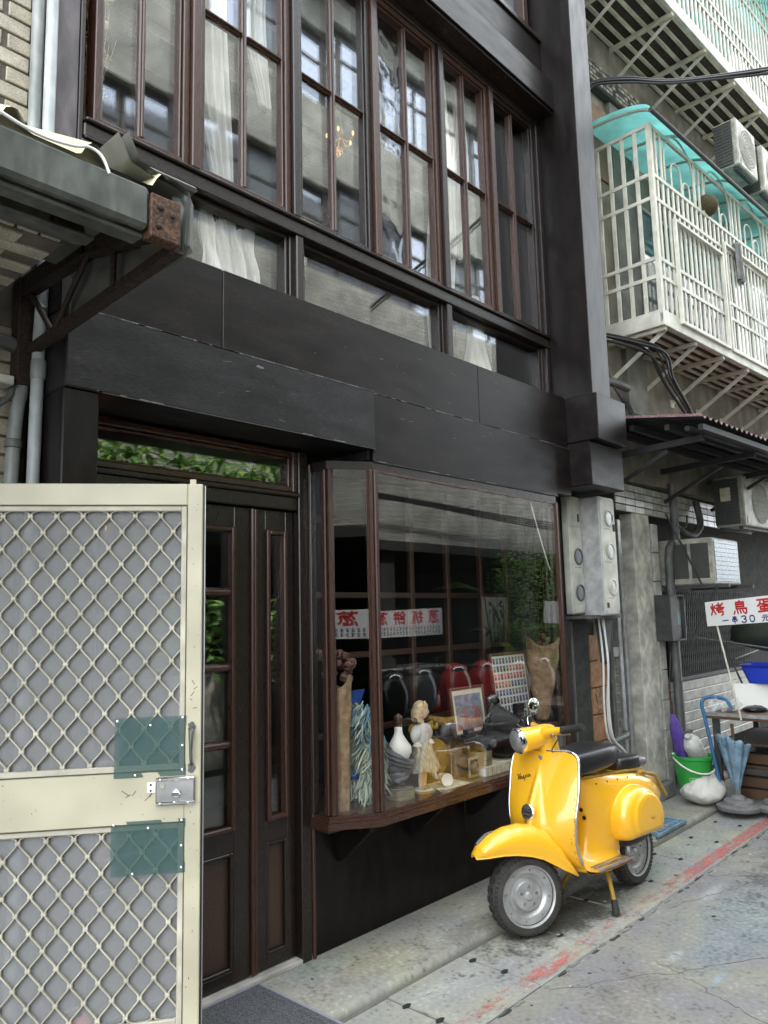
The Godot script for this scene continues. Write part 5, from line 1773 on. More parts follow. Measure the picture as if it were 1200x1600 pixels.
	lathe(st, [Vector2(0.034, 0), Vector2(0.034, 0.008), Vector2(0.026, 0.012), Vector2(0.022, 0.02), Vector2(0.018, 0.02), Vector2(0.016, 0.014), Vector2(0, 0.012)], Vector3(3.872, cy + 0.077, 0.197), Basis(Vector3.RIGHT, PI / 2), 28)
	obj("lens_ring", st, M.dull_steel, pc)
	st = S()
	var wf := [Vector3(3.68, cy + 0.02, 0.17), Vector3(3.68, cy + 0.2, 0.17), Vector3(3.86, cy + 0.2, 0.17), Vector3(3.86, cy + 0.14, 0.17)]
	for k in 3:
		tube(st, [wf[k], wf[k + 1]], 0.0022, 6)
	tube(st, [wf[0] + Vector3(-0.08, 0, -0.05), wf[1] + Vector3(-0.08, 0, -0.05)], 0.0018, 6)
	tube(st, [wf[1], wf[1] + Vector3(-0.08, 0, -0.05)], 0.0018, 6)
	obj("wire_finder", st, M.chrome, pc)
	st = S()
	bx(st, 3.8, 3.9, cy + 0.152, cy + 0.172, 0.04, 0.09, 0.003)
	obj("rangefinder", st, M.ac_dark, pc)
	# white lens lying on the books
	var wl := thing("white_lens", "white enlarger lens lying on the cream book", "lens", Vector3(3.64, fy + 0.046, 0.14))
	var la := Basis(Vector3.UP, -0.5) * Basis(Vector3.RIGHT, PI / 2)
	st = S()
	lathe(st, [Vector2(0, -0.06), Vector2(0.022, -0.06), Vector2(0.022, -0.02), Vector2(0.03, -0.015), Vector2(0.03, 0.02), Vector2(0.036, 0.022), Vector2(0.036, 0.04), Vector2(0.03, 0.042), Vector2(0.028, 0.03), Vector2(0, 0.03)], Vector3(3.64, fy + 0.083, 0.15), la, 24)
	obj("lens_barrel", st, M.porcelain, wl)
	st = S()
	lathe(st, [Vector2(0.037, 0.024), Vector2(0.0375, 0.026), Vector2(0.0375, 0.034), Vector2(0.037, 0.036)], Vector3(3.64, fy + 0.083, 0.15), la, 24)
	lathe(st, [Vector2(0.0305, -0.008), Vector2(0.0312, -0.006), Vector2(0.0312, 0.0), Vector2(0.0305, 0.002)], Vector3(3.64, fy + 0.083, 0.15), la, 24)
	obj("focus_ring", st, M.kraft, wl)
	st = S()
	bar(st, Vector3(3.6, fy + 0.09, 0.12), Vector3(3.57, fy + 0.14, 0.12), 0.02, 0.014)
	obj("flash_shoe", st, M.white_plastic, wl)
	# boxy camera on cans
	var ky := 0.742 + 0.029 * 3
	var bc := thing("box_camera", "boxy black instant camera on a stack of film cans", "camera", Vector3(4.03, ky, 0.09))
	st = S()
	bx(st, 3.9, 4.11, ky + 0.0005, ky + 0.085, 0.03, 0.11, 0.008)
	bx(st, 4.0, 4.15, ky + 0.001, ky + 0.075, 0.108, 0.165, 0.006)
	bx(st, 3.93, 4.04, ky + 0.084, ky + 0.105, 0.05, 0.095, 0.005)
	bx(st, 3.95, 4.03, ky + 0.104, ky + 0.135, 0.055, 0.09, 0.004)
	obj("camera_body", st, M.leather, bc)
	st = S()
	lathe(st, [Vector2(0.024, 0), Vector2(0.024, 0.016), Vector2(0.018, 0.018), Vector2(0.016, 0.008), Vector2(0, 0.007)], Vector3(4.11, ky + 0.04, 0.165), Basis(Vector3.RIGHT, PI / 2), 24)
	obj("lens_ring", st, M.steel, bc)
	st = S()
	bx(st, 3.905, 4.105, ky + 0.06, ky + 0.064, 0.108, 0.1115)
	bx(st, 3.962, 4.02, ky + 0.11, ky + 0.128, 0.089, 0.0915)
	blob(st, Vector3(3.93, ky + 0.03, 0.113), Vector3(0.01, 0.01, 0.006))
	obj("bright_trim", st, M.steel, bc)
	# bellows camera on the right
	var vc := thing("bellows_camera", "large black bellows camera right of the framed picture", "camera", Vector3(4.42, fy, 0.0))
	var vb := Basis(Vector3.UP, 0.5) * Basis(Vector3.RIGHT, 0.35)
	rings = []
	for k in 19:
		var w := (0.105 if k % 2 else 0.094) * lerpf(1.0, 0.62, k / 18.0)
		var c := Vector3(4.36, 0.98, -0.02) + vb * Vector3(0, 0, 0.011 * k)
		rings.append([c + vb * Vector3(-w, -w, 0), c + vb * Vector3(w, -w, 0), c + vb * Vector3(w, w, 0), c + vb * Vector3(-w, w, 0)])
	st = S()
	loft(st, rings)
	obj("bellows", st, M.black, vc)
	st = S()
	box(st, Vector3(4.36, 0.98, -0.03), Vector3(0.23, 0.23, 0.03), vb, 0.006)
	box(st, Vector3(4.36, 0.98, -0.02) + vb * Vector3(0, 0, 0.21), Vector3(0.15, 0.15, 0.018), vb, 0.004)
	bx(st, 4.27, 4.62, fy + 0.11, fy + 0.125, -0.05, 0.16, 0.004)
	bx(st, 4.3, 4.55, fy, fy + 0.11, -0.04, 0.1, 0.004)
	tube(st, [Vector3(4.32, 1.1, 0.0), Vector3(4.36, 1.13, 0.04)], 0.045, 16)
	obj("standard", st, M.black_gloss, vc)
	st = S()
	tube(st, curve([Vector3(4.3, fy + 0.15, 0.14), Vector3(4.36, fy + 0.19, 0.17), Vector3(4.42, fy + 0.16, 0.18), Vector3(4.5, fy + 0.14, 0.17)], 5), 0.004, 6)
	obj("cable_release", st, M.black_gloss, vc)
	# small flash camera behind
	var fc := thing("small_camera", "small black camera standing before the kraft paper cone", "camera", Vector3(4.62, 0.77, 0.04))
	bxo("camera_body", 4.57, 4.66, 0.772, 1.06, 0.02, 0.06, M.black, fc, 0.005)
	bxo("bright_trim", 4.58, 4.65, 0.99, 0.995, 0.0605, 0.062, M.steel, fc)
	# framed picture
	framed("framed_picture", "small framed print of red shapes under a grey blue sky", Vector3(4.18, 1.05, -0.06), 0.37, 0.31, -0.13, picture_tex(), M.mid_wood, 0.018)
	framed("framed_stamp_sheet", "larger framed white sheet of small coloured oblong stamps", Vector3(4.72, 1.15, -0.08), 0.46, 0.5, -0.1, stamp_tex(), M.mid_wood, 0.02)
	bxo("picture_stand", 3.98, 4.96, fy, 0.89, -0.15, -0.07, M.dark_wood, shop, 0.004)
	# old hand-cranked projector in brass and yellow
	var pj := thing("film_projector", "old brass and yellow film projector behind the doll", "projector", Vector3(3.8, fy, -0.08))
	st = S()
	lathe(st, [Vector2(0, 0), Vector2(0.11, 0.0), Vector2(0.115, 0.01), Vector2(0.11, 0.03), Vector2(0, 0.03)], Vector3(3.82, 0.8, -0.08), Basis(Vector3.RIGHT, PI / 2), 36)
	obj("film_reel_case", st, M.brass, pj)
	st = S()
	tube(st, curve([Vector3(3.6, 1.0, -0.06), Vector3(3.68, 0.985, -0.05), Vector3(3.8, 1.0, -0.05)], 4), [0.03, 0.03, 0.028, 0.026, 0.026, 0.028, 0.03, 0.032, 0.034], 12)
	obj("lamp_arm", st, M.yellow_dull, pj)
	st = S()
	lathe(st, [Vector2(0, -0.01), Vector2(0.062, -0.01), Vector2(0.064, 0.0), Vector2(0.06, 0.012), Vector2(0.045, 0.006), Vector2(0, 0.006)], Vector3(3.82, 0.985, -0.03), Basis(Vector3.RIGHT, PI / 2), 32)
	obj("front_reel", st, M.black_gloss, pj)
	bxo("stand", 3.75, 3.9, fy, 0.7, -0.12, -0.03, M.dark_wood, pj, 0.004)

func framed(n: String, label: String, c: Vector3, w: float, h: float, tilt: float, tex: Texture2D, wood: Material, fw: float) -> void:
	var o := thing(n, label, "picture", c, "", 0.0, true)
	o.rotation.x = tilt
	var st := S()
	for s in [-1.0, 1.0]:
		box(st, Vector3(s * (w - fw) * 0.5, 0, 0), Vector3(fw, h, 0.024), Basis.IDENTITY, 0.005)
		box(st, Vector3(0, s * (h - fw) * 0.5, 0), Vector3(w - fw * 2, fw, 0.023), Basis.IDENTITY, 0.005)
	put("frame", mesh_of(st, wood), o)
	st = S()
	var a := w * 0.5 - fw * 0.7
	var b := h * 0.5 - fw * 0.7
	quv(st, Vector3(-a, b, 0.002), Vector3(a, b, 0.002), Vector3(a, -b, 0.002), Vector3(-a, -b, 0.002), Vector3(0, 0, 1))
	put("print", mesh_of(st, mt(n + "_print", lin(0.9, 0.9, 0.9), 0.5, {"tex": tex})), o)
	st = S()
	box(st, Vector3(0, 0, -0.006), Vector3(w - fw * 1.5, h - fw * 1.5, 0.006))
	put("backing", mesh_of(st, M.mid_wood), o)

func picture_tex() -> ImageTexture:
	var img := Image.create(160, 136, false, Image.FORMAT_RGB8)
	img.fill(Color(0.86, 0.84, 0.76))
	var n := FastNoiseLite.new()
	n.seed = 4
	n.frequency = 0.04
	n.fractal_octaves = 3
	for y in range(18, 124):
		for x in range(14, 146):
			var v := n.get_noise_2d(x, y)
			var c := Color(0.5, 0.55, 0.62).lerp(Color(0.62, 0.6, 0.6), (y - 18) / 106.0) * (1.0 + v * 0.25)
			if y > 56 and v + 0.25 * sin(x * 0.12) > -0.02:
				c = c.lerp(Color(0.68, 0.32, 0.27), clampf(0.45 + v, 0, 0.8))
			img.set_pixel(x, y, c)
	return ImageTexture.create_from_image(img)

func stamp_tex() -> ImageTexture:
	var img := Image.create(280, 300, false, Image.FORMAT_RGB8)
	img.fill(Color(0.87, 0.87, 0.84))
	var pal := [Color(0.35, 0.4, 0.4), Color(0.36, 0.42, 0.34), Color(0.75, 0.4, 0.33), Color(0.7, 0.42, 0.35), Color(0.35, 0.38, 0.45), Color(0.4, 0.4, 0.4), Color(0.3, 0.34, 0.42)]
	for r in 8:
		for c in 10:
			var x := 14 + c * 26
			var y := 14 + r * 35
			var col: Color = pal[(r + (c / 5)) % pal.size()] * rng.randf_range(0.75, 1.15)
			img.fill_rect(Rect2i(x, y, 17, 26), col)
			img.fill_rect(Rect2i(x + 3, y + 4 + (c % 3) * 2, 11, 9), col * 1.5)
			img.fill_rect(Rect2i(x + 2, y + 20, 12, 3), col * 0.6)
	return ImageTexture.create_from_image(img)

func build_doll(at: Vector3) -> void:
	# at: top of the film can
	var o := thing("doll", "blonde doll in white blouse and cream tulle skirt on film cans", "doll", at)
	var b := Basis(Vector3.UP, 0.1)
	var bh := Basis(Vector3.UP, 0.6)
	var st := S()
	var P := func(x, y, z): return at + b * Vector3(x, y, z)
	var Q := func(x, y, z): return at + bh * Vector3(x, y, z)
	# body: legs, torso, neck, arms as one skin mesh
	for s in [-1.0, 1.0]:
		tube(st, [P.call(0.018 * s, 0.006, 0.02), P.call(0.018 * s, 0.012, 0.0), P.call(0.018 * s, 0.03, -0.004), P.call(0.018 * s, 0.06, -0.004), P.call(0.019 * s, 0.1, 0.0), P.call(0.02 * s, 0.16, 0.0), P.call(0.02 * s, 0.24, 0.0)], [0.008, 0.012, 0.011, 0.0145, 0.014, 0.019, 0.024], 12)
	tube(st, [P.call(0, 0.21, 0), P.call(0, 0.26, 0), P.call(0, 0.31, 0), P.call(0, 0.345, 0), P.call(0, 0.362, 0), P.call(0, 0.385, 0.0), P.call(0, 0.4, 0.0)], [0.036, 0.03, 0.036, 0.034, 0.016, 0.0125, 0.013], 14)
	for s in [-1.0, 1.0]:
		tube(st, curve([P.call(0.034 * s, 0.35, 0), P.call(0.056 * s, 0.3, 0.004), P.call(0.062 * s, 0.24, 0.014), P.call(0.06 * s, 0.2, 0.024)], 4), [0.014, 0.014, 0.0135, 0.013, 0.0125, 0.012, 0.0115, 0.011, 0.0105, 0.01, 0.009, 0.008, 0.008], 10)
		blob(st, P.call(0.06 * s, 0.188, 0.026), Vector3(0.006, 0.013, 0.009), b, 8, 6)
		for q in 4:
			var fx: float = 0.06 * s
			tube(st, [P.call(fx, 0.184, 0.02 + 0.004 * q), P.call(fx - 0.002 * s, 0.172 - 0.002 * (1.5 - absf(q - 1.5)), 0.021 + 0.004 * q), P.call(fx - 0.004 * s, 0.165, 0.022 + 0.004 * q)], [0.0022, 0.002, 0.0014], 5)
		tube(st, [P.call(0.058 * s, 0.19, 0.034), P.call(0.055 * s, 0.18, 0.038), P.call(0.054 * s, 0.175, 0.038)], [0.0024, 0.0022, 0.0014], 5)
	# head
	var rings := []
	for k in 15:
		var ph := -PI / 2 + PI * k / 14.0
		var ring := []
		for q in 24:
			var t := TAU * q / 24
			var r := cos(ph)
			var x := r * cos(t) * 0.036
			var z := r * sin(t) * 0.038
			var y := sin(ph) * 0.046
			if ph < 0:
				x *= 1.0 - 0.18 * -sin(ph)
				z *= 1.0 - 0.1 * -sin(ph)
			# nose, brow
			if sin(t) > 0.0:
				z += 0.008 * exp(-pow((y + 0.006) / 0.007, 2.0) - pow(x / 0.006, 2.0)) + 0.003 * exp(-pow((y + 0.026) / 0.005, 2.0) - pow(x / 0.009, 2.0)) - 0.003 * exp(-pow((y - 0.003) / 0.008, 2.0) - pow((absf(x) - 0.015) / 0.008, 2.0))
			ring.append(Q.call(x, 0.432 + y, z + 0.004))
		rings.append(ring)
	loft(st, rings, true, false)
	for s in [-1.0, 1.0]:
		blob(st, Q.call(0.0355 * s, 0.43, 0.0), Vector3(0.004, 0.009, 0.006), bh, 8, 6)
	obj("body", st, M.skin, o)
	st = S()
	for s in [-1.0, 1.0]:
		blob(st, Q.call(0.0145 * s, 0.4345, 0.0365), Vector3(0.0055, 0.0035, 0.003), bh, 10, 6)
	obj("eye", st, M.porcelain, o)
	st = S()
	for s in [-1.0, 1.0]:
		blob(st, Q.call(0.0145 * s, 0.4345, 0.0388), Vector3(0.003, 0.003, 0.0015), bh, 8, 6)
		tube(st, [Q.call(0.008 * s, 0.4435, 0.0405), Q.call(0.0145 * s, 0.4455, 0.0395), Q.call(0.021 * s, 0.443, 0.036)], 0.001, 5)
	obj("iris", st, M.bark, o)
	st = S()
	blob(st, Q.call(0, 0.4085, 0.037), Vector3(0.0085, 0.0025, 0.003), bh, 10, 6)
	obj("lips", st, M.red_ink, o)
	# hair
	st = S()
	blob(st, Q.call(0, 0.446, -0.008), Vector3(0.046, 0.046, 0.043), bh, 18, 12, 2.0, 0.06)
	for k in 34:
		var t := PI * 0.95 + PI * 1.1 * k / 33.0
		var x := cos(t) * 0.042
		var z := sin(t) * 0.04 - 0.006
		tube(st, curve([Q.call(x, 0.445, z), Q.call(x * 1.12, 0.41, z * 1.1), Q.call(x * 1.05 + 0.004 * sin(k * 2.0), 0.375, z * 1.05)], 3), [0.008, 0.009, 0.009, 0.009, 0.008, 0.007, 0.004], 6)
	for k in 13:
		var x := lerpf(-0.036, 0.036, k / 12.0)
		tube(st, [Q.call(x * 0.7, 0.484, 0.018), Q.call(x, 0.467, 0.034 - absf(x) * 0.25), Q.call(x * 1.05, 0.455, 0.038 - absf(x) * 0.3)], [0.007, 0.006, 0.003], 6)
	obj("hair", st, M.blonde, o)
	st = S()
	blob(st, Q.call(-0.045, 0.385, -0.03), Vector3(0.022, 0.016, 0.014), bh, 12, 8, 2.0, 0.2)
	obj("hair_bow", st, M.dry_flower, o)
	# blouse with puffed sleeves
	st = S()
	grid(st, func(u, v):
		var t: float = TAU * u
		var r: float = lerpf(0.04, 0.05, sin(v * PI)) * (1.0 + 0.06 * sin(t * 9.0))
		return P.call(cos(t) * r * (1.0 - 0.5 * smoothstep(0.8, 1.0, v)), 0.25 + 0.115 * v, sin(t) * r * 0.85 * (1.0 - 0.4 * smoothstep(0.8, 1.0, v))), 30, 12, Vector3(1, 0, 0))
	for s in [-1.0, 1.0]:
		blob(st, P.call(0.056 * s, 0.312, -0.002), Vector3(0.031, 0.05, 0.03), b * Basis(Vector3(0, 0, 1), 0.4 * s), 22, 14, 2.0, 0.12)
		grid(st, func(u, v):
			var t: float = TAU * u
			var r: float = lerpf(0.014, 0.026, v) * (1.0 + 0.15 * sin(t * 8.0))
			return P.call(0.063 * s + cos(t) * r, 0.268 - 0.022 * v, 0.01 + sin(t) * r), 24, 5, Vector3(1, 0, 0))
	obj("blouse", st, M.white_cloth, o)
	st = S()
	blob(st, P.call(0, 0.325, 0.033), Vector3(0.022, 0.024, 0.012), b, 14, 8, 2.0, 0.15)
	obj("pink_bib", st, mt("pink_cloth", lin(0.6, 0.4, 0.36), 0.8), o)
	st = S()
	for q in 2:
		grid(st, func(u, v):
			var t: float = TAU * u
			var r: float = lerpf(0.038, 0.112 - 0.008 * q, pow(v, 0.7)) * (1.0 + 0.07 * v * sin(t * 13.0 + q * 2.0) + 0.03 * sin(t * 5.0))
			return P.call(cos(t) * r, 0.265 - (0.155 - 0.02 * q) * v + 0.006 * sin(t * 6.0) * v, sin(t) * r * 0.85), 72, 14, Vector3(1, 0, 0))
	obj("tulle_skirt", st, M.tulle, o)
	st = S()
	for s in [-1.0, 1.0]:
		tube(st, [P.call(0.018 * s, 0.007, 0.032), P.call(0.018 * s, 0.009, 0.012), P.call(0.018 * s, 0.014, -0.006)], [0.006, 0.0115, 0.012], 10)
	obj("shoe", st, M.tulle, o)
	st = S()
	lathe(st, [Vector2(0, -0.0015), Vector2(0.058, -0.0015), Vector2(0.058, 0.001), Vector2(0, 0.002)], at, Basis.IDENTITY, 28)
	obj("stand_disc", st, M.porcelain, o)

# ---------------------------------------------------------------- left neighbour
func build_left() -> void:
	var nb := thing("tiled_building", "neighbouring building clad in cream brick tiles at the left", "building", Vector3(-1, 0, 0))
	var st := S()
	bx(st, -10, 1.19, 0.0, 8.5, -3.0, 0.02)
	bx(st, 1.19, 1.245, 0.0, 8.5, -3.0, -0.02)
	obj("wall", st, M.joint, nb)
	# brick tiles in running bond, each one a piece
	var tl := 0.225
	var th := 0.0735
	var ms := []
	for v in 3:
		var s := S()
		box(s, Vector3.ZERO, Vector3(tl - 0.011, th - 0.011, 0.014), Basis.IDENTITY, 0.003)
		ms.append(mesh_of(s, [M.tile_a, M.tile_b, M.tile_c][v]))
	var hs := S()
	box(hs, Vector3.ZERO, Vector3(tl * 0.42, th - 0.011, 0.014), Basis.IDENTITY, 0.003)
	var hm := mesh_of(hs, M.tile_b)
	var cnt := 0
	for r in range(0, 108):
		var y := 0.16 + r * th
		if y > 2.86 and y < 3.62:
			continue
		var off := 0.0 if r % 2 == 0 else tl * 0.5
		for c in 4:
			var x := 1.185 - tl * 0.5 - c * tl - off
			if y < 2.0 and x < 0.3:
				continue
			if x < 0.55 and y > 2.4:
				continue
			if y > 5.3:
				continue
			cnt += 1
			put("tile", ms[(r * 7 + c * 3 + r / 3) % 3], nb, Transform3D(Basis(Vector3(0, 0, 1), rng.randf_range(-0.004, 0.004)), Vector3(x, y, 0.024 + rng.randf_range(0, 0.0015))))
		if off > 0.0 and y < 5.3:
			put("tile", hm, nb, Transform3D(Basis.IDENTITY, Vector3(1.139, y, 0.0245)))
	# balcony slab with tiled soffit
	st = S()
	bx(st, -8, 1.03, 2.888, 3.05, 0.04, 0.74)
	obj("balcony_slab", st, M.joint, nb)
	var sm := []
	for v in 3:
		var s := S()
		box(s, Vector3.ZERO, Vector3(tl - 0.011, 0.012, 0.062), Basis.IDENTITY, 0.003)
		sm.append(mesh_of(s, [M.tile_a, M.tile_b, M.tile_c][v]))
	for r in 10:
		for c in 5:
			var x := 1.03 - tl * 0.5 - c * tl - (0.0 if r % 2 == 0 else tl * 0.5)
			put("soffit_tile", sm[(r + c * 2) % 3], nb, Transform3D(Basis.IDENTITY, Vector3(x, 2.884, 0.075 + r * 0.069)))
	var fm := S()
	box(fm, Vector3.ZERO, Vector3(0.062, 0.12, 0.014), Basis.IDENTITY, 0.003)
	var fmm := mesh_of(fm, M.tile_b)
	for c in 12:
		put("edge_tile", fmm, nb, Transform3D(Basis.IDENTITY, Vector3(0.99 - 0.072 * c, 2.95, 0.7455)))
	# steel canopy on a rusty truss bracket
	var cp := thing("steel_canopy", "weathered grey steel canopy with rusty end plate at upper left", "canopy", Vector3(0.3, 2.9, 0.6))
	st = S()
	bx(st, -6, 1.095, 2.805, 2.935, 1.125, 1.165, 0.012)
	bx(st, -6, 1.095, 2.925, 2.94, 1.07, 1.13, 0.004)
	bx(st, -6, 1.095, 2.79, 2.803, 1.07, 1.13, 0.004)
	obj("front_channel", st, M.galv, cp)
	st = S()
	bx(st, 1.0955, 1.195, 2.785, 2.92, 1.12, 1.168, 0.004)
	obj("end_plate", st, M.rust_red, cp)
	for p in [[1.125, 2.88], [1.165, 2.868], [1.12, 2.82]]:
		st = S()
		lathe(st, [Vector2(0.009, 0), Vector2(0.009, 0.008), Vector2(0.005, 0.011), Vector2(0, 0.011)], Vector3(p[0], p[1], 1.168), Basis(Vector3.RIGHT, PI / 2), 8)
		obj("bolt", st, M.rust, cp)
	st = S()
	bx(st, -6, 1.06, 2.865, 2.99, 0.80, 0.84, 0.01)
	bx(st, -6, 1.06, 2.855, 2.868, 0.84, 0.9, 0.004)
	obj("rear_channel", st, M.galv_dark, cp)
	st = S()
	lathe(st, [Vector2(0.035, 0), Vector2(0.03, 0.01), Vector2(0, 0.012)], Vector3(0.98, 2.91, 0.84), Basis(Vector3.RIGHT, PI / 2), 10)
	lathe(st, [Vector2(0.025, 0), Vector2(0.02, 0.012), Vector2(0, 0.014)], Vector3(1.03, 2.90, 0.84), Basis(Vector3.RIGHT, PI / 2), 10)
	obj("rusted_boss", st, M.rust, cp)
	# gutter running along the end, flared profile
	st = S()
	var gp := [Vector2(1.02, 3.06), Vector2(1.06, 2.985), Vector2(1.12, 2.972), Vector2(1.19, 2.968), Vector2(1.235, 2.955), Vector2(1.245, 2.92), Vector2(1.24, 2.85), Vector2(1.238, 2.775)]
	grid(st, func(u, v):
		var x: float = u * 7.0
		var i := mini(int(x), 6)
		var q: Vector2 = gp[i].lerp(gp[i + 1], x - i)
		return Vector3(q.x - 0.02, q.y + 0.012, 1.168 - 0.02 - v * 0.75), 28, 10, Vector3(0, 1, 0))
	grid(st, func(u, v):
		var x: float = u * 7.0
		var i := mini(int(x), 6)
		var q: Vector2 = gp[i].lerp(gp[i + 1], x - i)
		return Vector3(q.x + 0.012 - 0.02 * u, q.y + 0.03, 1.168 - 0.02 - v * 0.75), 28, 10, Vector3(0, 1, 0))
	var gt := mt("gutter", lin(0.13, 0.135, 0.12), 0.55, {"two": true, "tex": "blotch", "scale": Vector3.ONE * 2.0})
	obj("end_flashing", st, gt, cp)
	st = S()
	bx(st, 1.2, 1.275, 2.785, 3.0, 0.9, 1.14, 0.03)
	bx(st, 1.1, 1.275, 3.001, 3.02, 0.86, 1.14, 0.01)
	obj("gutter_box", st, gt, cp)
	# corrugated cream sheet rising to the wall
	st = S()
	grid(st, func(u, v):
		var x: float = lerpf(-6.0, 1.16, u)
		var ph: float = fposmod(x * 4.6, 1.0)
		var rib: float = smoothstep(0.05, 0.2, ph) * (1.0 - smoothstep(0.3, 0.45, ph))
		return Vector3(x, lerpf(2.942, 3.6, v) + 0.05 * rib, lerpf(1.16, 0.06, v)), 500, 4, Vector3(0, 1, 0))
	var cr := mt("cream_sheet", lin(0.85, 0.78, 0.52), 0.55, {"two": true, "tex": "blotch", "scale": Vector3.ONE * 1.8, "tex2": "soft", "scale2": Vector3.ONE})
	obj("roof_sheet", st, cr, cp)
	# truss bracket in the plane x = 1.19
	st = S()
	var X := 1.185
	bx(st, X - 0.03, X + 0.03, 2.60, 3.03, 0.021, 0.1, 0.004)
	obj("bracket_post", st, M.rust, cp)
	st = S()
	bar(st, Vector3(X, 2.995, 0.1), Vector3(X, 2.985, 0.62), 0.05, 0.07)
	bar(st, Vector3(X, 2.98, 0.6), Vector3(X, 2.86, 1.12), 0.05, 0.06)
	obj("bracket_arm", st, M.rust, cp)
	st = S()
	bar(st, Vector3(X + 0.02, 2.74, 0.06), Vector3(X + 0.02, 2.795, 1.14), 0.035, 0.035)
	obj("bracket_chord", st, M.rust, cp)
	st = S()
	for q in [[2.98, 0.62, 2.76, 0.36], [2.95, 0.14, 2.76, 0.32], [2.94, 0.78, 2.78, 0.78]]:
		st = S()
		tube(st, [Vector3(X, q[0], q[1]), Vector3(X, q[2], q[3])], 0.011, 8)
		obj("bracket_strut", st, M.rust, cp)
	# pipes in the corner
	var pi := thing("drain_pipe", "grey green plastic drain pipe at the corner beside the tiles", "pipe", Vector3(1.115, 0, 0.06))
	st = S()
	tube(st, curve([Vector3(1.2, 6.0, 0.055), Vector3(1.2, 3.2, 0.055), Vector3(1.195, 2.85, 0.06), Vector3(1.19, 2.6, 0.065), Vector3(1.16, 2.2, 0.07), Vector3(1.14, 0.0, 0.07)], 5), 0.026, 18)
	obj("pipe_run", st, M.pvc, pi)
	st = S()
	for y in [2.35, 1.4]:
		lathe(st, [Vector2(0.027, 0), Vector2(0.031, 0.004), Vector2(0.031, 0.03), Vector2(0.027, 0.034)], Vector3(1.145 + (y - 1.4) * 0.02, y, 0.07), Basis.IDENTITY, 20)
	obj("pipe_clip", st, M.pvc_dark, pi)
	pi = thing("drain_pipe", "pale grey plastic downpipe next to the dark shop pillar", "pipe", Vector3(1.215, 0, 0.06))
	st = S()
	tube(st, curve([Vector3(1.226, 6.0, 0.132), Vector3(1.226, 3.2, 0.132), Vector3(1.226, 2.9, 0.13), Vector3(1.222, 2.5, 0.125), Vector3(1.21, 0.0, 0.12)], 5), 0.024, 18)
	obj("pipe_run", st, M.pvc_light, pi)
	st = S()
	lathe(st, [Vector2(0.026, 0), Vector2(0.029, 0.01), Vector2(0.029, 0.07), Vector2(0.026, 0.08)], Vector3(1.224, 2.62, 0.128), Basis.IDENTITY, 20)
	obj("pipe_coupler", st, M.pvc, pi)
	pi = thing("conduit", "small dark conduit bending along the cream tiles below the canopy bracket", "pipe", Vector3(1.0, 2.6, 0.06))
	st = S()
	tube(st, curve([Vector3(0.3, 2.78, 0.07), Vector3(1.0, 2.77, 0.07), Vector3(1.16, 2.76, 0.06)], 5), 0.03, 12)
	obj("pipe_run", st, M.pvc_dark, pi)
	st = S()
	tube(st, curve([Vector3(1.16, 2.6, 0.06), Vector3(1.14, 2.55, 0.07), Vector3(1.09, 2.5, 0.08), Vector3(1.04, 2.46, 0.08), Vector3(1.0, 2.4, 0.06)], 5), 0.012, 10)
	obj("pipe_run", st, M.pvc_dark, pi)
	st = S()
	bx(st, 1.02, 1.14, 2.585, 2.62, 0.035, 0.12, 0.004)
	tag(obj("conduit_bracket", st, M.concrete_pale), "small pale bracket plate under the canopy bracket post", "bracket")

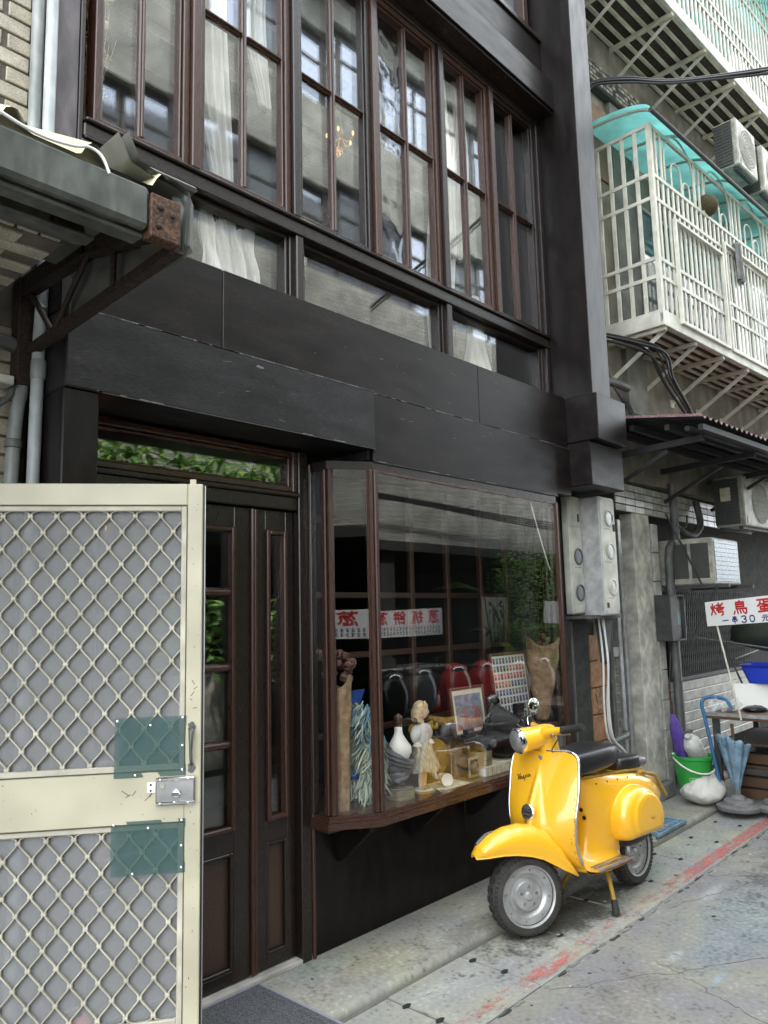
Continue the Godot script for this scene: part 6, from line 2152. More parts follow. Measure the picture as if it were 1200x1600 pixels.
# ---------------------------------------------------------------- cream metal screen door
func build_screen_door() -> void:
	var H := Vector3(1.63, 0, 0.65)
	var dir := Vector3(-0.788, 0, -0.616).normalized()
	# local frame: x from the free edge to the hinge, z towards the camera
	var o := thing("screen_door", "open cream metal screen door with diamond grille and steel lock box", "door", H, "", 0.0, true)
	var zz := dir.cross(Vector3.UP)
	if zz.dot(Vector3(0, 0, 3.06) - H) < 0:
		zz = -zz
	o.transform = Transform3D(Basis(-dir, Vector3.UP, zz), H)
	# from here: x runs from -w (hinge) to 0 (free edge)
	var w := 0.93
	var y0 := 0.2
	var y1 := 2.182
	var st := S()
	box(st, Vector3(-0.0275, (y0 + y1) * 0.5, 0), Vector3(0.055, y1 - y0, 0.034), Basis.IDENTITY, 0.003)
	box(st, Vector3(-w + 0.0275, (y0 + y1) * 0.5, 0), Vector3(0.055, y1 - y0, 0.034), Basis.IDENTITY, 0.003)
	put("stile", mesh_of(st, M.cream), o)
	st = S()
	box(st, Vector3(-w * 0.5, y1 - 0.04, 0), Vector3(w - 0.11, 0.08, 0.033), Basis.IDENTITY, 0.003)
	box(st, Vector3(-w * 0.5, y0 + 0.06, 0), Vector3(w - 0.11, 0.12, 0.033), Basis.IDENTITY, 0.003)
	put("rail", mesh_of(st, M.cream), o)
	st = S()
	box(st, Vector3(-w * 0.5, 1.07, 0.0), Vector3(w - 0.11, 0.175, 0.033), Basis.IDENTITY, 0.003)
	put("lock_rail", mesh_of(st, M.cream), o)
	# inner beads of both panels
	var pan := [[1.158, 2.102], [0.32, 0.982]]
	for p in pan:
		st = S()
		var a: float = -w + 0.055
		var e := -0.055
		var bw := 0.021
		bx(st, a, a + bw, p[0], p[1], -0.004, 0.012, 0.003)
		bx(st, e - bw, e, p[0], p[1], -0.004, 0.012, 0.003)
		bx(st, a + bw, e - bw, p[0], p[0] + bw, -0.004, 0.0115, 0.003)
		bx(st, a + bw, e - bw, p[1] - bw, p[1], -0.004, 0.0115, 0.003)
		put("panel_bead", mesh_of(st, M.cream_dirty), o)
		st = S()
		bx(st, a - 0.0005, a + 0.0022, p[0], p[1], 0.012, 0.0172)
		bx(st, e - 0.0022, e + 0.0005, p[0], p[1], 0.012, 0.0172)
		bx(st, a, e, p[0] - 0.0005, p[0] + 0.0022, 0.012, 0.0169)
		bx(st, a, e, p[1] - 0.0022, p[1] + 0.0005, 0.012, 0.0169)
		put("grimy_joint", mesh_of(st, M.bark), o)
		st = S()
		bx(st, a, e, p[0], p[1], -0.0135, -0.0125)
		put("insect_screen", mesh_of(st, M.screen), o)
		# zigzag strands of the diamond grille
		var pitch := 0.0453
		var half := 0.0585
		var n := 18
		for k in n:
			var x := e - bw + 0.004 - pitch * (k + 0.25)
			if x < a + bw - 0.01:
				break
			var pts := []
			var y: float = p[1] - bw - 0.018
			var j := 0
			pts.append(Vector3(x, p[1] - bw, 0))
			while y > p[0] + bw:
				var sg := 1.0 if (j + k) % 2 == 0 else -1.0
				var dx := sg * (pitch * 0.5 - 0.0044)
				pts.append(Vector3(x + dx * 0.8, y + 0.013, 0.0))
				pts.append(Vector3(x + dx, y + 0.007, 0.0))
				pts.append(Vector3(x + dx, y - 0.007, 0.0))
				pts.append(Vector3(x + dx * 0.8, y - 0.013, 0.0))
				y -= half
				j += 1
			pts.append(Vector3(x, p[0] + bw, 0))
			var ss := S()
			var rings := []
			for i in pts.size():
				var c: Vector3 = pts[i]
				rings.append([c + Vector3(-0.0031, 0, -0.006), c + Vector3(0.0031, 0, -0.006), c + Vector3(0.0033, 0, 0.004), c + Vector3(0.0016, 0, 0.0068), c + Vector3(-0.0016, 0, 0.0068), c + Vector3(-0.0033, 0, 0.004)])
			loft(ss, rings)
			put("grille_strand", mesh_of(ss, M.cream_dirty), o)
		# clips where strands meet
		st = S()
		var y: float = p[1] - bw - 0.018
		var j := 0
		while y > p[0] + bw:
			for k in n:
				var x := e - bw + 0.004 - pitch * (k + 0.25)
				if x < a + bw:
					break
				if (j + k) % 2 != 0:
					box(st, Vector3(x - pitch * 0.5, y, 0.0015), Vector3(0.0165, 0.012, 0.0145), Basis.IDENTITY, 0.002)
			y -= half
			j += 1
		put("grille_clip", mesh_of(st, M.cream_dirty), o)
	# green netting patches beside the lock
	for p in [[1.14, 1.345, -0.295], [0.815, 0.995, -0.3]]:
		st = S()
		grid(st, func(u, v): return Vector3(lerpf(p[2], -0.05, u), lerpf(p[0], p[1], v), 0.0175 + 0.002 * sin(u * 9.0 + v * 4.0)), 16, 12, Vector3(0, 0, 1))
		var net := put("net_patch", mesh_of(st, M.green_net), o)
		st = S()
		for q in [[0.04, 0.95], [0.5, 0.86], [0.95, 0.97], [0.95, 0.1], [0.3, 0.04], [0.95, 0.5]]:
			lathe(st, [Vector2(0.0045, 0), Vector2(0.0045, 0.003), Vector2(0.002, 0.004), Vector2(0.0, 0.002)], Vector3(lerpf(p[2], -0.05, q[0]), lerpf(p[0], p[1], q[1]), 0.0195), Basis(Vector3.RIGHT, PI / 2), 10)
		put("rivet", mesh_of(st, M.chrome), net)
	# rim lock
	var lx := -0.085
	var ly := 1.092
	st = S()
	box(st, Vector3(lx, ly, 0.027), Vector3(0.132, 0.092, 0.02), Basis.IDENTITY, 0.004)
	var lk := put("lock_box", mesh_of(st, M.steel), o)
	st = S()
	for s in [-1.0, 1.0]:
		box(st, Vector3(lx, ly + s * 0.0405, 0.037), Vector3(0.133, 0.012, 0.008), Basis.IDENTITY, 0.003)
	for sx in [-0.05, 0.045]:
		for sy in [-0.04, 0.04]:
			lathe(st, [Vector2(0.004, 0), Vector2(0.004, 0.002), Vector2(0, 0.003)], Vector3(lx + sx, ly + sy, 0.0405), Basis(Vector3.RIGHT, PI / 2), 8)
	put("lock_band", mesh_of(st, M.chrome), lk)
	st = S()
	lathe(st, [Vector2(0.016, 0), Vector2(0.016, 0.004), Vector2(0.013, 0.008), Vector2(0, 0.009)], Vector3(lx + 0.004, ly - 0.008, 0.037), Basis(Vector3.RIGHT, PI / 2), 20)
	box(st, Vector3(lx + 0.004, ly - 0.008, 0.049), Vector3(0.034, 0.011, 0.012), Basis.IDENTITY, 0.005)
	put("thumb_turn", mesh_of(st, M.chrome), lk)
	st = S()
	lathe(st, [Vector2(0.009, 0), Vector2(0.009, 0.005), Vector2(0.007, 0.007), Vector2(0, 0.007)], Vector3(lx - 0.042, ly + 0.018, 0.037), Basis(Vector3.RIGHT, PI / 2), 16)
	put("lock_button", mesh_of(st, M.ac_shell), lk)
	st = S()
	box(st, Vector3(lx - 0.082, ly + 0.012, 0.019), Vector3(0.03, 0.036, 0.004), Basis.IDENTITY, 0.002)
	put("lock_lug", mesh_of(st, M.white_print), lk)
	st = S()
	for s in [-0.01, 0.01]:
		lathe(st, [Vector2(0.004, 0), Vector2(0.003, 0.002), Vector2(0, 0.002)], Vector3(lx - 0.084, ly + 0.012 + s, 0.021), Basis(Vector3.RIGHT, PI / 2), 8)
	put("screw", mesh_of(st, M.rust), lk)
	# ornate pull handle above the lock
	st = S()
	var hx := -0.032
	for y in [1.305, 1.165]:
		var pl := []
		for k in 18:
			var t := TAU * k / 18
			pl.append(Vector2(cos(t) * (0.013 + 0.003 * cos(t * 5.0)), sin(t) * 0.018))
		prism(st, pl, Vector3(hx, y, 0.0172), Basis.IDENTITY, 0.004)
	tube(st, curve([Vector3(hx, 1.3, 0.02), Vector3(hx, 1.288, 0.04), Vector3(hx, 1.25, 0.048), Vector3(hx, 1.2, 0.042), Vector3(hx, 1.175, 0.022)], 5), [0.006, 0.007, 0.008, 0.009, 0.0095, 0.0095, 0.009, 0.0085, 0.008, 0.0075, 0.007, 0.0065, 0.006, 0.006, 0.006, 0.0055, 0.0055, 0.005, 0.005, 0.005, 0.005], 10)
	put("pull_handle", mesh_of(st, M.dull_steel), o)
	# top lug and edge strip
	st = S()
	box(st, Vector3(-0.036, y1 + 0.008, 0.008), Vector3(0.022, 0.02, 0.003), Basis.IDENTITY, 0.001)
	put("top_lug", mesh_of(st, M.cream), o)
	st = S()
	box(st, Vector3(0.0025, (y0 + y1) * 0.5, -0.006), Vector3(0.005, y1 - y0 - 0.006, 0.02))
	put("rubber_seal", mesh_of(st, M.black), o)
	st = S()
	box(st, Vector3(0.0075, (y0 + y1) * 0.5, -0.012), Vector3(0.003, y1 - y0 - 0.006, 0.01))
	put("edge_strip", mesh_of(st, M.alu), o)
	# scuffs
	st = S()
	for q in [[-0.255, 1.09, 0.03, -0.6], [-0.245, 1.08, 0.02, 0.5], [-0.225, 1.088, 0.02, 0.9], [-0.175, 1.075, 0.04, 0.8], [-0.165, 1.085, 0.03, 1.0], [-0.15, 1.1, 0.035, 0.9], [-0.14, 1.05, 0.012, 0.1], [-0.13, 1.125, 0.03, 1.1], [-0.03, 1.42, 0.02, 0.9], [-0.028, 1.46, 0.02, 2.1], [-0.02, 1.44, 0.016, 0.6], [-0.035, 1.4, 0.01, 2.5], [-0.022, 1.37, 0.014, 0.2], [-0.024, 0.62, 0.006, 1.4], [-0.035, 0.47, 0.008, 1.8]]:
		box(st, Vector3(q[0], q[1], 0.01725), Vector3(q[2], 0.0022, 0.0006), Basis(Vector3(0, 0, 1), q[3]))
	for k in 60:
		var edge := rng.randf()
		var q := Vector2(rng.randf_range(-0.9, -0.01), rng.randf_range(0.99, 1.15)) if edge < 0.5 else Vector2(rng.randf_range(-0.05, -0.004), rng.randf_range(0.3, 2.15))
		box(st, Vector3(q.x, q.y, 0.0172), Vector3(rng.randf_range(0.001, 0.006), rng.randf_range(0.0006, 0.003), 0.0005), Basis(Vector3(0, 0, 1), rng.randf_range(0, 3)))
	put("scuff_mark", mesh_of(st, M.bark), o).set_meta("kind", "stuff")
	# hinge post so that the door hangs on something
	var hp := thing("hinge_post", "cream metal post carrying the open screen door", "post", H + dir * (w + 0.03), "", 0.0, true)
	st = S()
	box(st, Vector3(0, 1.15, 0), Vector3(0.05, 2.3, 0.05), Basis(Vector3.UP, 0.6), 0.004)
	put("post", mesh_of(st, M.cream), hp)
	for y in [0.5, 1.2, 1.95]:
		st = S()
		lathe(st, [Vector2(0, 0), Vector2(0.009, 0), Vector2(0.009, 0.09), Vector2(0, 0.09)], Vector3(0.026, y, 0.026), Basis.IDENTITY, 10)
		put("hinge", mesh_of(st, M.steel), hp)
	# low things behind the screen
	var stp := thing("low_stool", "low stool behind the screen door holding a red bag", "stool", Vector3(1.3, 0, 0.25))
	bxo("stool_top", 1.2, 1.45, 0.2, 0.225, 0.12, 0.36, M.mid_wood, stp, 0.005)
	for q in [[1.22, 0.14], [1.43, 0.14], [1.22, 0.34], [1.43, 0.34]]:
		bxo("leg", q[0] - 0.012, q[0] + 0.012, 0.0, 0.2, q[1] - 0.012, q[1] + 0.012, M.mid_wood, stp)
	var bg := thing("plastic_bag", "red bag with pink plastic tip behind the screen door's foot", "bag", Vector3(1.34, 0.226, 0.26))
	st = S()
	blob(st, Vector3(1.35, 0.27, 0.27), Vector3(0.08, 0.055, 0.07), Basis.IDENTITY, 16, 10, 2.4, 0.1)
	obj("red_bag", st, M.red_plastic, bg)
	st = S()
	blob(st, Vector3(1.285, 0.33, 0.24), Vector3(0.03, 0.085, 0.03), Basis(Vector3(0, 0, 1), -0.4), 14, 10, 2.0, 0.25)
	obj("pink_bag", st, M.pink_plastic, bg)
	st = S()
	var rr := []
	for q in 29:
		var t := TAU * q / 14
		rr.append(Vector3(1.35 + cos(t) * 0.032, 0.335 + sin(t) * 0.02 + 0.0004 * q, 0.28 + sin(t) * 0.03))
	tube(st, rr, 0.003, 5)
	obj("wire_coil", st, M.brass, bg)

# ---------------------------------------------------------------- right neighbour
const RA := -0.061
func rthing(n: String, label: String, cat: String, base: Vector3, group := "") -> Node3D:
	var b := Basis(Vector3.UP, RA)
	var o := thing(n, label, cat, Vector3(6.3, 0, 0) + b * base, group, RA, true)
	o.set_meta("shift", -base)
	return o

func build_right() -> void:
	var rb := rthing("concrete_building", "older rendered apartment building with caged balconies at the right", "building", Vector3(3, 0, 0))
	var st := S()
	bx(st, -0.82, 9, 2.85, 12, -4, 0.0)
	obj("wall", st, M.render_wall, rb)
	bxo("lower_wall", -0.82, 9, 0, 2.849, -4, -0.9, M.concrete_dark, rb)  # darker than the upper wall: shade under the awning put into colour
	st = S()
	bx(st, -0.8, 9, 6.62, 6.86, 0.0, 0.09, 0.01)
	bx(st, -0.8, 9, 3.3, 3.5, 0.0, 0.06, 0.01)
	obj("ledge", st, M.concrete_dark, rb)
	# mosaic tiles on the ledge
	var ms := S()
	box(ms, Vector3.ZERO, Vector3(0.05, 0.03, 0.008), Basis.IDENTITY, 0.002)
	var mm := [mesh_of(ms, M.tile_b)]
	ms = S()
	box(ms, Vector3.ZERO, Vector3(0.05, 0.03, 0.008), Basis.IDENTITY, 0.002)
	mm.append(mesh_of(ms, M.concrete))
	for r in 5:
		for c in 30:
			if rng.randf() < 0.25:
				continue
			put("mosaic_tile", mm[(r + c) % 2], rb, Transform3D(Basis.IDENTITY, Vector3(-0.45 + c * 0.06, 6.66 + r * 0.045, 0.093)))
	bxo("brown_panel", -0.4, 0.35, 5.75, 6.5, 0.0, 0.02, mt("brown_panel", lin(0.3, 0.19, 0.12), 0.7, {"tex": "blotch", "scale": Vector3.ONE}), rb)
	bxo("pier", 0.36, 0.75, 3.5, 6.62, 0.0, 0.05, M.concrete, rb)
	# windows behind the cages
	for wy in [[4.4, 5.75], [7.6, 9.2]]:
		for k in 4:
			var x := 0.85 + 0.95 * k
			var ws := S()
			molded(ws, x, x + 0.9, wy[0], wy[1], 0.0, 0.04, 0.03)
			bx(ws, x + 0.43, x + 0.47, wy[0] + 0.04, wy[1] - 0.04, 0.0, 0.025)
			var w := obj("window", ws, M.alu, rb)
			bxo("pane", x + 0.04, x + 0.43, wy[0] + 0.04, wy[1] - 0.04, 0.002, 0.008, M.far_window, w)
			bxo("pane", x + 0.47, x + 0.86, wy[0] + 0.04, wy[1] - 0.04, 0.002, 0.009, M.far_window, w)
	balcony("balcony_cage", "cream barred balcony cage with arched bars under a teal plastic canopy", 0.06, 4.6, 4.13, 5.97, 0.565, true)
	balcony("balcony_cage", "upper cream balcony cage with slatted underside at the top right", -0.75, 4.8, 7.33, 9.3, 0.66, false)
	ac_unit("pale air conditioner on the wall above the teal canopy, nearer one", 1.84, 2.38, 6.3, 6.83, 0.42, 0.68, true)
	ac_unit("pale air conditioner above the teal canopy, farther one", 2.56, 3.2, 6.28, 6.83, 0.42, 0.68, true)
	# vertical pipe behind the shop pillar
	var p := rthing("wall_pipe", "grey vertical wall pipe just right of the shop pillar", "pipe", Vector3(-0.28, 3.3, 0.06))
	st = S()
	tube(st, [Vector3(-0.28, 2.9, 0.05), Vector3(-0.28, 9.0, 0.05)], 0.035, 14)
	obj("pipe_run", st, M.pvc_dark, p)
	st = S()
	for y in [3.6, 5.0, 6.4, 7.6]:
		lathe(st, [Vector2(0.036, 0), Vector2(0.04, 0.004), Vector2(0.04, 0.03), Vector2(0.036, 0.034)], Vector3(-0.28, y, 0.05), Basis.IDENTITY, 16)
	obj("pipe_clip", st, M.galv_dark, p)
	p = rthing("bent_pipe", "grey elbow pipes on the wall under the lower balcony", "pipe", Vector3(0.0, 3.3, 0.1))
	st = S()
	tube(st, curve([Vector3(-0.3, 3.0, 0.12), Vector3(-0.3, 3.5, 0.12), Vector3(-0.27, 3.62, 0.13), Vector3(-0.15, 3.66, 0.15), Vector3(0.15, 3.66, 0.15)], 5), 0.04, 14)
	tube(st, curve([Vector3(-0.16, 3.0, 0.1), Vector3(-0.16, 3.35, 0.1), Vector3(-0.16, 3.45, 0.06), Vector3(-0.16, 3.5, 0.0)], 5), 0.05, 14)
	obj("pipe_run", st, M.pvc_dark, p)
	# coconut husk planter hanging in the arch
	st = S()
	blob(st, Vector3(6.3, 0, 0) + Basis(Vector3.UP, RA) * Vector3(1.2, 5.62, 0.57), Vector3(0.11, 0.11, 0.11), Basis.IDENTITY, 16, 12, 2.0, 0.05)
	tag(obj("hanging_husk", st, mt("husk", lin(0.16, 0.13, 0.06), 0.95, {"tex": "speck", "scale": Vector3.ONE * 4.0})), "round brown husk planter hanging in an arch of the balcony cage", "planter")
	# plastic bag and rag on the bars
	st = S()
	var o := Vector3(6.3, 0, 0)
	var b := Basis(Vector3.UP, RA)
	grid(st, func(u, v): return o + b * Vector3(2.05 + 0.4 * u + 0.06 * sin(v * 7.0), 4.35 + 0.72 * v, 0.62 + 0.04 * sin(u * 8.0 + v * 3.0)), 16, 16, Vector3(0, 0, 1))
	tag(obj("plastic_bag", st, M.clear_bag), "clear plastic bag hung outside the balcony bars", "bag")
	st = S()
	grid(st, func(u, v): return o + b * Vector3(1.72 + 0.16 * u * (1.2 - 0.5 * v), 5.0 + 0.4 * v, 0.61 + 0.03 * sin(u * 12.0)), 16, 12, Vector3(0, 0, 1))
	tag(obj("grey_rag", st, M.weight), "grey rag tied to the balcony bars beside the clear bag", "rag")
	build_awning()

func balcony(n: String, label: String, x0: float, x1: float, y0: float, y1: float, zf: float, lower: bool) -> void:
	var o := rthing(n, label, "balcony", Vector3((x0 + x1) * 0.5, y0, 0.3), "caged balconies")
	var hgt := y1 - y0
	var ry := [y0 + 0.1, y0 + hgt * 0.23, y0 + hgt * 0.32, y0 + hgt * 0.625, y0 + hgt * 0.745, y1]
	# corner post and rails
	for q in [[x0, zf], [x1, zf]]:
		bxo("corner_post", q[0] - 0.02, q[0] + 0.025, y0, y1 + 0.015, q[1] - 0.025, q[1] + 0.02, M.cage, o, 0.004)
	for y in ry:
		var st := S()
		bx(st, x0 + 0.026, x1, y - 0.018, y + 0.018, zf - 0.014, zf + 0.014, 0.003)
		obj("front_rail", st, M.cage, o)
		st = S()
		bx(st, x0 - 0.012, x0 + 0.012, y - 0.018, y + 0.018, 0.01, zf - 0.026, 0.003)
		obj("end_rail", st, M.cage, o)
	for k in 4:
		var z := 0.03 + (zf - 0.06) * (k + 0.15) / 4.0
		bxo("end_bar", x0 - 0.008, x0 + 0.008, y0 + 0.1, y1 - 0.01, z - 0.019, z + 0.019, M.cage, o, 0.003)
	var nb := int((x1 - x0) / 0.098)
	for k in range(1, nb):
		var x := x0 + 0.098 * k
		if not lower:
			bxo("front_bar", x - 0.015, x + 0.015, y0 + 0.08, y1, zf - 0.009, zf + 0.009, M.cage, o, 0.003)
		else:
			var inarch := fposmod(x - x0 - 0.28, 0.85) < 0.58
			bxo("front_bar", x - 0.015, x + 0.015, y0 + 0.08, ry[4] - 0.014 if inarch else y1, zf - 0.009, zf + 0.009, M.cage, o, 0.003)
	if lower:
		var k := 0
		while x0 + 0.28 + 0.85 * k + 0.6 < x1:
			var xa := x0 + 0.26 + 0.85 * k
			for q in [[0.0, 0.6, 0.42], [0.13, 0.33, 0.24], [0.36, 0.5, 0.14]]:
				var pts := []
				var r: float = (q[1] - q[0]) * 0.5
				var cx: float = xa + (q[0] + q[1]) * 0.5
				pts.append(Vector3(cx - r, ry[4], zf))
				for a in 13:
					var t := PI - PI * a / 12.0
					pts.append(Vector3(cx + cos(t) * r, ry[4] + q[2] - r * 0.5 + sin(t) * r, zf))
				pts.append(Vector3(cx + r, ry[4], zf))
				var st := S()
				tube(st, pts, 0.0095, 8)
				obj("arched_bar", st, M.cage, o)
			k += 1
		# proud window frame in the cage front
		var fs := S()
		molded(fs, x0 + 0.3, x0 + 1.35, y0 + 0.05, y0 + 1.05, zf + 0.015, 0.03, 0.035)
		molded(fs, x0 + 1.4, x0 + 2.6, y0 + 0.05, y0 + 1.2, zf + 0.015, 0.03, 0.03)
		obj("gate_frame", fs, M.cage, o)
	# base boards
	var st := S()
	bx(st, x0 - 0.02, x1, y0 - 0.03, y0 + 0.085, zf - 0.012, zf + 0.022, 0.004)
	bx(st, x0 - 0.022, x0 + 0.01, y0 - 0.03, y0 + 0.085, 0.0, zf - 0.013, 0.004)
	obj("base_board", st, M.cage, o)
	bxo("floor_board", x0 + 0.011, x1, y0 + 0.0, y0 + 0.012, 0.0, zf - 0.013, M.brown_board, o)
	# slatted underside
	for k in 6:
		var z := 0.03 + (zf - 0.06) * k / 5.0
		bxo("floor_slat", x0 + 0.011, x1, y0 - 0.022, y0 - 0.001, z - 0.018, z + 0.018, M.cage_under, o, 0.003)
	var sp := 0.6 if lower else 0.72
	var xs := 0.1 if lower else -0.18
	var i := 0
	while xs + sp * i < x1:
		var x := xs + sp * i
		var bs := S()
		bx(bs, x - 0.02, x + 0.02, y0 - 0.062, y0 - 0.0235, 0.0, zf + 0.005, 0.003)
		obj("joist", bs, M.cage_under, o)
		bs = S()
		bar(bs, Vector3(x + 0.03, y0 - 0.04, zf - 0.01), Vector3(x + 0.03, y0 - 0.37, 0.015), 0.006, 0.04)
		bar(bs, Vector3(x + 0.045, y0 - 0.02, zf - 0.01), Vector3(x + 0.045, y0 - 0.35, 0.015), 0.03, 0.006)
		obj("brace", bs, M.cage, o)
		bs = S()
		bx(bs, x - 0.01, x + 0.06, y0 - 0.42, y0 - 0.34, 0.001, 0.012)
		obj("brace_foot", bs, M.cage, o)
		i += 1
	if lower:
		# curved teal canopy on bent ribs
		var prof := func(v: float, dx: float) -> Vector3:
			var t := v * PI * 0.5
			return Vector3(dx, 5.98 + 0.17 * cos(t * 0.97), 0.02 + 0.66 * sin(t))
		st = S()
		grid(st, func(u, v): return prof.call(v, lerpf(x0 - 0.18, x1, u)), 20, 18, Vector3(0, 1, 0.3))
		obj("canopy_sheet", st, M.teal, o)
		for k in 9:
			var x := x0 - 0.12 + 0.56 * k
			var pts := []
			for a in 13:
				pts.append(prof.call(a / 12.0, x) - Vector3(0, 0.02, 0.01))
			var rs := S()
			tube(rs, pts, 0.014, 6)
			obj("canopy_rib", rs, M.cage, o)
		st = S()
		tube(st, [prof.call(1.0, x0 - 0.18) + Vector3(0, -0.01, 0), prof.call(1.0, x1) + Vector3(0, -0.01, 0)], 0.02, 8)
		obj("canopy_edge", st, M.iron, o)
	else:
		st = S()
		grid(st, func(u, v): return Vector3(lerpf(x0 + 1.0, x1, u), 9.5 - 0.9 * v * v + 0.3, 0.02 + 0.95 * v), 16, 10, Vector3(0, 1, 0.3))
		obj("canopy_sheet", st, M.teal, o)
		for k in 5:
			var rs := S()
			var x := x0 + 1.4 + 0.85 * k
			var pts := []
			for a in 9:
				var v := a / 8.0
				pts.append(Vector3(x, 9.5 - 0.9 * v * v + 0.28, 0.02 + 0.95 * v))
			tube(rs, pts, 0.014, 6)
			obj("canopy_rib", rs, M.galv, o)

func ac_unit(label: String, x0: float, x1: float, y0: float, y1: float, z0: float, z1: float, rear: bool) -> void:
	var o := rthing("air_conditioner", label, "air conditioner", Vector3((x0 + x1) * 0.5, y0, z0), "air conditioners on the right building")
	var st := S()
	bx(st, x0 + 0.02, x1, y0, y1, z0 + 0.02, z1, 0.012)
	obj("housing", st, M.ac_shell, o)
	bxo("maker_plate", x1 - 0.09, x1 - 0.03, y1 - 0.1, y1 - 0.06, z1, z1 + 0.002, M.grey_paint, o)
	st = S()
	for k in 8:
		bx(st, x0 + 0.06 + 0.012 * (k % 3), x0 + 0.064 + 0.012 * (k % 3), y0 + 0.02, y0 + 0.05 + 0.012 * (k * 7 % 5), z1, z1 + 0.0008)
	obj("rust_run", st, M.rust_red, o)
	# fan grille on the front
	var w := x1 - x0
	var c := Vector3(x0 + w * 0.55, (y0 + y1) * 0.5, z1)
	var r := minf(w, y1 - y0) * 0.4
	st = S()
	lathe(st, [Vector2(r, -0.002), Vector2(r + 0.012, 0.003), Vector2(r + 0.004, 0.008), Vector2(r - 0.006, 0.004)], c, Basis(Vector3.RIGHT, PI / 2), 36)
	obj("fan_ring", st, M.ac_shell, o)
	st = S()
	lathe(st, [Vector2(r - 0.004, 0.0015), Vector2(0, 0.0015)], c, Basis(Vector3.RIGHT, PI / 2), 36)
	obj("fan_opening", st, M.ac_dark, o)
	st = S()
	for k in 26:
		var x := -r + 2 * r * (k + 0.5) / 26.0
		var h := sqrt(maxf(r * r - x * x, 0.0)) - 0.005
		bx(st, c.x + x - 0.0025, c.x + x + 0.0025, c.y - h, c.y + h, z1 + 0.002, z1 + 0.006)
	for k in 5:
		lathe(st, [Vector2(r * (k + 1) / 6.0, 0.006), Vector2(r * (k + 1) / 6.0 + 0.004, 0.0075), Vector2(r * (k + 1) / 6.0 + 0.006, 0.006)], c, Basis(Vector3.RIGHT, PI / 2), 30)
	obj("fan_grille", st, M.ac_shell, o)
	# finned end behind wire guard
	st = S()
	bx(st, x0 + 0.012, x0 + 0.0198, y0 + 0.02, y1 - 0.03, z0 + 0.03, z1 - 0.05)
	obj("coil", st, M.ac_dark, o)
	st = S()
	for k in 14:
		var y := y0 + 0.03 + (y1 - y0 - 0.06) * k / 13.0
		bx(st, x0 + 0.004, x0 + 0.01, y - 0.0025, y + 0.0025, z0 + 0.02, z1 - 0.04)
	for k in 3:
		var z := z0 + 0.03 + (z1 - z0 - 0.08) * k / 2.0
		bx(st, x0 + 0.0, x0 + 0.0038, y0 + 0.02, y1 - 0.02, z - 0.003, z + 0.003)
	obj("wire_guard", st, M.galv, o)
	st = S()
	for z in [z0 + 0.06, z1 - 0.06]:
		bx(st, x0 + 0.05, x1 - 0.05, y0 - 0.03, y0 - 0.0005, z - 0.02, z + 0.02)
	obj("mount", st, M.iron, o)

func build_awning() -> void:
	var o := rthing("corrugated_awning", "dark corrugated awning with faded pink front edge over the stall", "awning", Vector3(1.5, 3.1, 0.5))
	var top := func(u: float, v: float) -> Vector3:
		var x := lerpf(-0.36, 4.5, u)
		return Vector3(x, lerpf(3.30, 3.13, v) + 0.014 * sin(x * 62.0) - 0.01 * u, lerpf(0.05, 1.02, v))
	var st := S()
	grid(st, func(u, v): return top.call(u, v) + Vector3(0, 0.006, 0), 330, 3, Vector3(0, 1, 0))
	obj("top_sheet", st, M.awning_pink, o)
	st = S()
	grid(st, func(u, v): return top.call(u, v), 330, 3, Vector3(0, -1, 0))
	obj("under_sheet", st, M.awning, o)
	st = S()
	bar(st, Vector3(-0.365, 3.315, 0.05), Vector3(-0.365, 3.145, 1.02), 0.012, 0.022)
	obj("end_capping", st, M.awning_pink, o)
	st = S()
	for z in [0.1, 0.4, 0.7, 0.97]:
		var y: float = 3.27 - 0.175 * (z - 0.05)
		bx(st, -0.3, 4.5, y - 0.06, y - 0.015, z - 0.02, z + 0.02)
	obj("purlin", st, M.awning, o)
	for x in [-0.1, 0.95, 2.0, 3.05]:
		var bs := S()
		bar(bs, Vector3(x, 3.0, 0.02), Vector3(x, 3.03, 0.9), 0.04, 0.05)
		bar(bs, Vector3(x, 2.70, 0.03), Vector3(x, 2.97, 0.6), 0.03, 0.03)
		obj("awning_bracket", bs, M.awning, o)
	st = S()
	bx(st, -0.3, 4.5, 3.06, 3.1, 0.84, 0.88, 0.004)
	obj("front_beam", st, M.awning, o)

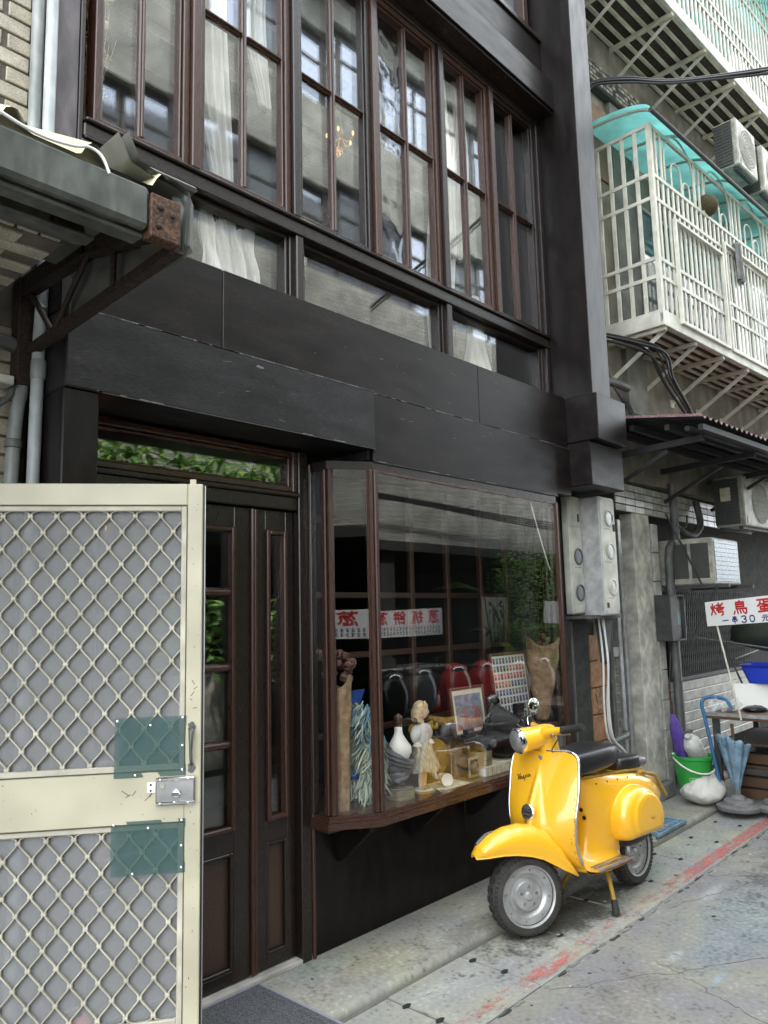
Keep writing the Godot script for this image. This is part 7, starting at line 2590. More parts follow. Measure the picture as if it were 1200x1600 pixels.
func build_right_yard() -> void:
	var b := Basis(Vector3.UP, RA)
	var st: SurfaceTool
	# --- meter boxes on the shop's end wall
	var ew := thing("end_wall", "narrow strip of wall with stone and orange tiles between shop and alley door", "wall", Vector3(5.8, 0, 0))
	bxo("wall", 5.23, 6.25, 0.0, 2.6, -0.3, -0.06, M.concrete_dark, ew)
	bxo("stone_pier", 5.45, 5.74, 0.0, 2.58, -0.06, 0.0, M.stone_green, ew, 0.006)
	bxo("dark_post", 5.23, 5.36, 0.0, 2.6, -0.06, 0.055, M.frame, ew, 0.004)
	for k in 6:
		var y := 0.2 + 0.215 * k
		var ts := S()
		bx(ts, 5.80, 6.09, y, y + 0.207, -0.06, -0.025, 0.006)
		obj("orange_tile", ts, M.orange_tile, ew)
	st = S()
	for k in 2:
		for j in 5:
			tube(st, [Vector3(5.86 + 0.06 * k + rng.randf_range(-0.01, 0.02), 1.05 - 0.055 * j + rng.randf_range(0, 0.04), -0.0245), Vector3(5.88 + 0.06 * k + rng.randf_range(-0.02, 0.03), 1.03 - 0.055 * j, -0.0245)], 0.003, 4)
	obj("scrawl", st, M.black, ew)
	for q in [["meter_box", "flat grey meter box with two round windows left of the steel one", 5.31, 5.495, 1.655, 2.575, 0.056, 0.125, [1.82, 2.1]], ["meter_box", "deep steel meter box with three round windows and a lead seal", 5.50, 5.755, 1.64, 2.57, -0.05, 0.285, [1.86, 2.14, 2.4]]]:
		var o := thing(q[0], q[1], "meter box", Vector3((q[2] + q[3]) * 0.5, q[4], 0.1), "meter boxes")
		st = S()
		bx(st, q[2], q[3], q[4], q[5], q[6], q[7] - 0.004, 0.008)
		obj("case", st, M.meter_steel if q[3] > 5.6 else M.meter_box, o)
		st = S()
		bx(st, q[2] + 0.008, q[3] - 0.008, q[4] + 0.012, q[5] - 0.25 if q[3] < 5.6 else q[5] - 0.012, q[7] - 0.004, q[7] + 0.003, 0.003)
		if q[3] < 5.6:
			bx(st, q[2] + 0.008, q[3] - 0.008, q[5] - 0.24, q[5] - 0.012, q[7] - 0.004, q[7] + 0.002, 0.003)
		obj("cover", st, M.meter_box, o)
		for y in q[8]:
			var c := Vector3((q[2] + q[3]) * 0.5 + 0.015, y, q[7] + 0.003)
			var ws := S()
			lathe(ws, [Vector2(0.062, 0), Vector2(0.066, 0.006), Vector2(0.056, 0.009), Vector2(0.054, 0.002)], c, Basis(Vector3.RIGHT, PI / 2), 28)
			var wr := obj("window_ring", ws, M.ac_dark if q[3] < 5.6 else M.meter_box, o)
			ws = S()
			lathe(ws, [Vector2(0.055, 0.002), Vector2(0.03, 0.004), Vector2(0, 0.005)], c, Basis(Vector3.RIGHT, PI / 2), 28)
			obj("window_glass", ws, M.far_window if q[3] < 5.6 else M.alu, wr)
		st = S()
		bx(st, q[3] - 0.06, q[3] - 0.045, q[5] - 0.2, q[5] - 0.14, q[7] + 0.002, q[7] + 0.01)
		obj("latch", st, M.iron, o)
		st = S()
		for y in q[8]:
			for k in 5:
				bx(st, q[2] + 0.05 + 0.02 * k, q[2] + 0.06 + 0.022 * k, y - 0.088, y - 0.083, q[7] + 0.0028, q[7] + 0.0034)
		obj("print_mark", st, M.iron, o)
		for k in 4:
			st = S()
			lathe(st, [Vector2(0.006, 0), Vector2(0.005, 0.003), Vector2(0, 0.003)], Vector3(q[2] + 0.02 if k % 2 else q[3] - 0.02, q[4] + 0.03 if k < 2 else q[5] - 0.03, q[7] + 0.002), Basis(Vector3.RIGHT, PI / 2), 8)
			obj("screw", st, M.dull_steel, o)
		if q[3] > 5.6:
			st = S()
			bx(st, 5.515, 5.545, 2.06, 2.1, 0.289, 0.297, 0.003)
			obj("lead_seal", st, M.ivory, o)
			st = S()
			bx(st, 5.53, 5.57, 1.7, 1.74, 0.2885, 0.2895)
			bx(st, 5.7, 5.74, 2.3, 2.36, 0.2885, 0.2895)
			obj("rust_stain", st, M.rust_red, o)
	# junction board, cables and pipes below
	var jb := thing("cable_cover", "tapered dull cable cover hanging below the meter boxes", "cable cover", Vector3(5.6, 1.3, 0.1))
	st = S()
	prism(st, [Vector2(-0.09, 0.0), Vector2(0.1, 0.0), Vector2(0.06, -0.25), Vector2(0.0, -0.38), Vector2(-0.03, -0.36)], Vector3(5.72, 1.64, 0.12), Basis.IDENTITY, 0.05)
	bx(st, 5.3, 5.9, 1.62, 1.645, 0.0, 0.24)
	obj("cover_plate", st, M.galv_dark, jb)
	st = S()
	for q in [[5.62, 0.16, 0.0], [5.655, 0.17, 0.4], [5.64, 0.19, 0.8]]:
		tube(st, curve([Vector3(q[0], 1.64, q[1]), Vector3(q[0] + 0.03 * sin(q[2] * 4.0), 1.3, q[1] + 0.02), Vector3(q[0] + 0.01, 0.95, q[1]), Vector3(q[0] + 0.05, 0.7, q[1]), Vector3(q[0] + 0.22, 0.58, q[1]), Vector3(q[0] + 0.32, 0.45, q[1]), Vector3(q[0] + 0.34, 0.2, q[1] - 0.05)], 5), 0.009, 6)
	obj("white_wire", st, M.cable_white, jb)
	var gp := thing("grey_conduit", "grey plastic conduits between the stone pier and the window grille", "pipe", Vector3(6.0, 0, 0.0))
	st = S()
	tube(st, [Vector3(6.12, 0.1, 0.0), Vector3(6.12, 1.6, 0.0)], 0.022, 12)
	tube(st, [Vector3(5.43, 0.1, 0.02), Vector3(5.43, 1.6, 0.02)], 0.014, 10)
	tube(st, curve([Vector3(5.75, 0.66, 0.16), Vector3(6.0, 0.67, 0.14), Vector3(6.1, 0.68, 0.1)], 4), 0.025, 12)
	obj("pipe_run", st, M.pvc_dark, gp)
	st = S()
	bx(st, 5.93, 6.07, 1.25, 1.6, -0.055, -0.03, 0.004)
	var sg := obj("notice_plate", st, M.ac_shell, ew)
	st = S()
	for k in 3:
		bx(st, 5.96, 6.04, 1.32 + 0.09 * k, 1.345 + 0.09 * k, -0.03, -0.026)
	obj("print_mark", st, M.iron, ew)
	# window with square grille and the alley door
	var gw := thing("grilled_door", "narrow aluminium door with square wire grille in the shaded recess", "door", Vector3(6.4, 0, -0.25))
	bxo("panel", 6.1, 6.75, 0.0, 2.6, -0.16, -0.13, M.stone_green, gw)
	st = S()
	for x in [6.14, 6.44, 6.55]:
		bx(st, x - 0.03, x + 0.03, 0.0, 2.5, -0.129, -0.06, 0.005)
	bx(st, 6.17, 6.41, 1.28, 1.36, -0.129, -0.07)
	obj("frame", st, M.alu, gw)
	for k in 8:
		bxo("grille_bar", 6.18 + 0.031 * k, 6.187 + 0.031 * k, 0.0, 1.28, -0.1, -0.093, M.ac_shell, gw)
	for k in 17:
		bxo("grille_bar", 6.17, 6.41, 0.06 + 0.075 * k, 0.067 + 0.075 * k, -0.092, -0.086, M.ac_shell, gw)
	# concrete column
	var cc := thing("concrete_column", "pale mottled concrete column between the alley door and the stall", "column", Vector3(6.85, 0, -0.1))
	bxo("shaft", 6.7, 7.06, 0.14, 2.58, -0.13, 0.0, M.concrete_pale, cc, 0.008)
	bxo("step", 6.3, 7.08, 0.0, 0.14, -0.4, 0.06, M.concrete, cc, 0.01)
	# band of white wall tiles above
	var tbn := thing("tiled_beam", "beam faced with rows of grubby white wall tiles under the awning", "beam", Vector3(7.4, 2.6, 0.0))
	bxo("core", 6.35, 9.6, 2.56, 2.9, -0.3, -0.002, M.concrete_dark, tbn)
	var tm := []
	for m in [M.white_tile, M.ac_shell]:
		st = S()
		box(st, Vector3.ZERO, Vector3(0.192, 0.057, 0.014), Basis.IDENTITY, 0.003)
		tm.append(mesh_of(st, m))
	for r in 4:
		for c in 15:
			put("wall_tile", tm[1 if rng.randf() < 0.3 else 0], tbn, Transform3D(Basis.IDENTITY, Vector3(6.46 + 0.2 * c, 2.595 + 0.065 * r, 0.005)))
	# right of the column: tiled strip, pipes, fuse box
	var tp := thing("tiled_strip", "narrow strip of large pale wall tiles beside dark pipes", "wall", Vector3(7.2, 0, 0))
	for k in 9:
		bxo("strip_tile", 7.08, 7.22, 0.02 + 0.275 * k, 0.288 + 0.275 * k, -0.1, 0.01, M.white_tile, tp, 0.004)
	var pp := thing("drain_pipe", "pair of dark grey vertical pipes right of the concrete column", "pipe", Vector3(7.3, 0, 0.06))
	st = S()
	tube(st, curve([Vector3(7.29, 0.05, 0.07), Vector3(7.29, 1.9, 0.07), Vector3(7.29, 2.2, 0.08), Vector3(7.33, 2.3, 0.09), Vector3(7.42, 2.36, 0.1), Vector3(7.42, 2.9, 0.1)], 5), 0.04, 14)
	tube(st, [Vector3(7.38, 0.02, 0.05), Vector3(7.38, 1.5, 0.05)], 0.03, 12)
	obj("pipe_run", st, M.pvc_dark, pp)
	st = S()
	bx(st, 7.22, 7.44, 0.52, 0.55, 0.03, 0.12)
	lathe(st, [Vector2(0.05, 0), Vector2(0.05, 0.06), Vector2(0.042, 0.065)], Vector3(7.29, 0.02, 0.07), Basis.IDENTITY, 16)
	obj("pipe_clip", st, M.dull_steel, pp)
	var fb := thing("fuse_box", "dark grey metal fuse box open at its right side", "fuse box", Vector3(7.2, 1.38, 0.1))
	st = S()
	bx(st, 7.03, 7.19, 1.385, 1.81, 0.012, 0.16, 0.005)
	bx(st, 7.191, 7.37, 1.385, 1.4, 0.012, 0.16)
	bx(st, 7.191, 7.37, 1.795, 1.81, 0.012, 0.16)
	bx(st, 7.35, 7.37, 1.4, 1.795, 0.012, 0.16)
	obj("case", st, M.iron, fb)
	bxo("inner_panel", 7.191, 7.35, 1.4, 1.795, 0.1, 0.12, M.ac_shell, fb)
	bxo("breaker", 7.22, 7.31, 1.53, 1.63, 0.12, 0.135, M.teal, fb)
	bxo("socket", 7.2, 7.34, 1.41, 1.52, 0.12, 0.14, M.black, fb)
	# air conditioners under the awning
	ac_unit("dusty outdoor air conditioner with round fan hanging under the awning", 1.86, 2.7, 2.5, 3.02, 0.1, 0.42, true)
	var sw := get_node("air_conditioner_002")
	bxo("switch_box", 1.84, 1.858, 2.76, 2.9, 0.2, 0.3, M.ivory, sw, 0.004)
	var wu := thing("window_air_conditioner", "boxy window air conditioner with two louvred vents on a shelf bracket", "air conditioner", Vector3(7.7, 1.9, 0.25))
	bxo("housing", 7.34, 8.05, 1.9, 2.34, -0.05, 0.47, M.ac_shell, wu, 0.012)
	for q in [[0.06, 0.235], [0.265, 0.43]]:
		bxo("vent", 7.3355, 7.3395, 1.96, 2.29, q[0], q[1], M.ac_dark, wu)
		st = S()
		for k in 16:
			box(st, Vector3(7.3345, 1.97 + 0.0205 * k, (q[0] + q[1]) * 0.5), Vector3(0.004, 0.006, q[1] - q[0]), Basis(Vector3(0, 0, 1), 0.5))
		obj("louvre", st, M.galv_dark, wu)
	bxo("coil_face", 7.38, 8.0, 1.93, 2.31, 0.4705, 0.476, M.ac_fin, wu)
	st = S()
	for k in 9:
		bx(st, 7.385, 7.995, 1.95 + 0.042 * k, 1.953 + 0.042 * k, 0.476, 0.479)
	obj("coil_tube", st, M.galv, wu)
	st = S()
	for q in [[Vector3(7.33, 1.88, 0.0), Vector3(7.33, 1.88, 0.6), 0.04, 0.03], [Vector3(8.0, 1.88, 0.0), Vector3(8.0, 1.88, 0.6), 0.04, 0.03], [Vector3(7.32, 2.6, 0.06), Vector3(7.32, 1.89, 0.36), 0.035, 0.006], [Vector3(7.3, 1.87, 0.5), Vector3(7.0, 1.3, 0.3), 0.02, 0.02]]:
		st = S()
		bar(st, q[0], q[1], q[2], q[3])
		obj("shelf_bracket", st, M.iron, wu)
	var hz := thing("drain_hose", "ribbed grey hose looping from the air conditioner", "hose", Vector3(7.6, 2.45, 0.1))
	st = S()
	tube(st, curve([Vector3(7.4, 2.5, 0.1), Vector3(7.6, 2.42, 0.12), Vector3(7.85, 2.42, 0.12), Vector3(8.1, 2.55, 0.1), Vector3(8.15, 2.8, 0.05)], 6), 0.035, 12)
	tube(st, curve([Vector3(7.42, 2.46, 0.14), Vector3(7.55, 2.48, 0.16), Vector3(7.7, 2.6, 0.12)], 6), 0.01, 6)
	obj("hose_run", st, M.galv_dark, hz)
	# grille window and plank wall
	var gw2 := thing("grille_window", "dark stall window with diamond grille above white plank siding", "window", Vector3(8.0, 1.0, 0))
	bxo("dark_opening", 7.42, 9.6, 1.02, 1.85, -0.2, -0.05, M.dark, gw2)
	bxo("sill_bar", 7.42, 9.6, 0.985, 1.02, -0.05, 0.02, M.iron, gw2)
	for k in 44:
		var x := 7.3 + 0.055 * k
		st = S()
		bar(st, Vector3(x, 1.02, -0.01), Vector3(x + 0.22, 1.85, -0.01), 0.006, 0.006)
		obj("grille_strip", st, M.galv, gw2)
		st = S()
		bar(st, Vector3(x + 0.22, 1.02, -0.018), Vector3(x, 1.85, -0.018), 0.006, 0.006)
		obj("grille_strip", st, M.galv, gw2)
	for k in 9:
		bxo("plank", 7.42, 9.6, 0.1 + 0.098 * k, 0.193 + 0.098 * k, -0.06, 0.012, M.white_tile, gw2, 0.005)
	# stall
	build_stall()

func build_stall() -> void:
	var st: SurfaceTool
	var tb := thing("stall_table", "worn wooden stall table with white metal edge", "table", Vector3(7.5, 0, 0.9))
	bxo("tabletop", 7.0, 8.2, 0.72, 0.765, 0.42, 1.9, M.mid_wood, tb, 0.005)
	bxo("edge_strip", 6.99, 6.999, 0.745, 0.775, 0.42, 1.9, M.alu, tb)
	for z in [0.48, 1.82]:
		for x in [7.06, 8.12]:
			bxo("leg", x - 0.025, x + 0.025, 0.0, 0.72, z - 0.025, z + 0.025, M.iron, tb)
	bxo("shelf", 7.1, 8.1, 0.5, 0.52, 0.46, 1.85, M.brown_board, tb)
	bxo("stretcher", 7.05, 7.09, 0.28, 0.32, 0.48, 1.82, M.iron, tb)
	# dark goods under and behind
	for q in [[7.2, 7.7, 0.02, 0.4, 0.6, 1.0, M.black], [7.3, 7.9, 0.02, 0.3, 1.1, 1.6, M.ac_dark], [7.4, 7.9, 0.522, 0.68, 0.6, 1.1, M.brown_board]]:
		pass
	var bx1 := thing("crate", "dark crate on the ground under the stall table", "crate", Vector3(7.5, 0, 0.8))
	for k in 4:
		bxo("crate_slat", 7.25, 7.27, 0.03 + 0.1 * k, 0.11 + 0.1 * k, 0.55, 1.05, M.mid_wood, bx1)
	bxo("crate_body", 7.275, 7.7, 0.02, 0.42, 0.56, 1.04, M.black, bx1, 0.005)
	var bx2 := thing("tool_box", "brown box on the shelf under the stall table", "box", Vector3(7.5, 0.5, 1.2))
	bxo("box_body", 7.2, 7.8, 0.5215, 0.69, 1.0, 1.5, M.rust, bx2, 0.008)
	# signboard facing down the lane
	var sg := thing("price_sign", "white stall sign with red Chinese lettering and a blue price", "sign", Vector3(6.96, 1.5, 0.9), "", 0.0, true)
	var d := Vector3(-0.42, 0.055, 0.9).normalized()
	var n := d.cross(Vector3.UP).normalized()
	if n.x > 0:
		n = -n
	sg.transform = Transform3D(Basis(d, n.cross(d).normalized(), n), Vector3(6.965, 1.625, 0.50))
	st = S()
	box(st, Vector3(0.5, 0.0, -0.006), Vector3(1.0, 0.212, 0.01), Basis.IDENTITY, 0.002)
	put("board", mesh_of(st, M.white_print), sg)
	var img := Image.create(1000, 212, false, Image.FORMAT_RGB8)
	img.fill(Color(0.9, 0.9, 0.89))
	var red := Color(0.72, 0.1, 0.12)
	var blu := Color(0.1, 0.12, 0.4)
	var xx := 58
	for g in ["kao", "niao", "dan"]:
		glyph(img, HANZI[g], Vector2(xx, 14), Vector2(158, 116), 16.0, red)
		xx += 246
	xx = 175
	for g in ["yi", "chuan", "3", "0", "yuan"]:
		var w := 74 if g not in ["3", "0"] else 72
		glyph(img, HANZI[g], Vector2(xx, 144), Vector2(w, 60), 9.0 if g not in ["3", "0"] else 11.0, blu)
		xx += 100 if g not in ["3"] else 84
		if g == "0":
			xx += 30
	var smt := mt("sign_print", lin(1, 1, 1), 0.4, {"tex": ImageTexture.create_from_image(img)})
	st = S()
	quv(st, Vector3(0.002, 0.104, 0.0002), Vector3(0.998, 0.104, 0.0002), Vector3(0.998, -0.104, 0.0002), Vector3(0.002, -0.104, 0.0002), Vector3(0, 0, 1))
	put("lettering", mesh_of(st, smt), sg)
	st = S()
	for q in [[0.09, 0.2], [0.85, 0.8]]:
		st = S()
		tube(st, [Vector3(q[0], -0.1, -0.02), Vector3(q[1], -0.9, -0.05)], 0.008, 8)
		put("sign_stick", mesh_of(st, M.cage), sg)
	# items on the table
	var wb := thing("white_notice", "white notice board with red writing on the stall table", "sign", Vector3(7.4, 0.765, 0.75), "", -1.15, true)
	st = S()
	box(st, Vector3(0, 0.12, 0), Vector3(0.4, 0.23, 0.012), Basis(Vector3.RIGHT, -0.12), 0.003)
	put("board", mesh_of(st, M.white_print), wb)
	st = S()
	for k in 4:
		tube(st, [Vector3(0.1 + 0.03 * (k % 2), 0.06 + 0.04 * k, 0.012 - 0.005 * k), Vector3(0.16, 0.075 + 0.04 * k, 0.01 - 0.005 * k)], 0.006, 5)
	put("red_mark", mesh_of(st, M.red_ink), wb)
	var cb := thing("cardboard_box", "brown box under the blue basket on the stall table", "box", Vector3(7.55, 0.765, 0.9))
	bxo("box_body", 7.45, 7.8, 0.766, 1.0, 0.72, 1.2, M.kraft, cb, 0.006)
	var bk := thing("blue_basket", "bright blue plastic basket on top of the stall boxes", "basket", Vector3(7.6, 1.0, 0.9))
	var rings := []
	for q in [[1.001, 0.86], [1.13, 1.0], [1.15, 1.0], [1.15, 1.05], [1.165, 1.05], [1.165, 0.98], [1.02, 0.84]]:
		var ring := []
		for k in 32:
			var t := TAU * k / 32
			ring.append(Vector3(7.55 + 0.2 * q[1] * signf(cos(t)) * pow(absf(cos(t)), 0.35), q[0], 0.95 + 0.34 * q[1] * signf(sin(t)) * pow(absf(sin(t)), 0.35)))
		rings.append(ring)
	st = S()
	loft(st, rings)
	obj("basket_body", st, M.blue_plastic, bk)
	st = S()
	blob(st, Vector3(7.35, 0.785, 0.72), Vector3(0.14, 0.03, 0.1), Basis.IDENTITY, 16, 6, 2.0, 0.1)
	tag(obj("frying_pan", st, M.black), "dark flat pan on the stall table by the notice", "pan")
	# clear bags on the table corner and a blue tube frame
	st = S()
	for k in 3:
		blob(st, Vector3(7.06 + 0.07 * k, 0.83, 0.47 + 0.06 * k), Vector3(0.06, 0.07, 0.06), Basis(Vector3.UP, k), 24, 14, 1.4, 0.35)
	tag(obj("clear_bags", st, M.clear_bag), "crumpled clear plastic bags on the table's near corner", "bag")
	st = S()
	tube(st, curve([Vector3(6.98, 0.2, 0.5), Vector3(6.98, 0.7, 0.42), Vector3(6.98, 0.86, 0.4), Vector3(7.05, 0.9, 0.45), Vector3(7.12, 0.88, 0.55), Vector3(7.13, 0.8, 0.6)], 6), 0.016, 10)
	tag(obj("trolley_handle", st, mt("blue_tube", lin(0.03, 0.12, 0.25), 0.4)), "blue tubular trolley handle leaning at the table corner", "handle")
	# bottles and jars of the stall
	var jars := [[7.12, 1.25, 0.055, 0.2, "white_plastic", "tall white squeeze bottle on the stall table"], [7.2, 1.36, 0.045, 0.24, "red_plastic", "red sauce bottle on the stall table"], [7.16, 1.5, 0.06, 0.16, "ivory", "squat cream jar on the stall table"], [7.3, 1.12, 0.05, 0.2, "kraft", "brown sauce bottle behind the white one on the stall table"]]
	for q in jars:
		var jo := thing("bottle", q[5], "bottle", Vector3(q[0], 0.766, q[1]), "bottles on the stall table", 0.0, true)
		st = S()
		lathe(st, [Vector2(0, 0), Vector2(q[2], 0.0), Vector2(q[2], q[3] * 0.7), Vector2(q[2] * 0.45, q[3] * 0.85), Vector2(q[2] * 0.4, q[3] * 0.92)], Vector3.ZERO, Basis.IDENTITY, 18)
		put("glass_body", mesh_of(st, M[q[4]]), jo)
		st = S()
		lathe(st, [Vector2(q[2] * 0.48, q[3] * 0.9), Vector2(q[2] * 0.48, q[3]), Vector2(0, q[3])], Vector3.ZERO, Basis.IDENTITY, 14)
		put("cap", mesh_of(st, M.red_plastic), jo)
	# dark hanging goods behind the sign
	var hg := thing("folded_tarpaulin", "dark green tarpaulin roll stored behind the price sign", "tarpaulin", Vector3(7.9, 1.3, 0.9))
	st = S()
	blob(st, Vector3(7.9, 1.42, 0.9), Vector3(0.3, 0.16, 0.5), Basis.IDENTITY, 18, 12, 2.4, 0.06)
	obj("roll", st, mt("tarp", lin(0.03, 0.04, 0.025), 0.6, {"tex": "blotch", "scale": Vector3.ONE * 2.0}), hg)
	for q in [[Vector3(7.6, 1.2, 0.5), Vector3(8.3, 1.25, 0.5)], [Vector3(7.6, 1.2, 0.9), Vector3(8.3, 1.25, 0.9)], [Vector3(7.6, 1.2, 1.3), Vector3(8.3, 1.25, 1.3)], [Vector3(7.35, 1.5, 0.45), Vector3(7.6, 0.78, 0.62)], [Vector3(7.1, 1.42, 0.32), Vector3(7.5, 1.3, 0.9)]]:
		st = S()
		tube(st, q, 0.009, 6)
		obj("support_rod", st, M.galv, hg)
	# green bucket on a white sack
	var bu := thing("green_bucket", "green bucket holding a milky plastic jug above the white sack", "bucket", Vector3(6.98, 0.12, 0.28))
	st = S()
	lathe(st, [Vector2(0, 0.0), Vector2(0.125, 0.0), Vector2(0.13, 0.01), Vector2(0.165, 0.25), Vector2(0.175, 0.255), Vector2(0.177, 0.28), Vector2(0.17, 0.282), Vector2(0.162, 0.27), Vector2(0.125, 0.02), Vector2(0, 0.02)], Vector3(6.98, 0.12, 0.28), Basis.IDENTITY, 36)
	obj("pail", st, M.green_plastic, bu)
	st = S()
	var hp := []
	for k in 17:
		var t := PI * k / 16
		hp.append(Vector3(6.98, 0.385, 0.28) + Vector3(0.176 * cos(t) * 0.7 - 0.1 * sin(t), -0.12 * sin(t), 0.176 * cos(t) * 0.7 + 0.14 * sin(t)))
	tube(st, hp, 0.008, 8)
	obj("handle", st, M.white_plastic, bu)
	st = S()
	var tocam := Vector3(-0.85, 0, 0.53)
	for k in 4:
		var a := atan2(tocam.z, tocam.x) + 0.35 - 0.18 * k
		var cc := Vector3(6.98 + cos(a) * 0.1445, 0.215, 0.28 + sin(a) * 0.1445)
		lathe(st, [Vector2(0.016, 0.0), Vector2(0.016, 0.004), Vector2(0.009, 0.004), Vector2(0.009, 0.0)], cc, frame_of(Vector3(cos(a), -0.15, sin(a))) * Basis(Vector3.RIGHT, PI / 2), 14)
	obj("lettering", st, mt("pale_green", lin(0.25, 0.55, 0.25), 0.5), bu)
	var jg := thing("plastic_jug", "milky white plastic jug leaning in the green bucket", "jug", Vector3(7.0, 0.3, 0.28))
	st = S()
	var jb := Basis(Vector3(0, 0, 1), 0.75) * Basis(Vector3.UP, 0.4)
	lathe(st, [Vector2(0, 0), Vector2(0.075, 0.0), Vector2(0.085, 0.01), Vector2(0.085, 0.2), Vector2(0.07, 0.24), Vector2(0.03, 0.27), Vector2(0.025, 0.3), Vector2(0, 0.3)], Vector3(7.06, 0.36, 0.3), jb, 28)
	obj("jug_body", st, mt("milky", lin(0.6, 0.6, 0.55), 0.4, {"tex": "soft", "scale": Vector3.ONE * 3.0}), jg)
	var sk := thing("white_sack", "bulging white woven sack slumped below the green bucket", "sack", Vector3(6.95, 0, 0.34))
	st = S()
	rings = []
	for k in 29:
		var v := k / 28.0
		var ring := []
		for q in 80:
			var t := TAU * q / 80
			var r := pow(sin(clampf(v, 0.02, 0.98) * PI), 0.45) * (1.0 - 0.35 * v)
			r *= 1.0 + 0.05 * sin(t * 3.0 + v * 6.0) + 0.04 * absf(sin(t * 4.5 - v * 5.0)) + 0.035 * absf(sin(t * 7.0 + v * 6.0 + 2.0 * sin(t * 2.0))) - 0.04 * absf(sin(v * 9.0 + t * 2.0 + sin(t * 5.0)))
			ring.append(Vector3(6.97 + cos(t) * r * 0.25 + 0.06 * v * v, 0.002 + 0.27 * v + 0.012 * sin(t * 5.0 + v * 7.0) * v, 0.36 + sin(t) * r * 0.21))
		rings.append(ring)
	loft(st, rings)
	blob(st, Vector3(7.13, 0.24, 0.47), Vector3(0.06, 0.07, 0.06), Basis(Vector3(0, 0, 1), 0.6), 14, 10, 2.0, 0.25)
	obj("sack_cloth", st, M.sack, sk)
	# umbrellas
	var pu := thing("purple_umbrella", "furled purple umbrella standing in the green bucket", "umbrella", Vector3(6.86, 0.3, 0.25))
	st = S()
	rings = []
	for q in [[0.30, 0.01], [0.33, 0.025], [0.45, 0.045], [0.58, 0.05], [0.66, 0.045], [0.72, 0.028], [0.76, 0.016]]:
		var ring := []
		for k in 24:
			var t := TAU * k / 24
			var r: float = q[1] * (1.0 + 0.25 * sin(t * 4.0 + q[0] * 9.0))
			ring.append(Vector3(6.90 - 0.16 * (q[0] - 0.3) + cos(t) * r, q[0], 0.24 - 0.1 * (q[0] - 0.3) + sin(t) * r))
		rings.append(ring)
	loft(st, rings)
	obj("canopy", st, M.purple, pu)
	st = S()
	tube(st, curve([Vector3(6.83, 0.76, 0.2), Vector3(6.815, 0.9, 0.19), Vector3(6.81, 1.0, 0.185), Vector3(6.83, 1.03, 0.185)], 4), 0.008, 8)
	obj("handle", st, M.rust_red, pu)
	var uc := Vector3(6.93, 0, 0.66)
	base_stand(uc, "grey umbrella stand base carrying the folded blue umbrella")
	base_stand(Vector3(7.08, 0, 0.93), "empty grey umbrella stand base at the right edge")
	var bu2 := thing("blue_umbrella", "faded blue folded umbrella upside down in a grey stand", "umbrella", uc)
	st = S()
	rings = []
	for q in [[0.56, 0.135, 0.25], [0.55, 0.15, 0.25], [0.52, 0.138, 0.25], [0.42, 0.105, 0.22], [0.3, 0.066, 0.2], [0.2, 0.036, 0.15], [0.13, 0.02, 0.05]]:
		var ring := []
		for k in 48:
			var t := TAU * k / 48
			var r: float = q[1] * (1.0 - q[2] * absf(sin(t * 4.0)) + 0.05 * sin(t * 3.0))
			ring.append(uc + Vector3(cos(t) * r, q[0] + 0.015 * cos(t * 8.0) * smoothstep(0.4, 0.55, q[0]) - 0.05 * cos(t - 0.6) * smoothstep(0.3, 0.56, q[0]), sin(t) * r))
		rings.append(ring)
	loft(st, rings, true, false)
	obj("canopy", st, M.umbrella_blue, bu2)
	st = S()
	for k in 8:
		var t := TAU * (k + 0.5) / 8 
		tube(st, [uc + Vector3(cos(t) * 0.135, 0.555, sin(t) * 0.135), uc + Vector3(cos(t) * 0.14, 0.595, sin(t) * 0.14)], 0.003, 5)
		tube(st, [uc + Vector3(cos(t) * 0.13, 0.54, sin(t) * 0.13), uc + Vector3(0, 0.46, 0)], 0.003, 4)
	tube(st, [uc + Vector3(0, 0.08, 0), uc + Vector3(0, 0.6, 0)], 0.012, 8)
	obj("rib", st, M.galv, bu2)
	st = S()
	tube(st, [uc + Vector3(0, 0.6, 0), uc + Vector3(-0.01, 0.7, 0)], 0.014, 10)
	obj("wooden_handle", st, M.mid_wood, bu2)

func base_stand(c: Vector3, label: String) -> void:
	var o := thing("umbrella_base", label, "umbrella stand", c, "umbrella stand bases", 0.0, true)
	var st := S()
	lathe(st, [Vector2(0, 0.002), Vector2(0.17, 0.002), Vector2(0.175, 0.01), Vector2(0.175, 0.035), Vector2(0.165, 0.045), Vector2(0.12, 0.05), Vector2(0.115, 0.075), Vector2(0.1, 0.085), Vector2(0.06, 0.09), Vector2(0.05, 0.11), Vector2(0.03, 0.12), Vector2(0, 0.12)], Vector3.ZERO, Basis.IDENTITY, 40)
	put("base", mesh_of(st, M.weight), o)
	st = S()
	lathe(st, [Vector2(0.026, 0.118), Vector2(0.026, 0.2), Vector2(0.03, 0.202), Vector2(0.03, 0.25), Vector2(0.022, 0.252)], Vector3.ZERO, Basis.IDENTITY, 20)
	put("tube", mesh_of(st, M.weight), o)

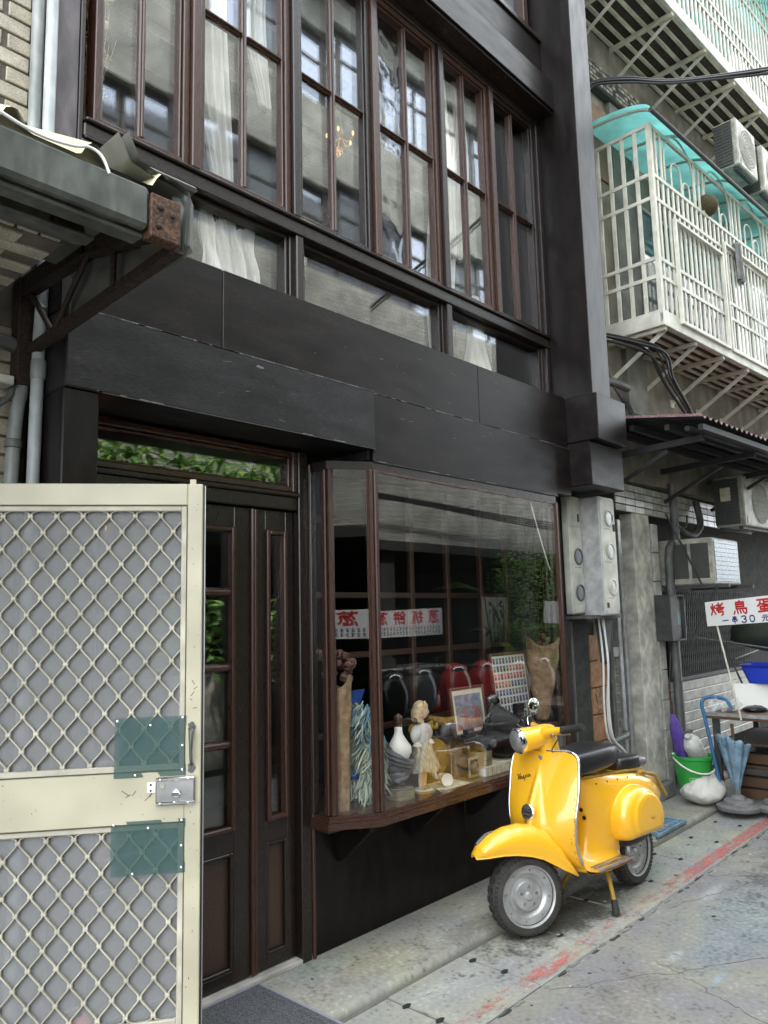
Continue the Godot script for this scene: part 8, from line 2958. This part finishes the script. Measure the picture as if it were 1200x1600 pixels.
func build_cables() -> void:
	var cb := thing("cable_bundle", "black cables strung from the wall pipe across the upper right balconies", "cable", Vector3(6.1, 6.0, 0.1))
	var st := S()
	for k in 5:
		var o := Vector3(0.01 * sin(k * 2.0), 0.022 * k - 0.04, 0.015 * cos(k * 3.0))
		tube(st, curve([Vector3(6.0, 6.3, 0.12) + o, Vector3(6.06, 6.42, 0.2) + o * 0.5, Vector3(6.2, 6.4, 0.45) + o * 0.6, Vector3(6.5, 6.3, 0.95) + o * 0.4, Vector3(7.2, 6.25, 2.3) + o, Vector3(8.4, 6.4, 4.9) + o], 6), 0.011, 6)
	for k in 3:
		tube(st, curve([Vector3(6.0 + 0.02 * k, 6.3, 0.12), Vector3(5.98, 5.9, 0.14 + 0.02 * k), Vector3(6.05, 5.5 - 0.05 * k, 0.13), Vector3(6.02, 5.35, 0.1)], 5), 0.008, 6)
	obj("wire", st, M.cable, cb)
	var c2 := thing("cable_bundle", "tangled black cables hanging below the lower balcony", "cable", Vector3(6.2, 3.9, 0.2))
	st = S()
	for k in 7:
		var o := Vector3(0.03 * sin(k * 2.0), 0.03 * cos(k * 1.7), 0.02 * k)
		tube(st, curve([Vector3(5.95, 4.02, 0.1) + o, Vector3(6.15, 3.98, 0.25) + o, Vector3(6.4, 3.9, 0.38) + o * 1.4, Vector3(6.55, 3.7, 0.42) + o, Vector3(6.75, 3.45, 0.5) + o * 0.7, Vector3(6.95, 3.29, 0.55)], 6), 0.008 if k % 2 else 0.011, 6)
	for k in 4:
		tube(st, curve([Vector3(5.97, 4.0, 0.1), Vector3(6.1 + 0.06 * k, 3.7 - 0.05 * k, 0.15), Vector3(6.2 + 0.05 * k, 3.5, 0.2), Vector3(6.4, 3.3, 0.25)], 6), 0.007, 6)
	obj("wire", st, M.cable, c2)
	var c3 := thing("white_cable", "white cable drooping over the cream sheet of the left canopy", "cable", Vector3(1.0, 3.1, 1.0))
	st = S()
	tube(st, curve([Vector3(0.55, 3.0, 1.165), Vector3(0.671, 2.952, 1.178), Vector3(0.767, 2.937, 1.178), Vector3(0.852, 2.949, 1.174), Vector3(0.905, 2.972, 1.165), Vector3(0.939, 2.958, 1.172), Vector3(0.962, 2.915, 1.174)], 6), 0.0045, 8)
	obj("wire", st, M.cable_white, c3)
	var c4 := thing("overhead_cable", "black cables sagging across the lane and along the far facade", "cable", Vector3(7, 3.4, 4.8))
	st = S()
	for k in 4:
		tube(st, curve([Vector3(2, 3.25 + 0.03 * k, 4.8), Vector3(6, 3.3 + 0.04 * k, 4.78), Vector3(8.4, 3.33 + 0.02 * k, 4.78), Vector3(13, 3.2 + 0.04 * k, 4.78), Vector3(18, 3.5, 4.8)], 6), 0.014, 6)
	obj("wire", st, M.cable, c4)

# ---------------------------------------------------------------- across the lane (seen mirrored in the glass)
func leaf_mesh(st: SurfaceTool, o: Vector3, d: Vector3, l: float, w: float, up: Vector3) -> void:
	st.set_smooth_group(-1)
	var s := d.cross(up).normalized() * w
	var m := o + d * l * 0.45 + up * l * 0.06
	var e := o + d * l - up * l * 0.12
	tri(st, o, m + s, m - up * w * 0.25, up)
	tri(st, m + s, e, m - up * w * 0.25, up)
	tri(st, o, m - up * w * 0.25, m - s, up)
	tri(st, m - s, m - up * w * 0.25, e, up)

func plant(n: String, label: String, base: Vector3, h: float, r: float, count: int, ll: float, lw: float, mats: Array, pot: Material, ph := 0.25, pr := 0.16) -> void:
	var o := thing(n, label, "plant", base)
	var st := S()
	if pot != null:
		lathe(st, [Vector2(0, 0), Vector2(pr * 0.65, 0), Vector2(pr * 0.98, ph * 0.45), Vector2(pr * 0.9, ph * 0.85), Vector2(pr, ph), Vector2(pr * 0.9, ph), Vector2(pr * 0.85, ph * 0.9), Vector2(0, ph * 0.9)], base, Basis.IDENTITY, 24)
		obj("pot", st, pot, o)
		st = S()
	var sts := []
	for m in mats:
		sts.append(S())
	var stem := S()
	var y0 := ph * 0.9 if pot != null else 0.0
	for k in 9:
		var a := TAU * k / 9.0 + 0.3
		var tip := base + Vector3(cos(a) * r * 0.6, y0 + (h - y0) * rng.randf_range(0.6, 1.0), sin(a) * r * 0.6)
		tube(stem, curve([base + Vector3(0, y0, 0), base.lerp(tip, 0.5) + Vector3(0, 0.08, 0), tip], 3), [0.012, 0.011, 0.01, 0.009, 0.008, 0.006, 0.003], 5, false)
	obj("stem", stem, M.bark, o)
	for k in count:
		var a := rng.randf() * TAU
		var rr := r * sqrt(rng.randf())
		var p := base + Vector3(cos(a) * rr, y0 + (h - y0) * pow(rng.randf(), 0.75), sin(a) * rr)
		var d := Vector3(cos(a) + rng.randf_range(-0.6, 0.6), rng.randf_range(-0.5, 0.7), sin(a) + rng.randf_range(-0.6, 0.6)).normalized()
		var l := ll * rng.randf_range(0.6, 1.25)
		leaf_mesh(sts[rng.randi() % mats.size()], p, d, l, lw * rng.randf_range(0.7, 1.2), (Vector3.UP - d * d.y + Vector3(rng.randf_range(-0.4, 0.4), 0, rng.randf_range(-0.4, 0.4))).normalized())
	for i in mats.size():
		obj("foliage", sts[i], mats[i], o).set_meta("kind", "stuff")

func build_far_side() -> void:
	var fb := thing("opposite_building", "grey tiled apartment block across the lane, mirrored in the shop windows", "building", Vector3(7, 0, 5.2))
	# wall finish: small grey mosaic too fine to pick apart
	var img := Image.create(256, 256, false, Image.FORMAT_RGB8)
	for y in 256:
		for x in 256:
			var g := (x + (8 if (y / 8) % 2 else 0)) % 16 < 1 or y % 8 < 1
			var v := 0.92 + 0.08 * sin((x / 16) * 12.9 + (y / 8) * 78.2)
			img.set_pixel(x, y, Color(0.5, 0.5, 0.47) if g else Color(0.95, 0.95, 0.91) * v)
	T["mosaic"] = ImageTexture.create_from_image(img)
	mt("mosaic", lin(0.72, 0.735, 0.73), 0.6, {"tex": "mosaic", "scale": Vector3.ONE * 0.9, "tex2": "blotch", "scale2": Vector3.ONE * 0.7})
	var st := S()
	bx(st, -1.6, 17, 2.76, 3.75, 5.0, 5.4)
	bx(st, -1.6, 17, 3.75, 4.0, 5.0, 5.4)
	bx(st, -1.6, 17, 5.4, 6.72, 5.0, 5.4)
	bx(st, -1.6, 17, 8.3, 9.68, 5.0, 5.4)
	bx(st, -1.6, 17, 11.0, 11.6, 5.0, 5.4)
	obj("tiled_spandrel", st, M.mosaic, fb)
	bxo("core_wall", -1.6, 17, 2.76, 11.6, 5.9, 6.1, M.concrete_dark, fb)
	bxo("floor_slab", -1.6, 17, 2.62, 2.76, 4.9, 8, M.concrete_dark, fb)
	bxo("roof_slab", -1.6, 17, 11.6, 11.75, 4.6, 8, M.concrete, fb)
	# window bands
	for wy in [[4.0, 5.4], [6.72, 8.3], [9.68, 11.0]]:
		for k in 19:
			var x := -1.4 + 1.16 * k
			if x > 15.8:
				break
			var ws := S()
			molded(ws, x, x + 1.14, wy[0], wy[1], 5.12, 0.05, 0.06)
			bx(ws, x + 0.54, x + 0.6, wy[0] + 0.05, wy[1] - 0.05, 5.12, 5.175)
			bx(ws, x + 0.05, x + 0.54, wy[1] - 0.5, wy[1] - 0.45, 5.12, 5.17)
			bx(ws, x + 0.6, x + 1.09, wy[1] - 0.5, wy[1] - 0.45, 5.12, 5.17)
			var w := obj("window", ws, M.pvc_dark, fb)
			bxo("pane", x + 0.05, x + 0.54, wy[0] + 0.05, wy[1] - 0.05, 5.14, 5.15, M.far_pane if k % 3 != 1 else M.curtain, w)
			bxo("pane", x + 0.6, x + 1.09, wy[0] + 0.05, wy[1] - 0.05, 5.14, 5.151, M.far_pane if k % 4 != 2 else M.ac_fin, w)
	# dark shop recess at street level
	bxo("recess_wall", -1.6, 17, 0.0, 2.62, 8.0, 8.2, M.inner_wall, fb)
	for k in 7:
		bxo("recess_post", -1.5 + 3.2 * k, -1.2 + 3.2 * k, 0.0, 2.62, 5.0, 5.3, M.concrete_dark, fb)
	var fp := struct(bxo("far_pavement", -30, 30, -0.07, 0.0, 4.3, 8, M.concrete_dark))  # shade across the lane painted as a darker concrete colour
	bxo("recess_floor", -1.6, 17, 0.001, 0.02, 5.05, 8.0, M.dark, fb)
	for x in [-1.6, 16.8]:
		bxo("recess_side", x, x + 0.2, 0.02, 2.62, 5.31, 8.0, M.dark, fb)
	# food banner
	var bimg := Image.create(1100, 200, false, Image.FORMAT_RGB8)
	bimg.fill(Color(0.88, 0.89, 0.9))
	var red := Color(0.7, 0.06, 0.1)
	var xx := 30
	for g in ["cong", "zhua", "bing", "cong", "zhua", "bing"]:
		glyph(bimg, HANZI[g], Vector2(xx, 10), Vector2(120, 104), 15.0, red)
		xx += 178
	for k in 34:
		for r in 2:
			var x := 30 + k * 31
			for q in 3:
				bimg.fill_rect(Rect2i(x, 132 + r * 32 + q * 9, 20 - (k * 7 + q * 5) % 9, 5), Color(0.12, 0.12, 0.16))
			bimg.fill_rect(Rect2i(x + 8, 130 + r * 32, 4, 24), Color(0.12, 0.12, 0.16))
	var bm := mt("banner_print", lin(1, 1, 1), 0.5, {"tex": ImageTexture.create_from_image(bimg)})
	var bn := thing("food_banner", "long white food banner with red Chinese lettering across the lane", "banner", Vector3(8.0, 1.4, 4.86))
	st = S()
	# printed side faces the shop
	quv(st, Vector3(9.3, 1.78, 4.852), Vector3(6.9, 1.72, 4.852), Vector3(6.9, 1.37, 4.852), Vector3(9.3, 1.38, 4.852), Vector3(0, 0, -1))
	obj("print", st, bm, bn)
	st = S()
	prism(st, [Vector2(6.9, 1.72), Vector2(9.3, 1.78), Vector2(9.3, 1.38), Vector2(6.9, 1.37)], Vector3(0, 0, 4.856), Basis.IDENTITY, 0.008)
	obj("board", st, M.white_print, bn)
	var b2 := thing("food_banner", "second white food banner across the lane, mirrored in the bay's slanted pane", "banner", Vector3(1.0, 1.4, 4.86))
	st = S()
	quv(st, Vector3(2.4, 1.77, 4.852), Vector3(-0.1, 1.75, 4.852), Vector3(-0.1, 1.42, 4.852), Vector3(2.4, 1.43, 4.852), Vector3(0, 0, -1))
	obj("print", st, bm, b2)
	bxo("board", -0.1, 2.4, 1.425, 1.755, 4.854, 4.862, M.white_print, b2)
	# stall counter below the banner
	var ct := thing("stall_counter", "dark food stall counter under the banner across the lane", "counter", Vector3(8, 0, 4.9))
	bxo("counter_body", 6.95, 9.4, 0.0, 0.9, 4.87, 5.4, M.dark_wood, ct, 0.01)
	bxo("counter_top", 6.9, 9.45, 0.9, 0.93, 4.83, 5.45, M.alu, ct, 0.005)
	# planters and plants
	var wb := thing("white_planter", "white planter box across the lane mirrored in the door glass", "planter", Vector3(5.2, 0, 4.5))
	bxo("box_body", 4.9, 5.55, 0.0, 1.05, 4.35, 4.75, M.concrete_pale, wb, 0.01)
	plant("potted_plant", "leafy plant rising from the white planter across the lane", Vector3(5.22, 1.02, 4.55), 0.9, 0.42, 420, 0.26, 0.03, [M.leaf_a, M.leaf_b, M.leaf_c], null)
	plant("potted_plant", "broad leafed plant in a clay pot across the lane", Vector3(6.15, 0.0, 4.5), 1.95, 0.32, 300, 0.24, 0.055, [M.leaf_b, M.leaf_a], M.orange_tile, 0.3, 0.16)
	plant("bushy_tree", "dense bright bush across the lane mirrored at the bay's right", Vector3(11.5, 1.2, 4.45), 1.5, 0.9, 2200, 0.09, 0.03, [M.leaf_b, M.leaf_a, M.leaf_b], null)
	plant("potted_plant", "strappy leafed plant under the bush across the lane", Vector3(11.2, 0.4, 4.3), 1.1, 0.7, 700, 0.28, 0.03, [M.leaf_a, M.leaf_b, M.leaf_c], M.concrete, 0.3, 0.3)
	plant("banana_plant", "banana plant with huge paddle leaves across the lane", Vector3(10.4, 0.0, 4.6), 2.2, 0.35, 9, 0.95, 0.14, [M.leaf_b], M.concrete, 0.3, 0.2)
	# ivy hanging over the door side
	var iv := thing("hanging_creeper", "leafy creeper hanging from the opposite ledge, mirrored in the transom", "creeper", Vector3(4.8, 3.3, 4.5))
	st = S()
	bx(st, 2.5, 6.7, 3.0, 3.12, 4.62, 5.0)
	obj("ledge_box", st, M.concrete_dark, iv)
	var sts := [S(), S(), S()]
	for k in 1500:
		var x := rng.randf_range(2.7, 6.6)
		var p := Vector3(x, 3.12 + rng.randf_range(-0.15, 0.62 + 0.1 * sin(x * 3.0)), 4.62 + rng.randf_range(-0.15, 0.25))
		var d := Vector3(rng.randf_range(-1, 1), rng.randf_range(-0.9, 0.3), rng.randf_range(-1.2, 0.2)).normalized()
		leaf_mesh(sts[k % 3], p, d, rng.randf_range(0.12, 0.22), rng.randf_range(0.035, 0.06), (Vector3.UP - d * d.y).normalized())
	for i in 3:
		obj("foliage", sts[i], [M.leaf_a, M.leaf_b, M.leaf_b][i], iv).set_meta("kind", "stuff")
	# calligraphy poster
	var pimg := Image.create(128, 160, false, Image.FORMAT_RGB8)
	pimg.fill(Color(0.85, 0.85, 0.84))
	for k in 14:
		var a := Vector2(rng.randf_range(10, 118), rng.randf_range(10, 150))
		seg(pimg, a, a + Vector2(rng.randf_range(-40, 40), rng.randf_range(-40, 40)), rng.randf_range(4, 12), Color(0.08, 0.08, 0.08))
	var po := thing("ink_poster", "white poster with black brush strokes across the lane", "poster", Vector3(10.6, 1.1, 4.9))
	st = S()
	quv(st, Vector3(11.1, 1.95, 4.87), Vector3(10.4, 1.95, 4.87), Vector3(10.4, 1.1, 4.87), Vector3(11.1, 1.1, 4.87), Vector3(0, 0, -1))
	obj("print", st, mt("poster_print", lin(1, 1, 1), 0.6, {"tex": ImageTexture.create_from_image(pimg)}), po)
	bxo("board", 10.4, 11.1, 1.1, 1.95, 4.872, 4.885, M.white_print, po)
	# parked scooters
	parked_scooter("dark red scooter parked across the lane, seen in the bay glass", Vector3(8.2, -0.055, 3.7), deg_to_rad(120), M.red_paint)
	parked_scooter("bright red scooter parked beside the dark red one across the lane", Vector3(8.85, -0.055, 3.7), deg_to_rad(118), M.red_paint)
	parked_scooter("black scooter parked across the lane at the far left of the row", Vector3(6.2, -0.055, 3.6), deg_to_rad(112), M.black_gloss)
	parked_scooter("black scooter parked right of the bright red one across the lane", Vector3(9.5, -0.055, 3.6), deg_to_rad(116), M.black_gloss)
	parked_scooter("black scooter parked across the lane just left of the grey one", Vector3(6.8, -0.055, 3.55), deg_to_rad(108), M.black_gloss)
	parked_scooter("outermost black scooter at the right of the row across the lane", Vector3(10.2, -0.055, 3.6), deg_to_rad(110), M.black_gloss)
	parked_scooter("grey scooter parked across the lane left of the dark red one", Vector3(7.5, -0.055, 3.7), deg_to_rad(112), M.grey_paint)
	parked_scooter("black scooter parked across the lane opposite the shop door", Vector3(5.4, -0.055, 3.75), deg_to_rad(150), M.black_gloss)
